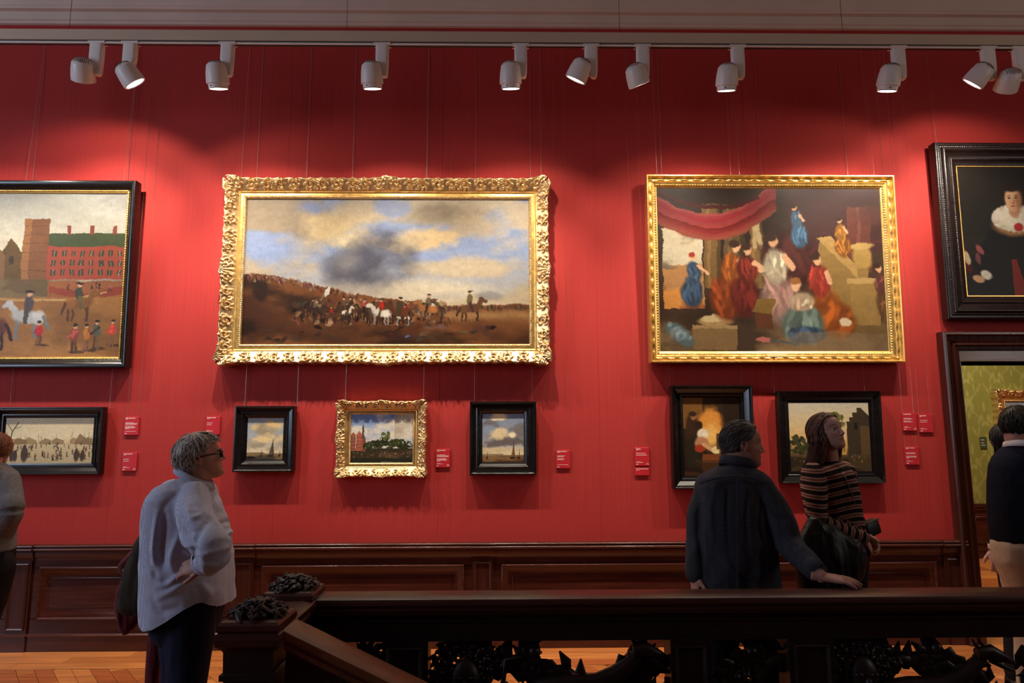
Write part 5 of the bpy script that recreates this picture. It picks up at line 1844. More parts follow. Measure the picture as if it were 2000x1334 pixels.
def noise3(P, s):
    q = np.asarray(P) * s
    i = np.floor(q).astype(int)
    f = q - i
    f = f * f * (3 - 2 * f)
    o = 0
    for dx in (0, 1):
        for dy in (0, 1):
            for dz in (0, 1):
                w = (f[:, 0] if dx else 1 - f[:, 0]) * (f[:, 1] if dy else 1 - f[:, 1]) * (f[:, 2] if dz else 1 - f[:, 2])
                o = o + w * _T[(i[:, 0] + dx) % 32, (i[:, 1] + dy) % 32, (i[:, 2] + dz) % 32]
    return o


def wrinkle(V, F, amp=0.006, s=(9, 9, 4), seed=0):
    """soft cloth folds: ridged noise, stretched along the hang of the cloth"""
    N = vnormals(V, F)
    P = V * np.array(s) + seed * 3.7
    wob = noise3(V * 5 + seed, 1)[:, None] * np.array([1.4, 1.4, 0.8])
    n1 = 1 - np.abs(2 * noise3(P + wob, 1) - 1)
    n2 = 1 - np.abs(2 * noise3(P * 2.1 + wob + 11, 1) - 1)
    return V + N * (amp * (1.4 * n1 + 0.6 * n2 - 1.1))[:, None]


def ringe(c, a, b, yaw=0.0, n=28, e=0.9):
    """horizontal superellipse: a along the lateral axis, b along the facing axis (yaw: facing direction)"""
    t = np.arange(n) * 2 * math.pi / n
    ca, sa = np.cos(t), np.sin(t)
    u = a * np.sign(ca) * np.abs(ca) ** e
    v = b * np.sign(sa) * np.abs(sa) ** e
    f = np.array([math.cos(yaw), math.sin(yaw), 0])
    l = np.array([-math.sin(yaw), math.cos(yaw), 0])
    return np.asarray(c) + u[:, None] * l + v[:, None] * f


def rows_loft(g, rows, Y, half, e=0.85, n=30, dy=None):
    """solid with the silhouette measured in the photograph: rows (py, xl, xr); half = half thickness away from the viewer"""
    rings = []
    for i, (py, xl, xr) in enumerate(rows):
        y = Y if dy is None else Y + dy[i]
        a, b = at(xl, py, y), at(xr, py, y)
        hw = half[i] if hasattr(half, '__len__') else half
        c = (a + b) / 2
        rings.append(ringe(c, (b[0] - a[0]) / 2, hw, math.pi / 2, n, e)[:, :])
    # ringe with yaw 90deg: lateral axis = -x, facing axis = +y
    return g.loft(rings)


def catmull(P, k=6):
    P = np.asarray(P, float)
    Q = np.vstack([2 * P[0] - P[1], P, 2 * P[-1] - P[-2]])
    o = []
    for i in range(1, len(Q) - 2):
        for t in np.linspace(0, 1, k, endpoint=False):
            o.append(0.5 * (2 * Q[i] + (Q[i + 1] - Q[i - 1]) * t + (2 * Q[i - 1] - 5 * Q[i] + 4 * Q[i + 1] - Q[i + 2]) * t ** 2 + (3 * Q[i] - Q[i - 1] - 3 * Q[i + 1] + Q[i + 2]) * t ** 3))
    o.append(P[-1])
    return np.array(o)


def limb(g, pts, rad, n=16, k=6, flat=1.0):
    P = catmull(pts, k)
    R = catmull(np.asarray(rad, float)[:, None] * np.ones((1, 3)), k)[:, 0]
    g.tube(P, R, n, flat, up=(0.13, 0.2, 0.97))
    for p, r in ((P[0], R[0]), (P[-1], R[-1])):
        g.ell(p, (r * 0.98,) * 3, 12, 8)


HEADZ = [(-0.02, -0.36, -0.20, 0.07), (0.02, -0.415, -0.12, 0.14), (0.07, -0.435, -0.03, 0.185), (0.13, -0.43, 0.06, 0.225), (0.20, -0.43, 0.16, 0.255), (0.27, -0.428, 0.25, 0.28),
         (0.34, -0.425, 0.31, 0.30), (0.42, -0.42, 0.37, 0.318), (0.50, -0.41, 0.41, 0.328), (0.56, -0.425, 0.43, 0.335), (0.62, -0.43, 0.445, 0.342), (0.70, -0.42, 0.45, 0.346), (0.78, -0.385, 0.435, 0.338),
         (0.85, -0.325, 0.40, 0.312), (0.91, -0.24, 0.33, 0.262), (0.955, -0.15, 0.24, 0.19), (0.985, -0.07, 0.14, 0.10), (0.995, -0.01, 0.07, 0.04)]


class Head:
    def __init__(s, H, face, pitch, roll, ear, ear_side=0):
        """face: horizontal direction (x, y); ear: world point of the visible ear (ear_side -1 right, +1 left, 0 = centre)"""
        s.H = H
        f0 = np.array([face[0], face[1], 0.0])
        f0 /= np.linalg.norm(f0)
        p = math.radians(pitch)
        f = f0 * math.cos(p) + np.array([0, 0, math.sin(p)])
        left = np.cross((0, 0, 1), f0)
        up = np.cross(f, left)
        ro = math.radians(roll)
        l2 = left * math.cos(ro) + up * math.sin(ro)
        u2 = -left * math.sin(ro) + up * math.cos(ro)
        M = np.eye(4)
        M[:3, 0], M[:3, 1], M[:3, 2] = l2 * H, -f * H, u2 * H
        M[:3, 3] = np.asarray(ear) - M[:3, :3] @ np.array([0.34 * ear_side, 0.04, 0.44])
        s.M = M
        s.Mi = np.linalg.inv(M)
        s.face, s.up, s.left = f, u2, l2

    def w(s, *p):
        return xf(s.M, np.array(p, float).reshape(-1, 3))[0]

    def base(s, g):
        rings = []
        t = np.arange(36) * 2 * math.pi / 36
        for z, fr, bk, hw in HEADZ:
            c, h = (fr + bk) / 2, (bk - fr) / 2
            e = 0.86 if z < 0.5 else 0.95
            x = hw * np.sign(np.cos(t)) * np.abs(np.cos(t)) ** e
            y = c + h * np.sign(np.sin(t)) * np.abs(np.sin(t)) ** e
            # face narrows towards the front
            k = np.clip((-y - 0.15) / 0.30, 0, 1)
            x = x * (1 - 0.16 * k)
            rings.append(xf(s.M, np.stack([x, y, np.full(36, z)], 1)))
        g.loft(rings)
        # nose
        P = [(0, -0.40, 0.56), (0, -0.445, 0.475), (0, -0.482, 0.40), (0, -0.478, 0.362), (0, -0.44, 0.345)]
        g.tube(xf(s.M, P), np.array([0.028, 0.034, 0.042, 0.048, 0.04]) * s.H, 10)
        g.ell(s.w(0, -0.488, 0.366), np.array([0.047, 0.047, 0.042]) * s.H, 12, 8)
        for k in (-1, 1):
            g.ell(s.w(k * 0.05, -0.445, 0.348), np.array([0.034, 0.05, 0.032]) * s.H, 8, 6)
            # ear: rim, lobe and bowl
            an = np.linspace(-0.9, 3.9, 14)
            Q = [(k * (0.335 + 0.05 * math.sin(max(0, min(1, i / 13)) * 3.14)), 0.075 - 0.062 * math.cos(a + 0.25) * 1.0, 0.455 + 0.105 * math.sin(a + 0.25)) for i, a in enumerate(an)]
            g.tube(xf(s.M, Q), 0.020 * s.H, 6)
            g.ell(s.w(k * 0.335, 0.075, 0.45), np.array([0.022, 0.05, 0.085]) * s.H, 10, 8, s.M[:3, :3] / s.H)
            g.ell(s.w(k * 0.345, 0.04, 0.355), np.array([0.02, 0.025, 0.035]) * s.H, 8, 6, s.M[:3, :3] / s.H)

    def sculpt(s, V):
        """local brushes: sockets, brows, cheeks, lips, chin"""
        P = xf(s.Mi, V)
        B = []
        for k in (-1, 1):
            B += [((k * 0.145, -0.42, 0.50), (0.070, 0.10, 0.040), (0, 0.034, 0)), ((k * 0.13, -0.44, 0.575), (0.10, 0.1, 0.03), (0, -0.016, 0)),
                  ((k * 0.19, -0.37, 0.40), (0.07, 0.1, 0.06), (k * 0.012, -0.010, 0)), ((k * 0.17, -0.40, 0.24), (0.06, 0.1, 0.07), (0, 0.010, 0)),
                  ((k * 0.145, -0.41, 0.530), (0.07, 0.08, 0.012), (0, -0.012, 0)), ((k * 0.145, -0.41, 0.462), (0.06, 0.08, 0.012), (0, -0.007, 0)),
                  ((k * 0.028, -0.47, 0.318), (0.014, 0.04, 0.014), (0, 0.0, 0.018)), ((k * 0.075, -0.46, 0.30), (0.014, 0.06, 0.05), (0, 0.008, 0))]
        B += [((0, -0.45, 0.242), (0.085, 0.08, 0.017), (0, -0.020, 0)), ((0, -0.45, 0.190), (0.075, 0.08, 0.02), (0, -0.020, 0)), ((0, -0.45, 0.216), (0.10, 0.09, 0.009), (0, 0.016, 0)),
              ((0, -0.44, 0.148), (0.08, 0.08, 0.018), (0, 0.012, 0)), ((0, -0.44, 0.075), (0.09, 0.09, 0.05), (0, -0.018, 0)), ((0, -0.45, 0.285), (0.012, 0.06, 0.03), (0, 0.006, 0))]
        D = np.zeros_like(P)
        for c, r, d in B:
            q = (P - np.array(c)) / np.array(r)
            w = np.exp(-(q ** 2).sum(1))
            D += w[:, None] * np.array(d)
        return xf(s.M, P + D)

    def tint(s, V, skin, lips, brow, stubble=0.0):
        P = xf(s.Mi, V)
        C = np.tile(np.array(skin, float), (len(V), 1))

        def mixc(m, c):
            nonlocal C
            C = C + np.clip(m, 0, 1)[:, None] * (np.array(c, float) - C)
        front = P[:, 1] < -0.25
        x, z = np.abs(P[:, 0]), P[:, 2]
        mixc(np.exp(-((x - 0.20) / 0.09) ** 2 - ((z - 0.38) / 0.08) ** 2) * front * 0.35, np.array(skin) * np.array([1.05, 0.72, 0.70]))
        mixc(np.exp(-((x) / 0.06) ** 2 - ((z - 0.36) / 0.05) ** 2) * front * 0.3, np.array(skin) * np.array([1.05, 0.72, 0.70]))
        mixc((np.exp(-(x / 0.085) ** 4 - ((z - 0.215) / 0.038) ** 4)) * front * 0.8, lips)
        mixc(np.exp(-(x / 0.095) ** 4 - ((z - 0.216) / 0.006) ** 2) * front * 0.7, np.array(lips) * 0.4)
        bz = 0.592 + 0.03 * (1 - ((x - 0.15) / 0.11) ** 2)
        mixc((np.exp(-((x - 0.15) / 0.10) ** 4 - ((z - bz) / 0.017) ** 2)) * front * 0.85, brow)
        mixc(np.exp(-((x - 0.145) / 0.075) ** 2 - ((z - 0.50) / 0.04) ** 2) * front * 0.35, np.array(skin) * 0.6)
        if stubble:
            mixc(stubble * front * np.clip((0.33 - z) * 6, 0, 1), np.array(skin) * 0.62)
        return C

    def eyes(s, parent, iris=(0.05, 0.035, 0.02), gaze=(0, 0)):
        for k in (-1, 1):
            g = G()
            c = np.array([k * 0.140, -0.306, 0.497])
            r = 0.062
            Vv, Ff = G().ell((0, 0, 0), (r, r, r), 24, 18).arr()
            o = obj('eye', (xf(s.M, Vv + c), Ff), M_EYE, parent, smooth=True)
            d = Vv / r
            gz = np.array([gaze[0], -1, gaze[1]], float)
            gz /= np.linalg.norm(gz)
            ang = np.arccos(np.clip(d @ gz, -1, 1))
            C = np.tile(np.array([0.42, 0.37, 0.34]), (len(Vv), 1))
            C[ang < 0.50] = iris
            C[ang < 0.24] = (0.004, 0.004, 0.004)
            attr(o, 'tint', np.concatenate([C, np.ones((len(C), 1))], 1), 'FLOAT_COLOR')


M_EYE = mat('eye', (1, 1, 1, 1), 0.15, var=0.02, attrib='tint')


def hand(g, wrist, fdir, back, side=1, curl=(0.3, 0.3, 0.35, 0.4), thumb=(0.75, 0.6, -0.25), spread=0.10, s=1.0):
    """palm, four fingers of unequal length and a thumb from the side of the palm; fdir: towards the fingers, back: out of the back of the hand"""
    f = np.array(fdir, float)
    f /= np.linalg.norm(f)
    b = np.array(back, float)
    b -= f * (b @ f)
    b /= np.linalg.norm(b)
    l = np.cross(b, f) * side
    M = np.eye(4)
    M[:3, 0], M[:3, 1], M[:3, 2], M[:3, 3] = f * s, l * s, b * s, wrist
    rings = []
    t = np.arange(16) * 2 * math.pi / 16
    for x, hw, th, cy in ((-0.045, 0.026, 0.021, 0), (-0.02, 0.027, 0.020, 0), (0.0, 0.029, 0.019, 0), (0.03, 0.037, 0.017, 0.001), (0.06, 0.042, 0.015, 0), (0.085, 0.042, 0.013, -0.001), (0.098, 0.038, 0.010, -0.002)):
        rings.append(xf(M, np.stack([np.full(16, x), cy + hw * np.cos(t), th * np.sin(t)], 1)))
    g.loft(rings)
    for i, (y, L, r) in enumerate(((0.031, 0.070, 0.0086), (0.0105, 0.079, 0.0090), (-0.0105, 0.073, 0.0086), (-0.031, 0.057, 0.0076))):
        c = curl[i]
        p = np.array([0.080, y * 0.95, 0.0])
        d0 = (1.5 - i) * spread * 0.33
        pts, rr = [p.copy()], [r * 1.05]
        p = p + np.array([0.014, 0, 0.0])
        pts.append(p.copy())
        rr.append(r * 1.08)
        a = 0.0
        for L_, kk, rk in ((0.46, 0.9, 1.0), (0.30, 1.15, 0.92), (0.24, 0.7, 0.72)):
            a += c * kk
            st = np.array([math.cos(a), d0 * math.cos(a), -math.sin(a)])
            for q in (0.5, 0.5):
                p = p + st * L * L_ * q
                pts.append(p.copy())
                rr.append(r * (rk + (0.06 if q else 0)))
        g.tube(xf(M, pts), np.array(rr) * s, 10)
        g.ell(xf(M, [pts[-1]])[0], (r * 0.72 * s,) * 3, 8, 6)
    d = np.array(thumb, float)
    d /= np.linalg.norm(d)
    p0 = np.array([0.018, 0.022, -0.006])
    p1 = np.array([0.034, 0.038, -0.008])
    p2 = p1 + d * 0.034
    d2 = d * 0.85 + np.array([0.5, -0.1, -0.15])
    d2 /= np.linalg.norm(d2)
    p3 = p2 + d2 * 0.030
    g.tube(xf(M, [p0, p1, (p1 + p2) / 2, p2, (p2 + p3) / 2, p3]), np.array([0.015, 0.0135, 0.0112, 0.0112, 0.0108, 0.0075]) * s, 10)
    g.ell(xf(M, [p3])[0], (0.0074 * s,) * 3, 8, 6)
    return M


HAIRC, HAIRR = np.array([0, 0.012, 0.585]), np.array([0.372, 0.470, 0.445])


def hair_mask(P, hz=0.80, side=0.60, nape=0.22, temple=-0.10, ears=True):
    """1 where hair grows, local head coordinates"""
    y, z = P[:, 1], P[:, 2]
    fr = np.clip((z - hz - 0.10 * np.abs(P[:, 0])) / 0.05 + 0.5, 0, 1)
    lim = np.interp(y, [-0.5, -0.30, -0.20, temple, 0.02, 0.10, 0.16, 0.45], [hz, hz, 0.72, side, 0.55, 0.40, nape + 0.06, nape])
    k = np.where(y < -0.25, fr, np.clip((z - lim) / 0.04 + 0.5, 0, 1))
    if ears:
        k = k * np.clip(((y - 0.06) / 0.085) ** 2 + ((z - 0.44) / 0.125) ** 2, 0, 1) ** 2
    return k


def hair_cap(hd, mask_kw, thick=1.0, vol=None):
    n, m = 64, 44
    g = G()
    g.ell((0, 0, 0), (1, 1, 1), n, m)
    V, F = g.arr()
    P = HAIRC + V * HAIRR
    k = hair_mask(P, **mask_kw)
    s = 0.80 + 0.20 * k * thick
    if vol is not None:
        s = s + k * vol(P)
    s = s + 0.018 * k * (noise3(V * 9, 1) - 0.5)
    return xf(hd.M, HAIRC + V * HAIRR * s[:, None]), F


def strands(hd, n, flow, seed, mask_kw, steps=7, step=0.09, lift=0.05, r0=0.008, fall=None, messy=0.25, tail=None, stop=True):
    """tapered locks lying on the scalp; flow(P) gives a direction in head coordinates"""
    r = RS(seed)
    g = G()
    cnt = 0
    while cnt < n:
        d = r.randn(3)
        d /= np.linalg.norm(d)
        p = HAIRC + d * HAIRR
        if hair_mask(p[None], **mask_kw)[0] < 0.6 or p[2] < 0.15:
            continue
        cnt += 1
        pts = [p - (p - HAIRC) * 0.04]
        wob = r.randn(3) * messy
        lf = lift * (0.4 + 1.2 * r.rand())
        free = False
        for i in range(steps):
            u = (p - HAIRC) / HAIRR
            nn = u / HAIRR
            nn /= np.linalg.norm(nn)
            fl = np.asarray(flow(p), float) + wob
            if fall is not None and (free or p[2] < fall):
                free = True
                dr = np.array([0.10 * p[0], 0.05, -1.0]) + wob * 0.25
                p = p + dr / np.linalg.norm(dr) * step * 1.25
                if tail is not None:
                    p = tail(p)
                    if p[2] < -0.52 - 0.12 * r.rand():
                        break
            else:
                t = fl - nn * (fl @ nn)
                t /= np.linalg.norm(t) + 1e-9
                p = p + t * step
                q = (p - HAIRC) / HAIRR
                p = HAIRC + q / np.linalg.norm(q) * HAIRR * (1.0 + lf * (i + 1) / steps)
            if stop and not free and fall is None and hair_mask(p[None], **mask_kw)[0] < 0.1:
                break
            pts.append(p.copy())
        if len(pts) < 4:
            continue
        if fall is not None and any(q[1] < -0.20 and q[2] < 0.74 for q in pts):
            continue                         # keep the face clear
        R = r0 * (0.6 + 0.8 * r.rand()) * np.concatenate([np.linspace(0.7, 1, len(pts) // 2), np.linspace(1, 0.12, len(pts) - len(pts) // 2)])
        g.tube(xf(hd.M, pts), R * hd.H, 4, 0.6, cap=False)
    return g


def skin_body(name, label, pieces, hd, skin, lips, brow, base, parent_kw=None, stubble=0.0):
    """pieces: list of (G, voxel); joined into the person's one body mesh, top level, origin at the feet"""
    Vs, Fs, n = [], [], 0
    for g, vx, it in pieces:
        V, F = remesh(g, vx, it)
        Vs.append(V)
        Fs.append(F + n)
        n += len(V)
    V, F = np.concatenate(Vs), np.concatenate(Fs)
    V = hd.sculpt(V)
    o = obj(name, (V, F), M_SKIN, origin=base, smooth=True)
    C = hd.tint(V, skin, lips, brow, stubble)
    attr(o, 'tint', np.concatenate([C, np.ones((len(C), 1))], 1), 'FLOAT_COLOR')
    tag(o, label, 'person')
    return o


def garment(name, g, voxel, m, parent, amp=0.006, s=(9, 9, 4), seed=0, it=3, cut=None, sc=None, folds=None, Y=0.0):
    V, F = remesh(g, voxel, it)
    V = wrinkle(V, F, amp, s, seed)
    if folds:
        # single drawn folds: soft ridges (or, with negative height, creases) along lines over the visible side
        N = vnormals(V, F)
        vis = N[:, 1] < 0.25
        D = np.zeros(len(V))
        for pts, w_, h_ in folds:
            Q = catmull([at(px_, py_, Y) for px_, py_ in pts], 8)
            tt = np.linspace(0, 1, len(Q))
            d2 = (V[:, None, 0] - Q[None, :, 0]) ** 2 + (V[:, None, 2] - Q[None, :, 2]) ** 2
            i_ = d2.argmin(1)
            D += h_ * np.exp(-d2.min(1) / (w_ * w_)) * np.sin(np.pi * np.clip(tt[i_] * 0.9 + 0.05, 0, 1)) ** 0.6
        V = V + N * (D * vis)[:, None]
    if cut is not None:
        lim, above = cut(V)
        ok = (V[:, 2] > lim) if above else (V[:, 2] < lim)
        keep = ok[F].any(1)
        F = F[keep]
        V = V.copy()
        V[~ok, 2] = lim[~ok]
        used = np.zeros(len(V), bool)
        used[F.ravel()] = True
        mp = np.cumsum(used) - 1
        V, F = V[used], mp[F]
    o = obj(name, (V, F), m, parent, smooth=True)
    if sc is not None:
        attr(o, 'sc', sc(V))
    return o


def shoe(g, heel, toe, z0=0.0):
    h, t = np.array(heel, float), np.array(toe, float)
    d = (t - h) / np.linalg.norm(t - h)
    l = np.array([-d[1], d[0], 0])
    L = np.linalg.norm(t - h)
    rings = []
    a = np.arange(16) * 2 * math.pi / 16
    for k, hw, ht in ((0.0, 0.028, 0.07), (0.08, 0.036, 0.10), (0.25, 0.038, 0.10), (0.45, 0.042, 0.075), (0.7, 0.048, 0.055), (0.9, 0.042, 0.042), (1.0, 0.02, 0.03)):
        c = h + d * L * k
        ca, sa = np.cos(a), np.sin(a)
        rings.append(np.stack([c[0] + l[0] * hw * ca, c[1] + l[1] * hw * ca, z0 + ht / 2 + ht / 2 * np.sign(sa) * np.abs(sa) ** 0.7], 1))
    g.loft(rings)


def legs(g, hips, feet, rad=(0.095, 0.085, 0.066, 0.060, 0.055), kneebend=(0.02, 0)):
    for h, f in zip(hips, feet):
        h, f = np.array(h, float), np.array(f, float)
        k = h * 0.5 + f * 0.5 + np.array([kneebend[0], kneebend[1], 0.02])
        limb(g, [h, (h + k) / 2, k, (k + f) / 2, f], rad, 16, 5)


SKIN_A = (0.46, 0.235, 0.17)
SKIN_B = (0.42, 0.21, 0.155)
SKIN_C = (0.52, 0.29, 0.22)


# ------------------------------------------------------------------ people: cloth materials
def stripe_mat(name, stops, period, rough=0.85, bump=0.1):
    m = mat(name, (1, 1, 1, 1), rough, var=0.10, scale=(60, 60, 60), spec=0.2, bump=bump, bscale=(500, 500, 500))
    nt = m.node_tree
    N, L = nt.nodes, nt.links
    a = N.new('ShaderNodeAttribute')
    a.attribute_name = 'sc'
    d = N.new('ShaderNodeMath')
    d.operation = 'DIVIDE'
    d.inputs[1].default_value = period
    L.new(a.outputs['Fac'], d.inputs[0])
    f = N.new('ShaderNodeMath')
    f.operation = 'FRACT'
    L.new(d.outputs[0], f.inputs[0])
    r = N.new('ShaderNodeValToRGB')
    r.color_ramp.interpolation = 'CONSTANT'
    while len(r.color_ramp.elements) < len(stops):
        r.color_ramp.elements.new(0.5)
    for e, (p, c) in zip(r.color_ramp.elements, stops):
        e.position = p
        e.color = c
    L.new(f.outputs[0], r.inputs[0])
    mx = [n for n in N if n.type == 'MIX'][0]
    L.new(r.outputs[0], mx.inputs['A'])
    return m


M_SHIRT = stripe_mat('pale_blue_striped_cotton', [(0, rgb(190, 193, 210)), (0.55, rgb(166, 172, 194))], 0.0055)
M_SWEAT = stripe_mat('striped_knit', [(0, rgb(22, 15, 15)), (0.44, rgb(156, 116, 100)), (0.66, rgb(64, 20, 22)), (0.76, rgb(160, 120, 104)), (0.97, rgb(22, 15, 15))], 0.046)
M_JEANS = mat('indigo_denim', rgb(26, 32, 54), 0.85, var=0.3, scale=(50, 50, 8), spec=0.2, bump=0.15, bscale=(400, 400, 400))
M_DENIM = mat('washed_black_denim', rgb(52, 52, 58), 0.85, var=0.22, scale=(40, 40, 9), spec=0.2, bump=0.15, bscale=(400, 400, 400))
M_BLACK = mat('black_cloth', rgb(18, 17, 19), 0.8, var=0.2, scale=(30, 30, 30), spec=0.2)
M_LEATHER = mat('black_leather', rgb(11, 10, 11), 0.46, var=0.2, scale=(40, 40, 40), spec=0.4, bump=0.05, bscale=(120, 120, 120))
M_OLIVE = mat('olive_waxed_cotton', rgb(56, 48, 36), 0.75, var=0.25, scale=(30, 30, 30), spec=0.25)
M_BURG = mat('burgundy_velvet', rgb(92, 12, 26), 0.8, var=0.25, scale=(25, 25, 25), spec=0.2, sheen=0.2)
M_GREYWOOL = mat('grey_wool', rgb(104, 100, 100), 0.95, var=0.2, scale=(60, 60, 60), spec=0.1, bump=0.2, bscale=(250, 250, 250))
M_NAVY = mat('navy_knit', rgb(22, 24, 38), 0.9, var=0.2, scale=(60, 60, 60), spec=0.15, bump=0.2, bscale=(300, 300, 300))
M_CREAM = mat('cream_chino', rgb(196, 178, 158), 0.85, var=0.1, scale=(30, 30, 30), spec=0.2)
M_COLLAR = mat('white_cotton', rgb(220, 214, 212), 0.8, var=0.06, scale=(30, 30, 30))
M_GREYHAIR = mat('grey_hair', rgb(168, 158, 146), 0.55, var=0.35, scale=(80, 80, 80), spec=0.4)
M_DARKHAIR = mat('dark_grey_hair', rgb(74, 66, 64), 0.5, var=0.4, scale=(80, 80, 80), spec=0.4)
M_BROWNHAIR = mat('brown_hair', rgb(96, 58, 40), 0.5, var=0.4, scale=(80, 80, 80), spec=0.45)
M_GINGER = mat('ginger_hair', rgb(120, 66, 38), 0.5, var=0.4, scale=(80, 80, 80), spec=0.4)
M_BLACKHAIR = mat('near_black_hair', rgb(30, 22, 20), 0.5, var=0.3, scale=(80, 80, 80), spec=0.4)
M_SHOE = mat('dark_shoe_leather', rgb(28, 22, 20), 0.5, var=0.2, scale=(30, 30, 30))
M_FRAMEBLK = mat('black_spectacle_frame', rgb(12, 10, 11), 0.3, var=0.1)
M_CHAIN = mat('dark_metal_chain', (0.32, 0.29, 0.26, 1), 0.35, metal=1, var=0.1)
M_PEARL = mat('pearl', rgb(236, 226, 214), 0.2, var=0.05)
m_gl = bpy.data.materials.new('spectacle_glass')
m_gl.use_nodes = True
_b = m_gl.node_tree.nodes['Principled BSDF']
_b.inputs['Transmission Weight'].default_value = 1
_b.inputs['Roughness'].default_value = 0.02
_b.inputs['IOR'].default_value = 1.05


def collar(g, pts, h, th=0.006):
    """standing band of cloth with a turned-down leaf along a closed or open loop of points"""
    P = np.asarray(pts, float)
    c = P.mean(0)
    out = P - c
    out[:, 2] = 0
    out /= np.linalg.norm(out, axis=1)[:, None]
    prof = [(0.0, 0.0), (0.004, h), (0.010, h + 0.004), (0.016, h), (0.024, -0.006), (0.020, -0.008), (0.011, h - 0.008), (0.006, 0.0)]
    rings = [[p + o * a + np.array([0, 0, b]) for a, b in prof] for p, o in zip(P, out)]
    return g.loft(rings)


# ------------------------------------------------------------------ grey-haired person in a pale blue shirt
Y1 = -2.30
e1 = at(389, 900, Y1 - 0.075)
h1 = Head(0.226, (0.87, 0.47), 13, 0, e1, -1)
hips1 = [at(372, 1175, Y1 - 0.10), at(358, 1175, Y1 + 0.11)]
feet1 = [np.array([hips1[0][0] - 0.02, Y1 - 0.11, 0.08]), np.array([hips1[1][0] - 0.03, Y1 + 0.12, 0.08])]
sh_r, el_r, wr_r = at(370, 976, Y1 - 0.16), at(412, 1078, Y1 - 0.35), at(402, 1101, Y1 - 0.27)
sh_l, el_l, wr_l = at(345, 972, Y1 + 0.17), at(318, 1075, Y1 + 0.26), at(285, 1100, Y1 + 0.16)
gh = G()
h1.base(gh)
nb = at(372, 955, Y1)
limb(gh, [h1.w(0, 0.10, 0.34), h1.w(0, 0.06, 0.10), nb + (0.012, 0, 0.02), nb + (0, 0, -0.08)], [0.062, 0.062, 0.066, 0.085], 20)
gb = G()
rows_loft(gb, [(940, 350, 404), (965, 318, 408), (1000, 302, 420), (1060, 302, 430), (1120, 300, 436), (1180, 305, 432), (1215, 315, 415)], Y1, [0.08, 0.19, 0.17, 0.17, 0.18, 0.17, 0.12])
limb(gb, [sh_r, (sh_r + el_r) / 2, el_r, wr_r], [0.055, 0.05, 0.045, 0.033])
limb(gb, [sh_l, (sh_l + el_l) / 2, el_l, wr_l], [0.055, 0.05, 0.045, 0.033])
legs(gb, hips1, feet1, (0.085, 0.075, 0.055, 0.05, 0.042))
gr = G()
limb(gr, [el_r * 0.4 + wr_r * 0.6, wr_r, wr_r + (wr_r - el_r) * 0.06], [0.036, 0.030, 0.029])
hand(gr, wr_r + np.array([-0.01, 0.0, -0.004]), (-0.95, 0.12, -0.18), (-0.15, -0.80, 0.55), 1, (0.42, 0.5, 0.55, 0.6), (0.7, 0.65, 0.05), s=0.95)
gl = G()
limb(gl, [el_l * 0.3 + wr_l * 0.7, wr_l], [0.036, 0.03])
hand(gl, wr_l, (-0.5, -0.3, -0.8), (-0.2, 0.9, 0.1), 1, (0.8, 0.8, 0.8, 0.8), s=0.92)
p1 = skin_body('person', 'person with grey hair, dark glasses and pale blue striped shirt, hand on hip', [(gh, 0.0042, 2), (gb, 0.014, 2), (gr, 0.0034, 2), (gl, 0.0045, 2)], h1,
               SKIN_A, (0.36, 0.12, 0.10), (0.20, 0.15, 0.12), (hips1[0][0], Y1, 0))
h1.eyes(p1)
mk = dict(hz=0.73, side=0.58, nape=0.16, temple=-0.18)
vol1 = lambda P: 0.05 + 0.05 * np.clip(P[:, 1] * 2, -1, 1)
hair1 = obj('hair', hair_cap(h1, mk, 1.0, vol1), M_GREYHAIR, p1, smooth=True)


def fl_crown(P):
    d = P - np.array([0, 0.16, 1.05])
    return np.array([d[0], d[1], d[2] - 0.2])


g = strands(h1, 800, fl_crown, 3, mk, 7, 0.075, 0.14, 0.017, messy=0.28)
obj('hair_locks', g, M_GREYHAIR, p1, smooth=True)
# shirt
gs = G()
rows_loft(gs, [(934, 350, 398), (942, 330, 408), (952, 314, 413), (970, 301, 414), (990, 293, 421), (1015, 290, 433), (1045, 289, 441), (1085, 288, 446), (1125, 287, 450), (1165, 287, 451), (1195, 289, 450), (1222, 292, 448)], Y1,
          [0.085, 0.14, 0.185, 0.21, 0.215, 0.215, 0.215, 0.22, 0.225, 0.23, 0.235, 0.235])
limb(gs, [sh_r + (0, 0.04, 0.01), sh_r * 0.7 + el_r * 0.3 + (-0.005, 0, 0), sh_r * 0.3 + el_r * 0.7, el_r + (0.012, 0.0, 0.0), el_r * 0.35 + wr_r * 0.65], [0.074, 0.080, 0.080, 0.076, 0.062], 20)
limb(gs, [sh_l + (0, -0.04, 0.01), (sh_l + el_l) / 2, el_l, (el_l + wr_l) / 2], [0.085, 0.08, 0.072, 0.06], 16)
hx = [at(q, 1190, Y1)[0] for q in (270, 285, 300, 320, 345, 370, 395, 415, 425, 435, 446, 470)]
hz = [at(0, q, Y1)[2] for q in (1186, 1192, 1206, 1214, 1207, 1192, 1174, 1163, 1162, 1170, 1177, 1177)]
cut1 = lambda V: (np.interp(V[:, 0], hx, hz), True)


def sc1(V):
    return V[:, 0] * 0.75 + V[:, 1] * 0.65


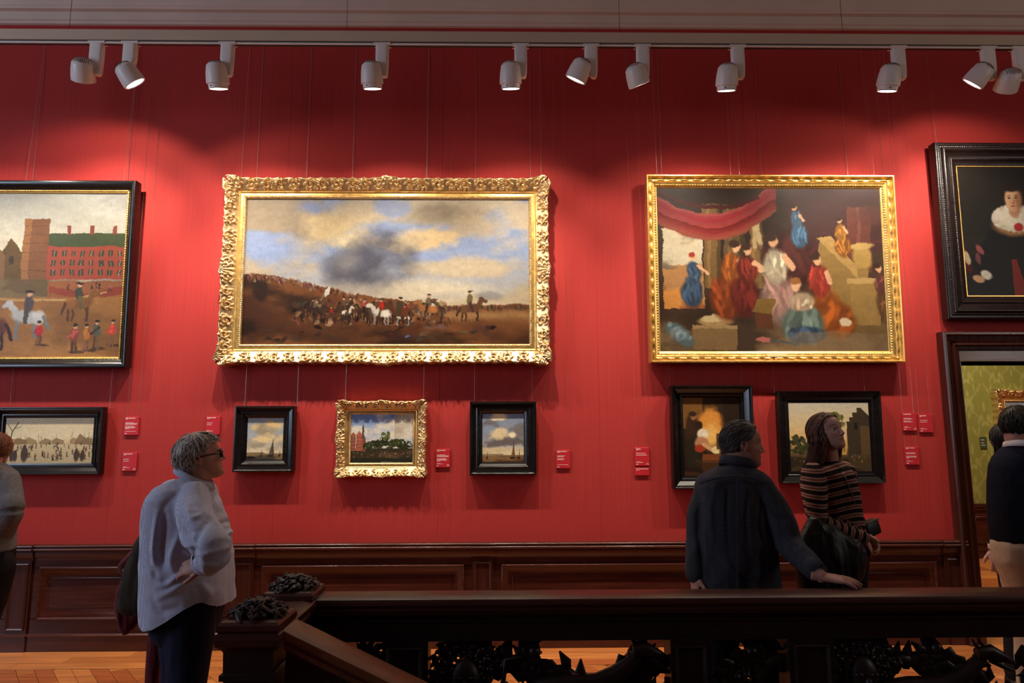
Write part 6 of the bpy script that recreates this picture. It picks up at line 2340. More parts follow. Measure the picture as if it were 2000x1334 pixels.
folds1 = [([(311, 1003), (305, 1060), (302, 1110)], 0.016, 0.022), ([(322, 1010), (316, 1070), (322, 1110)], 0.018, -0.016), ([(352, 1040), (338, 1090), (345, 1118)], 0.016, 0.014),
          ([(302, 1120), (325, 1140), (352, 1125), (372, 1105)], 0.014, 0.016), ([(295, 1085), (310, 1128), (340, 1138)], 0.014, -0.014), ([(315, 1165), (345, 1150), (375, 1128)], 0.016, 0.012),
          ([(430, 1010), (418, 1050), (428, 1090)], 0.018, -0.012), ([(440, 1060), (432, 1110), (436, 1160)], 0.018, 0.010), ([(300, 1170), (320, 1190), (350, 1185)], 0.018, -0.012),
          ([(380, 985), (398, 1005), (412, 1002)], 0.011, 0.013), ([(372, 1010), (395, 1030), (415, 1030)], 0.011, -0.013), ([(368, 1040), (395, 1055), (420, 1052)], 0.010, 0.014),
          ([(362, 1062), (385, 1078), (412, 1078)], 0.009, -0.013), ([(362, 1076), (380, 1090), (400, 1095)], 0.009, 0.013), ([(405, 1040), (412, 1062), (408, 1088)], 0.010, -0.010),
          ([(388, 1140), (398, 1160), (400, 1176)], 0.014, 0.010), ([(345, 960), (325, 985), (318, 1010)], 0.018, -0.008), ([(385, 950), (402, 966), (414, 985)], 0.012, -0.010)]
gar = garment('shirt', gs, 0.0065, M_SHIRT, p1, 0.0065, (7, 7, 3.2), 1, 6, cut1, sc1, folds1, Y1 - 0.2)
gc = G()
an = np.linspace(0, 2 * math.pi, 30)
nc = at(376, 936, Y1)
pts = [nc + np.array([0.074 * math.cos(a) + 0.008, 0.072 * math.sin(a), 0.004 - 0.046 * math.cos(a)]) for a in an]
collar(gc, pts, 0.026)
c_ = obj('collar', gc, M_SHIRT, gar, smooth=True)
attr(c_, 'sc', sc1(np.array([v.co[:] for v in c_.data.vertices]) + wloc(c_)))
# turned-back cuff round the forearm
gq = G()
d = (wr_r - el_r) / np.linalg.norm(wr_r - el_r)
q0 = el_r * 0.35 + wr_r * 0.65
gq.tube([q0 - d * 0.012, q0 - d * 0.006, q0 + d * 0.022, q0 + d * 0.024, q0 + d * 0.012], [0.066, 0.071, 0.068, 0.058, 0.050], 20, cap=False)
c_ = obj('cuff', gq, M_SHIRT, gar, smooth=True)
attr(c_, 'sc', sc1(np.array([v.co[:] for v in c_.data.vertices]) + wloc(c_)))
# back pleat
pl_ = [at(311, 1003, Y1 - 0.15), at(309, 1040, Y1 - 0.165), at(306, 1090, Y1 - 0.165)]
obj('pleat', G().tube(catmull(pl_, 5), np.linspace(0.006, 0.003, 11), 8), M_SHIRT, gar, smooth=True)
gt = G()
legs(gt, hips1, feet1, (0.115, 0.105, 0.085, 0.078, 0.074))
rows_loft(gt, [(1150, 300, 436), (1190, 300, 430), (1225, 304, 420), (1250, 318, 405)], Y1, [0.17, 0.19, 0.19, 0.15])
garment('jeans', gt, 0.009, M_JEANS, p1, 0.006, (9, 9, 5), 5, 2, lambda V: (np.full(len(V), 0.03), True))
gshoe = G()
for f in feet1:
    shoe(gshoe, (f[0] - 0.07, f[1], 0), (f[0] + 0.19, f[1] - 0.01, 0))
obj('shoes', gshoe, M_SHOE, p1, smooth=True)
# spectacles
gg = G()
t = np.linspace(0, 2 * math.pi, 25)
for k in (-1, 1):
    gg.tube(xf(h1.M, np.stack([k * 0.165 + 0.125 * np.cos(t), -0.455 + 0.05 * np.abs(np.cos(t) * 0.5 + 0.5 * k * 0 + 0.0), 0.485 + 0.095 * np.sin(t)], 1)), 0.0042, 6)
    gg.tube(xf(h1.M, [(k * 0.29, -0.44, 0.515), (k * 0.335, -0.30, 0.512), (k * 0.352, -0.05, 0.520), (k * 0.352, 0.07, 0.50), (k * 0.348, 0.11, 0.45)]), 0.0036, 6)
gg.tube(xf(h1.M, [(-0.05, -0.46, 0.51), (0, -0.495, 0.525), (0.05, -0.46, 0.51)]), 0.0032, 6)
spec = obj('glasses', gg, M_FRAMEBLK, p1, smooth=True)
for k in (-1, 1):
    Vl = xf(h1.M, np.stack([k * 0.165 + 0.12 * np.cos(t[:-1]), np.full(24, -0.452), 0.485 + 0.09 * np.sin(t[:-1])], 1))
    obj('lens', (np.concatenate([Vl, Vl + h1.face * 0.0015]), [tuple(range(24)), tuple(range(47, 23, -1))] + [(i, (i + 1) % 24, 24 + (i + 1) % 24, 24 + i) for i in range(24)]), m_gl, spec)

# the things carried on the far arm
ct = thing('coat', 'folded olive coat with burgundy lining hanging behind the grey-haired person\'s back', 'coat', tuple(at(262, 1150, Y1 + 0.12)))
g = G()
rows_loft(g, [(1040, 280, 300), (1055, 270, 310), (1075, 261, 312), (1105, 251, 312), (1135, 243, 312), (1162, 237, 310), (1184, 234, 306), (1196, 244, 296), (1199, 258, 286)], Y1 + 0.13, [0.03, 0.05, 0.06, 0.065, 0.07, 0.07, 0.065, 0.05, 0.02], 0.8)
garment('shell', g, 0.006, M_OLIVE, ct, 0.012, (14, 14, 4), 9)
g = G()
rows_loft(g, [(1052, 276, 290), (1068, 262, 292), (1085, 247, 290), (1102, 231, 280), (1112, 229, 262), (1122, 242, 268), (1150, 233, 280), (1175, 226, 285), (1195, 222, 284), (1212, 228, 274), (1228, 236, 262), (1237, 242, 250)], Y1 + 0.21,
          [0.02, 0.03, 0.035, 0.035, 0.03, 0.03, 0.035, 0.04, 0.04, 0.035, 0.03, 0.015], 0.8)
garment('lining', g, 0.006, M_BURG, ct, 0.010, (14, 14, 4), 12)
bg = thing('trousers', 'long burgundy velvet garment hanging down behind the blue jeans', 'garment', tuple(at(302, 1270, Y1 + 0.2)))
g = G()
rows_loft(g, [(1190, 296, 322), (1220, 294, 320), (1260, 291, 318), (1300, 289, 317), (1340, 287, 316), (1400, 285, 315), (1440, 286, 314)], Y1 + 0.20, 0.05, 0.8)
garment('cloth', g, 0.007, M_BURG, bg, 0.010, (16, 16, 3), 15)

# ------------------------------------------------------------------ man in dark denim, hand on the rail
Y2 = -2.15
F2 = (1.0, 0.0)
e2 = at(1455, 873, Y2 - 0.06)
h2 = Head(0.230, F2, -3, 0, e2, -1)
sh_r, el_r, wr_r = at(1488, 956, Y2 - 0.05), at(1541, 1062, Y2 - 0.12), at(1604, 1126, -2.50)
sh_l, el_l, wr_l = at(1376, 956, Y2 + 0.0), at(1361, 1045, Y2 + 0.0), at(1356, 1120, Y2 - 0.05)
hips2 = [at(1478, 1180, Y2), at(1402, 1180, Y2 + 0.06)]
feet2 = [np.array([hips2[0][0] + 0.02, Y2 + 0.02, 0.08]), np.array([hips2[1][0] - 0.02, Y2 + 0.10, 0.08])]
gh = G()
h2.base(gh)
nb = at(1437, 925, Y2)
limb(gh, [h2.w(0, 0.12, 0.34), h2.w(0, 0.08, 0.10), nb + (0.004, 0, 0.0), nb + (0, 0, -0.08)], [0.064, 0.064, 0.068, 0.085], 20)
gb = G()
rows_loft(gb, [(915, 1405, 1468), (935, 1368, 1488), (970, 1362, 1494), (1030, 1366, 1500), (1100, 1366, 1506), (1170, 1364, 1510), (1210, 1372, 1505)], Y2, [0.06, 0.1, 0.11, 0.11, 0.11, 0.11, 0.10])
limb(gb, [sh_r, (sh_r + el_r) / 2, el_r, (el_r + wr_r) / 2, wr_r], [0.05, 0.046, 0.042, 0.036, 0.03])
limb(gb, [sh_l, (sh_l + el_l) / 2, el_l, (el_l + wr_l) / 2, wr_l], [0.05, 0.046, 0.042, 0.036, 0.03])
legs(gb, hips2, feet2, (0.08, 0.07, 0.052, 0.048, 0.04))
gr = G()
limb(gr, [el_r * 0.3 + wr_r * 0.7, wr_r], [0.034, 0.029])
hand(gr, wr_r, (0.93, -0.33, -0.10), (0.12, -0.28, 0.95), 1, (0.14, 0.12, 0.14, 0.2), (0.8, 0.55, -0.2), 0.12)
gl = G()
limb(gl, [el_l * 0.3 + wr_l * 0.7, wr_l], [0.034, 0.029])
hand(gl, wr_l, (0.05, 0.0, -1), (-0.95, -0.2, 0), 1, (0.35, 0.4, 0.45, 0.5))
p2 = skin_body('person', 'man in dark denim shirt seen from behind, hand on the balustrade, looking right', [(gh, 0.0042, 2), (gb, 0.014, 2), (gr, 0.0034, 2), (gl, 0.0045, 2)], h2, SKIN_B, (0.30, 0.11, 0.09), (0.07, 0.05, 0.045),
               (hips2[1][0], Y2, 0), stubble=0.3)
h2.eyes(p2)
mk = dict(hz=0.86, side=0.60, nape=0.20, temple=-0.10)
obj('hair', hair_cap(h2, mk, 1.03, lambda P: 0.05 * np.clip((P[:, 2] - 0.7) * 3, 0, 1)), M_DARKHAIR, p2, smooth=True)


def fl_back(P):
    return np.array([0.25 * P[0], 1.0, 0.6 if P[1] < -0.1 else -0.5 - 1.2 * max(P[1], 0)])


obj('hair_locks', strands(h2, 800, fl_back, 5, mk, 6, 0.06, 0.07, 0.014, messy=0.3), M_DARKHAIR, p2, smooth=True)
gs = G()
rows_loft(gs, [(905, 1416, 1462), (914, 1400, 1472), (922, 1380, 1482), (932, 1364, 1492), (950, 1358, 1500), (980, 1357, 1503), (1020, 1357, 1507), (1060, 1355, 1513), (1100, 1354, 1518), (1140, 1353, 1521), (1180, 1353, 1522), (1200, 1353, 1522)], Y2,
          [0.07, 0.085, 0.10, 0.12, 0.135, 0.14, 0.14, 0.14, 0.14, 0.145, 0.15, 0.15], 0.8)
limb(gs, [sh_r + (-0.03, 0, 0.02), sh_r * 0.7 + el_r * 0.3 + (0.01, 0, 0), sh_r * 0.3 + el_r * 0.7 + (0.012, 0, 0), el_r, (el_r + wr_r) / 2, wr_r * 0.76 + el_r * 0.24], [0.078, 0.074, 0.068, 0.064, 0.056, 0.048], 20)
limb(gs, [sh_l + (0.03, 0, 0.02), (sh_l + el_l) / 2, el_l, (el_l + wr_l) / 2, wr_l], [0.075, 0.064, 0.056, 0.052, 0.046], 20)
s2 = garment('denim_shirt', gs, 0.0065, M_DENIM, p2, 0.0065, (9, 9, 3.5), 21, 3, lambda V: (np.full(len(V), at(0, 1196, Y2)[2]), True) if False else (np.where((V[:, 0] < hips2[0][0] + 0.12), at(1440, 1192, Y2)[2], 0.0), True), None,
             [([(1400, 945), (1392, 1000), (1396, 1060)], 0.012, 0.008), ([(1425, 945), (1420, 1000), (1424, 1080)], 0.010, -0.008), ([(1470, 950), (1462, 1010), (1470, 1080)], 0.012, 0.009),
              ([(1375, 980), (1372, 1040), (1380, 1100)], 0.012, -0.010), ([(1490, 975), (1482, 1030), (1500, 1080)], 0.012, -0.012), ([(1410, 1090), (1440, 1120), (1480, 1130)], 0.014, 0.008),
              ([(1500, 985), (1520, 1010), (1538, 1015)], 0.010, -0.009), ([(1520, 1050), (1540, 1058), (1556, 1056)], 0.009, 0.009), ([(1560, 1090), (1575, 1098), (1590, 1096)], 0.008, 0.008)], Y2 - 0.14)
gc = G()
nc = at(1440, 905, Y2)
pts = [nc + np.array([0.072 * math.cos(a), 0.070 * math.sin(a), -0.012 - 0.020 * math.cos(a - 0.6)]) for a in an]
collar(gc, pts, 0.034)
obj('collar', gc, M_DENIM, s2, smooth=True)
# stitched seams: yoke across the back and the centre back seam
y_ = [at(1366, 944, Y2 - 0.145), at(1400, 934, Y2 - 0.150), at(1440, 931, Y2 - 0.15), at(1475, 936, Y2 - 0.15), at(1494, 948, Y2 - 0.12)]
cb = [at(1441, q, Y2 - 0.155) for q in (932, 980, 1040, 1100, 1185)]
g = G().tube(catmull(y_, 5), 0.004, 6)
g.tube(catmull(cb, 5), 0.004, 6)
obj('seam', g, M_DENIM, s2, smooth=True)
d = (wr_r - el_r) / np.linalg.norm(wr_r - el_r)
gq = G().tube([wr_r - d * 0.085, wr_r - d * 0.08, wr_r - d * 0.022, wr_r - d * 0.018, wr_r - d * 0.03], [0.049, 0.053, 0.049, 0.044, 0.036], 20, cap=False)
obj('cuff', gq, M_DENIM, s2, smooth=True)
gt = G()
legs(gt, hips2, feet2, (0.10, 0.095, 0.078, 0.072, 0.07))
rows_loft(gt, [(1165, 1366, 1508), (1200, 1364, 1510), (1240, 1370, 1505)], Y2, [0.12, 0.125, 0.11])
garment('trousers', gt, 0.010, M_BLACK, p2, 0.005, (9, 9, 5), 23, 2, lambda V: (np.full(len(V), 0.03), True))
gshoe = G()
for f in feet2:
    shoe(gshoe, (f[0] - 0.04, f[1] - 0.05, 0), (f[0] + 0.10, f[1] + 0.17, 0))
obj('shoes', gshoe, M_SHOE, p2, smooth=True)

# ------------------------------------------------------------------ woman in the striped sweater
Y3 = -1.80
e3 = at(1597, 849, Y3 - 0.05)
h3 = Head(0.208, (0.47, -0.88), 10, 3, e3, -1)
sh_r, el_r, wr_r = at(1590, 930, Y3 - 0.12), at(1600, 1018, Y3 - 0.18), at(1686, 1050, Y3 - 0.17)
sh_l, el_l, wr_l = at(1645, 925, Y3 + 0.14), at(1668, 1010, Y3 + 0.17), at(1692, 1046, Y3 - 0.03)
hips3 = [at(1622, 1150, Y3 - 0.07), at(1640, 1150, Y3 + 0.09)]
feet3 = [np.array([hips3[0][0], Y3 - 0.08, 0.08]), np.array([hips3[1][0] - 0.02, Y3 + 0.10, 0.08])]
gh = G()
h3.base(gh)
nb = at(1620, 915, Y3)
limb(gh, [h3.w(0, 0.12, 0.34), h3.w(0, 0.08, 0.08), nb + (0.004, 0, 0.0), nb + (0, 0, -0.07)], [0.050, 0.050, 0.054, 0.07], 20)
gb = G()
rows_loft(gb, [(908, 1600, 1640), (925, 1585, 1652), (960, 1580, 1664), (1010, 1590, 1670), (1060, 1592, 1674), (1110, 1590, 1674), (1160, 1592, 1672)], Y3, [0.05, 0.13, 0.12, 0.11, 0.12, 0.14, 0.13])
limb(gb, [sh_r, (sh_r + el_r) / 2, el_r, (el_r + wr_r) / 2, wr_r], [0.042, 0.038, 0.036, 0.031, 0.025])
limb(gb, [sh_l, (sh_l + el_l) / 2, el_l, (el_l + wr_l) / 2, wr_l], [0.042, 0.038, 0.036, 0.031, 0.025])
legs(gb, hips3, feet3, (0.075, 0.065, 0.05, 0.045, 0.036))
gr = G()
limb(gr, [el_r * 0.3 + wr_r * 0.7, wr_r], [0.029, 0.025])
hand(gr, wr_r, (0.55, 0.35, -0.65), (0.75, -0.55, 0.35), 1, (0.35, 0.4, 0.45, 0.5), (0.85, 0.35, 0.2), 0.08, 0.9)
gl = G()
limb(gl, [el_l * 0.3 + wr_l * 0.7, wr_l], [0.029, 0.025])
hand(gl, wr_l, (0.28, -0.62, -0.62), (0.85, 0.15, 0.35), -1, (0.6, 0.65, 0.7, 0.75), (0.85, 0.35, 0.2), 0.08, 0.9)
p3 = skin_body('person', 'woman with long brown hair and striped sweater looking up to the right, hands clasped', [(gh, 0.0036, 2), (gb, 0.014, 2), (gr, 0.0034, 2), (gl, 0.0034, 2)], h3, SKIN_C, (0.36, 0.10, 0.09), (0.06, 0.035, 0.025),
               (hips3[0][0], Y3, 0))
h3.eyes(p3, (0.05, 0.04, 0.03), (-0.05, 0.15))
mk = dict(hz=0.86, side=0.34, nape=0.05, temple=-0.20, ears=False)
obj('hair', hair_cap(h3, mk, 1.0, lambda P: -0.015 + 0.0 * P[:, 0]), M_BROWNHAIR, p3, smooth=True)


def fl_part(P):
    s_ = 1.0 if P[0] >= 0.0 else -1.0
    return np.array([0.9 * s_ * max(0.0, 0.9 - P[2]) * 0 + 0.55 * s_ * max(P[2] - 0.5, 0), 0.55, -1.0])


def tail3(p):
    p = p.copy()
    if p[2] < 0.12:                       # the length lies back over the shoulder
        p[1] += 0.045
        if p[2] < -0.2:
            p[1] += 0.03
    return p


obj('hair_locks', strands(h3, 1300, fl_part, 8, mk, 16, 0.084, 0.20, 0.016, fall=0.52, messy=0.16, tail=tail3), M_BROWNHAIR, p3, smooth=True)
obj('earring', G().ell(h3.w(-0.36, 0.03, 0.30), (0.0048,) * 3, 10, 8), M_PEARL, p3, smooth=True)
gs = G()
rows_loft(gs, [(901, 1606, 1640), (907, 1594, 1648), (914, 1582, 1654), (925, 1574, 1659), (945, 1570, 1666), (970, 1572, 1672), (1000, 1579, 1677), (1025, 1583, 1682), (1050, 1586, 1684), (1075, 1586, 1686)], Y3,
          [0.06, 0.09, 0.13, 0.16, 0.165, 0.16, 0.145, 0.14, 0.15, 0.16], 0.85)
limb(gs, [sh_r + (0.01, 0.03, 0.01), sh_r * 0.6 + el_r * 0.4, el_r + (-0.004, 0, 0.01), el_r + (0.03, -0.005, -0.018), (el_r + wr_r) / 2 + (0, 0, -0.006), wr_r], [0.066, 0.058, 0.054, 0.052, 0.046, 0.034], 20)
limb(gs, [sh_l + (0, -0.03, 0.01), (sh_l + el_l) / 2, el_l, (el_l + wr_l) / 2, wr_l], [0.064, 0.055, 0.050, 0.044, 0.034], 20)
axis = catmull([sh_r, sh_r * 0.5 + el_r * 0.5, el_r, (el_r + wr_r) / 2, wr_r], 12)
axl = np.concatenate([[0], np.cumsum(np.linalg.norm(np.diff(axis, axis=0), axis=1))])


def sc3(V):
    d2 = ((V[:, None, :] - axis[None]) ** 2).sum(2)
    i = d2.argmin(1)
    ie = 24                                  # the elbow's place along the sleeve
    arm = (np.sqrt(d2.min(1)) < 0.066) & (i > ie)
    T = np.gradient(axis, axis=0)
    T /= np.linalg.norm(T, axis=1)[:, None]
    s_ = axl[i] - axl[ie] + ((V - axis[i]) * T[i]).sum(1) + (sh_r[2] - el_r[2]) + 1.0
    tz = (sh_r[2] - V[:, 2]) - 0.02 * np.cos((V[:, 0] - sh_r[0]) * 14) + 1.0
    return np.where(arm, s_, tz)


s3 = garment('sweater', gs, 0.0048, M_SWEAT, p3, 0.004, (9, 9, 5), 31, 3, None, sc3)
gt = G()
rows_loft(gt, [(1050, 1586, 1684), (1080, 1580, 1688), (1120, 1578, 1684), (1170, 1580, 1682), (1230, 1584, 1680)], Y3, [0.15, 0.17, 0.175, 0.17, 0.15])
legs(gt, hips3, feet3, (0.10, 0.10, 0.09, 0.085, 0.08))
garment('trousers', gt, 0.010, M_BLACK, p3, 0.005, (9, 9, 5), 33, 2, lambda V: (np.full(len(V), 0.03), True))
gshoe = G()
for f in feet3:
    shoe(gshoe, (f[0] - 0.05, f[1] + 0.03, 0), (f[0] + 0.17, f[1] - 0.07, 0))
obj('shoes', gshoe, M_SHOE, p3, smooth=True)
# black jacket over the near forearm
jk = thing('jacket', 'black leather jacket draped over the arm of the woman in stripes', 'jacket', tuple(at(1600, 1080, Y3 - 0.22)))
g = G()
rows_loft(g, [(1012, 1584, 1602), (1026, 1577, 1622), (1042, 1568, 1650), (1058, 1562, 1676), (1076, 1556, 1688), (1096, 1552, 1689), (1118, 1552, 1684), (1145, 1556, 1672), (1175, 1562, 1655), (1200, 1572, 1640)], Y3 - 0.235,
          [0.02, 0.035, 0.05, 0.06, 0.07, 0.075, 0.075, 0.07, 0.06, 0.04], 0.8)
garment('leather', g, 0.006, M_LEATHER, jk, 0.014, (13, 13, 5), 41)
# cross-body bag
bag = thing('handbag', 'small black bag on a chain strap in front of the woman in stripes', 'bag', tuple(at(1700, 1030, Y3 - 0.03)))
c = at(1700, 1031, Y3 - 0.02)
Mb = np.array(Matrix.Translation(Vector(c)) @ Matrix.Rotation(math.radians(-14), 4, 'Y') @ Matrix.Rotation(math.radians(25), 4, 'Z'))
rings = []
t = np.arange(24) * 2 * math.pi / 24
for z, k in ((-0.040, 0.9), (-0.036, 0.98), (0.0, 1.0), (0.030, 0.98), (0.036, 0.9)):
    rings.append(xf(Mb, np.stack([0.060 * k * np.sign(np.cos(t)) * np.abs(np.cos(t)) ** 0.35, 0.026 * k * np.sign(np.sin(t)) * np.abs(np.sin(t)) ** 0.5, np.full(24, z)], 1)))
obj('body', G().loft(rings), M_LEATHER, bag, smooth=True, sharp=50)
V, F = G().prism([(-0.030, 0.038), (0.028, 0.038), (0.031, 0.030), (0.031, -0.012), (0.028, -0.014), (0.027, 0.028), (-0.030, 0.034)], 0, -0.058, 0.058).arr()
obj('flap', (xf(Mb, V), F), M_LEATHER, bag)
path = catmull([at(1636, 908, Y3 - 0.10), at(1650, 930, Y3 - 0.16), at(1662, 960, Y3 - 0.165), at(1673, 995, Y3 - 0.13), at(1684, 1022, Y3 - 0.07), xf(Mb, [(-0.055, 0, 0.03)])[0]], 10)
Ls = np.concatenate([[0], np.cumsum(np.linalg.norm(np.diff(path, axis=0), axis=1))])
nl = int(Ls[-1] / 0.0085)
g = G()
for i in range(nl):
    s0, s1 = Ls[-1] * i / nl, Ls[-1] * (i + 0.78) / nl
    a, b = [np.array([np.interp(s_, Ls, path[:, k]) for k in range(3)]) for s_ in (s0, s1)]
    g.tube([a, (a + b) / 2 + (0, -0.001, 0), b], [0.0022, 0.0034, 0.0022], 6)
obj('chain', g, M_CHAIN, bag)['kind'] = 'stuff'

# ------------------------------------------------------------------ person at the left edge
Y4 = -1.25
h4 = Head(0.222, (-0.35, 0.94), -14, 0, at(-14, 884, Y4) + np.array([0.0, 0.02, 0]), 0)
sh_r, el_r, wr_r = at(22, 940, Y4 - 0.02), at(22, 1000, Y4 - 0.12), at(4, 1052, Y4 + 0.02)
sh_l, el_l, wr_l = at(-78, 940, Y4), at(-90, 1020, Y4), at(-70, 1080, Y4)
hips4 = [at(-6, 1105, Y4 - 0.02), at(-48, 1105, Y4)]
feet4 = [np.array([hips4[0][0] - 0.08, Y4 + 0.02, 0.08]), np.array([hips4[1][0] - 0.06, Y4 + 0.06, 0.08])]
gh = G()
h4.base(gh)
nb = at(-18, 918, Y4)
limb(gh, [h4.w(0, 0.12, 0.34), h4.w(0, 0.08, 0.1), nb, nb + (0, 0, -0.07)], [0.055, 0.055, 0.058, 0.075], 18)
gb = G()
rows_loft(gb, [(912, -45, 8), (930, -70, 18), (970, -72, 16), (1030, -66, 12), (1090, -66, 14), (1120, -62, 8)], Y4, [0.06, 0.10, 0.11, 0.11, 0.13, 0.12])
for a_, b_, c_ in ((sh_r, el_r, wr_r), (sh_l, el_l, wr_l)):
    limb(gb, [a_, (a_ + b_) / 2, b_, (b_ + c_) / 2, c_], [0.045, 0.042, 0.038, 0.034, 0.028])
legs(gb, hips4, feet4, (0.075, 0.065, 0.05, 0.045, 0.038), (-0.02, 0))
gr = G()
hand(gr, wr_r, (-0.5, 0.5, -0.6), (0.6, -0.6, 0), 1)
hand(gr, wr_l, (0.1, 0.2, -1), (-0.9, -0.2, 0), 1)
p4 = skin_body('person', 'person with ginger hair and grey wool cardigan at the left edge, back turned', [(gh, 0.0048, 2), (gb, 0.014, 2), (gr, 0.0045, 1)], h4, SKIN_C, (0.36, 0.12, 0.10), (0.2, 0.1, 0.06), (hips4[0][0], Y4, 0))
mk = dict(hz=0.80, side=0.42, nape=0.12, temple=-0.14)
obj('hair', hair_cap(h4, mk, 1.0, lambda P: 0.03 + 0 * P[:, 0]), M_GINGER, p4, smooth=True)
obj('hair_locks', strands(h4, 500, lambda P: np.array([0.3 * P[0], 0.8, -0.7]), 14, mk, 9, 0.085, 0.10, 0.018, fall=0.25, messy=0.18), M_GINGER, p4, smooth=True)
gs = G()
rows_loft(gs, [(904, -36, 2), (912, -54, 14), (922, -72, 26), (940, -80, 32), (980, -80, 28), (1030, -76, 22), (1062, -76, 22), (1075, -76, 21)], Y4, [0.07, 0.10, 0.125, 0.14, 0.14, 0.14, 0.15, 0.15], 0.85)
limb(gs, [sh_r + (-0.02, 0, 0), (sh_r + el_r) / 2, el_r, (el_r + wr_r) / 2, wr_r], [0.074, 0.070, 0.066, 0.058, 0.05], 18)
limb(gs, [sh_l + (0.03, 0, 0), (sh_l + el_l) / 2, el_l, wr_l], [0.07, 0.065, 0.06, 0.05], 16)
garment('cardigan', gs, 0.0075, M_GREYWOOL, p4, 0.007, (9, 9, 5), 51, 3)
gt = G()
legs(gt, hips4, feet4, (0.105, 0.095, 0.075, 0.07, 0.065), (-0.02, 0))
rows_loft(gt, [(1055, -68, 19), (1085, -70, 20), (1120, -66, 12)], Y4, [0.13, 0.15, 0.13])
garment('jeans', gt, 0.010, M_BLACK, p4, 0.005, (9, 9, 5), 53, 2, lambda V: (np.full(len(V), 0.03), True))
gshoe = G()
for f in feet4:
    shoe(gshoe, (f[0], f[1] - 0.06, 0), (f[0] - 0.05, f[1] + 0.18, 0))
obj('shoes', gshoe, M_SHOE, p4, smooth=True)

# ------------------------------------------------------------------ man in navy by the doorway, and the person behind him
Y5 = -1.55
h5 = Head(0.232, (0.97, 0.20), -6, 0, at(1988, 836, Y5), 0)
sh_l, el_l, wr_l = at(1962, 905, Y5 + 0.03), at(1954, 990, Y5 + 0.02), at(1966, 1030, Y5 + 0.18)
sh_r, el_r, wr_r = at(2062, 905, Y5 - 0.05), at(2075, 990, Y5 - 0.05), at(2070, 1070, Y5)
hips5 = [at(2022, 1085, Y5 - 0.03), at(1984, 1085, Y5 + 0.06)]
feet5 = [np.array([hips5[0][0] + 0.03, Y5, 0.08]), np.array([hips5[1][0] + 0.06, Y5 + 0.12, 0.08])]
gh = G()
h5.base(gh)
nb = at(2000, 880, Y5)
limb(gh, [h5.w(0, 0.12, 0.34), h5.w(0, 0.08, 0.1), nb, nb + (0, 0, -0.08)], [0.064, 0.062, 0.066, 0.085], 18)
gb = G()
rows_loft(gb, [(884, 1972, 2030), (905, 1955, 2060), (960, 1952, 2060), (1040, 1954, 2052), (1100, 1956, 2052)], Y5, [0.06, 0.11, 0.12, 0.11, 0.12])
for a_, b_, c_ in ((sh_r, el_r, wr_r), (sh_l, el_l, wr_l)):
    limb(gb, [a_, (a_ + b_) / 2, b_, (b_ + c_) / 2, c_], [0.05, 0.046, 0.042, 0.036, 0.03])
legs(gb, hips5, feet5, (0.08, 0.07, 0.052, 0.048, 0.04))
gr = G()
hand(gr, wr_r, (0.1, 0, -1), (0.9, 0, 0), -1)
hand(gr, wr_l, (0.5, 0.6, -0.3), (-0.5, 0.4, 0.5), 1)
p5 = skin_body('person', 'man in navy jumper and cream trousers by the doorway, back turned', [(gh, 0.0046, 2), (gb, 0.014, 2), (gr, 0.0045, 1)], h5, SKIN_B, (0.30, 0.11, 0.09), (0.03, 0.02, 0.02), (hips5[1][0], Y5, 0))
mk = dict(hz=0.78, side=0.50, nape=0.16, temple=-0.08)
obj('hair', hair_cap(h5, mk, 1.0, lambda P: 0.05 + 0 * P[:, 0]), M_BLACKHAIR, p5, smooth=True)
obj('hair_locks', strands(h5, 500, fl_crown, 24, mk, 6, 0.07, 0.09, 0.017, messy=0.2), M_BLACKHAIR, p5, smooth=True)
gs = G()
rows_loft(gs, [(872, 1966, 2030), (882, 1956, 2044), (893, 1947, 2062), (908, 1940, 2072), (940, 1937, 2074), (985, 1937, 2072), (1025, 1940, 2066), (1050, 1944, 2062), (1062, 1947, 2060)], Y5, [0.08, 0.11, 0.13, 0.14, 0.15, 0.15, 0.145, 0.14, 0.135], 0.82)
limb(gs, [sh_l + (0.02, 0, 0), (sh_l + el_l) / 2, el_l, wr_l], [0.072, 0.066, 0.06, 0.05], 16)
limb(gs, [sh_r + (-0.02, 0, 0), (sh_r + el_r) / 2, el_r, wr_r], [0.072, 0.066, 0.06, 0.05], 16)
s5 = garment('jumper', gs, 0.0075, M_NAVY, p5, 0.005, (9, 9, 5), 61, 3)
gc = G()
nc = at(1996, 872, Y5)
pts = [nc + np.array([0.078 * math.cos(a), 0.078 * math.sin(a), -0.008 - 0.020 * math.cos(a - 0.7)]) for a in an]
collar(gc, pts, 0.026)
obj('shirt_collar', gc, M_COLLAR, p5, smooth=True)
gt = G()
legs(gt, hips5, feet5, (0.108, 0.10, 0.085, 0.08, 0.078), (0.03, 0))
rows_loft(gt, [(1035, 1948, 2058), (1065, 1945, 2060), (1095, 1950, 2058), (1125, 1961, 2054), (1160, 1975, 2048), (1200, 1988, 2035)], Y5, [0.13, 0.145, 0.14, 0.12, 0.09, 0.05])
garment('trousers', gt, 0.008, M_CREAM, p5, 0.006, (9, 9, 5), 63, 10, lambda V: (np.full(len(V), 0.03), True))
gshoe = G()
for f in feet5:
    shoe(gshoe, (f[0] - 0.05, f[1] - 0.04, 0), (f[0] + 0.14, f[1] + 0.13, 0))
obj('shoes', gshoe, M_SHOE, p5, smooth=True)

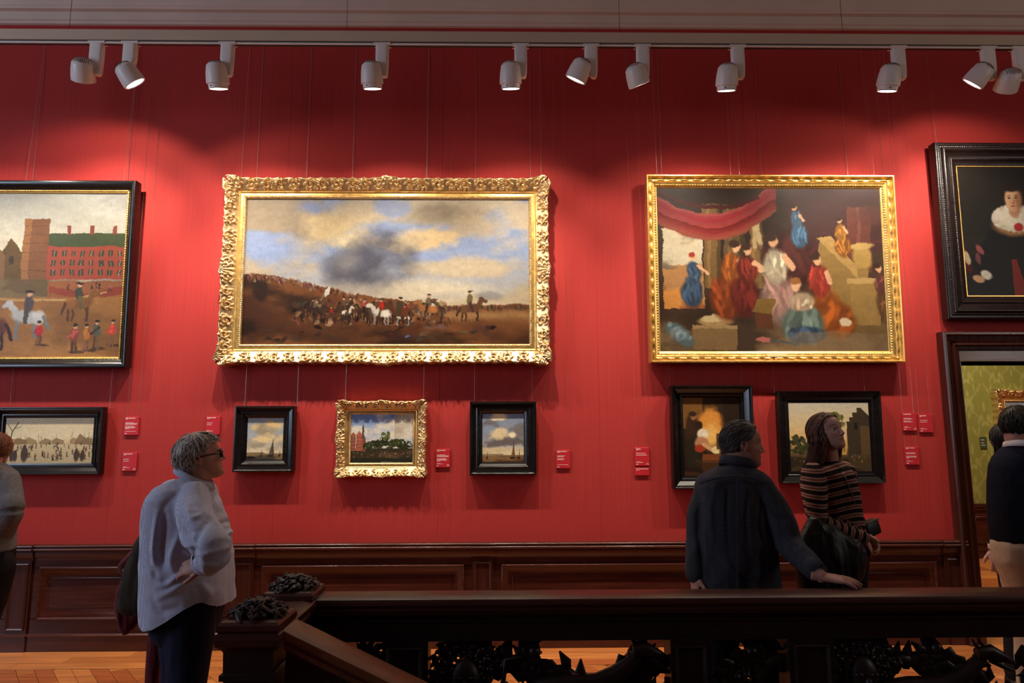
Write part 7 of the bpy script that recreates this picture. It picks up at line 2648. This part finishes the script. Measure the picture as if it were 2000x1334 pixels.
Y6 = -1.05
h6 = Head(0.215, (0.9, 0.4), 0, 0, at(1964, 862, Y6), 0)
sh_l, el_l, wr_l = at(1966, 930, Y6 + 0.05), at(1951, 1010, Y6 - 0.0), at(1943, 1072, Y6 - 0.06)
sh_r, el_r, wr_r = at(2040, 930, Y6), at(2050, 1010, Y6), at(2045, 1070, Y6)
hips6 = [at(2010, 1085, Y6), at(1976, 1085, Y6 + 0.04)]
feet6 = [np.array([hips6[0][0] - 0.02, Y6, 0.08]), np.array([hips6[1][0] - 0.02, Y6 + 0.08, 0.08])]
gh = G()
h6.base(gh)
nb = at(1985, 905, Y6)
limb(gh, [h6.w(0, 0.12, 0.34), h6.w(0, 0.08, 0.1), nb, nb + (0, 0, -0.08)], [0.055, 0.055, 0.06, 0.08], 16)
gb = G()
rows_loft(gb, [(905, 1975, 2015), (930, 1960, 2045), (1000, 1960, 2045), (1090, 1962, 2040)], Y6, [0.06, 0.10, 0.11, 0.11])
for a_, b_, c_ in ((sh_r, el_r, wr_r), (sh_l, el_l, wr_l)):
    limb(gb, [a_, (a_ + b_) / 2, b_, (b_ + c_) / 2, c_], [0.045, 0.042, 0.038, 0.034, 0.028])
legs(gb, hips6, feet6, (0.075, 0.065, 0.05, 0.045, 0.038))
gr = G()
hand(gr, wr_l, (0.05, -0.05, -1), (-0.35, -0.9, 0.0), -1, (0.35, 0.4, 0.45, 0.5))
hand(gr, wr_r, (0.1, 0, -1), (0.9, 0, 0), -1)
p6 = skin_body('person', 'person in dark clothes with white cuff, mostly hidden behind the man in navy', [(gh, 0.006, 2), (gb, 0.014, 2), (gr, 0.004, 1)], h6, SKIN_C, (0.3, 0.1, 0.09), (0.03, 0.02, 0.02), (hips6[1][0], Y6, 0))
mk = dict(hz=0.80, side=0.40, nape=0.05, temple=-0.12)
obj('hair', hair_cap(h6, mk, 1.0, lambda P: 0.04 + 0 * P[:, 0]), M_BLACKHAIR, p6, smooth=True)
obj('hair_locks', strands(h6, 400, lambda P: np.array([0.3 * P[0], 0.6, -0.9]), 34, mk, 9, 0.085, 0.10, 0.018, fall=0.3, messy=0.15), M_BLACKHAIR, p6, smooth=True)
gs = G()
rows_loft(gs, [(896, 1972, 2015), (912, 1960, 2035), (935, 1954, 2050), (1000, 1956, 2050), (1080, 1960, 2044)], Y6, [0.07, 0.10, 0.12, 0.12, 0.12], 0.85)
limb(gs, [sh_l, (sh_l + el_l) / 2, el_l, wr_l + (0.002, 0, 0.012)], [0.06, 0.054, 0.048, 0.040], 16)
limb(gs, [sh_r, (sh_r + el_r) / 2, el_r, wr_r], [0.06, 0.054, 0.048, 0.042], 16)
garment('jacket', gs, 0.009, M_BLACK, p6, 0.004, (9, 9, 5), 71, 2)
g = G().tube([wr_l + (0.003, 0, 0.03), wr_l + (0, 0, -0.004), wr_l + (0, 0, -0.005), wr_l + (0, 0, 0.01)], [0.042, 0.039, 0.034, 0.03], 16, cap=False)
obj('shirt_cuff', g, M_COLLAR, p6, smooth=True)
gt = G()
legs(gt, hips6, feet6, (0.10, 0.09, 0.078, 0.072, 0.07))
rows_loft(gt, [(1060, 1962, 2042), (1110, 1962, 2040)], Y6, [0.12, 0.12])
garment('trousers', gt, 0.011, M_BLACK, p6, 0.004, (9, 9, 5), 73, 2, lambda V: (np.full(len(V), 0.03), True))
gshoe = G()
for f in feet6:
    shoe(gshoe, (f[0] - 0.06, f[1], 0), (f[0] + 0.18, f[1] + 0.04, 0))
obj('shoes', gshoe, M_SHOE, p6, smooth=True)
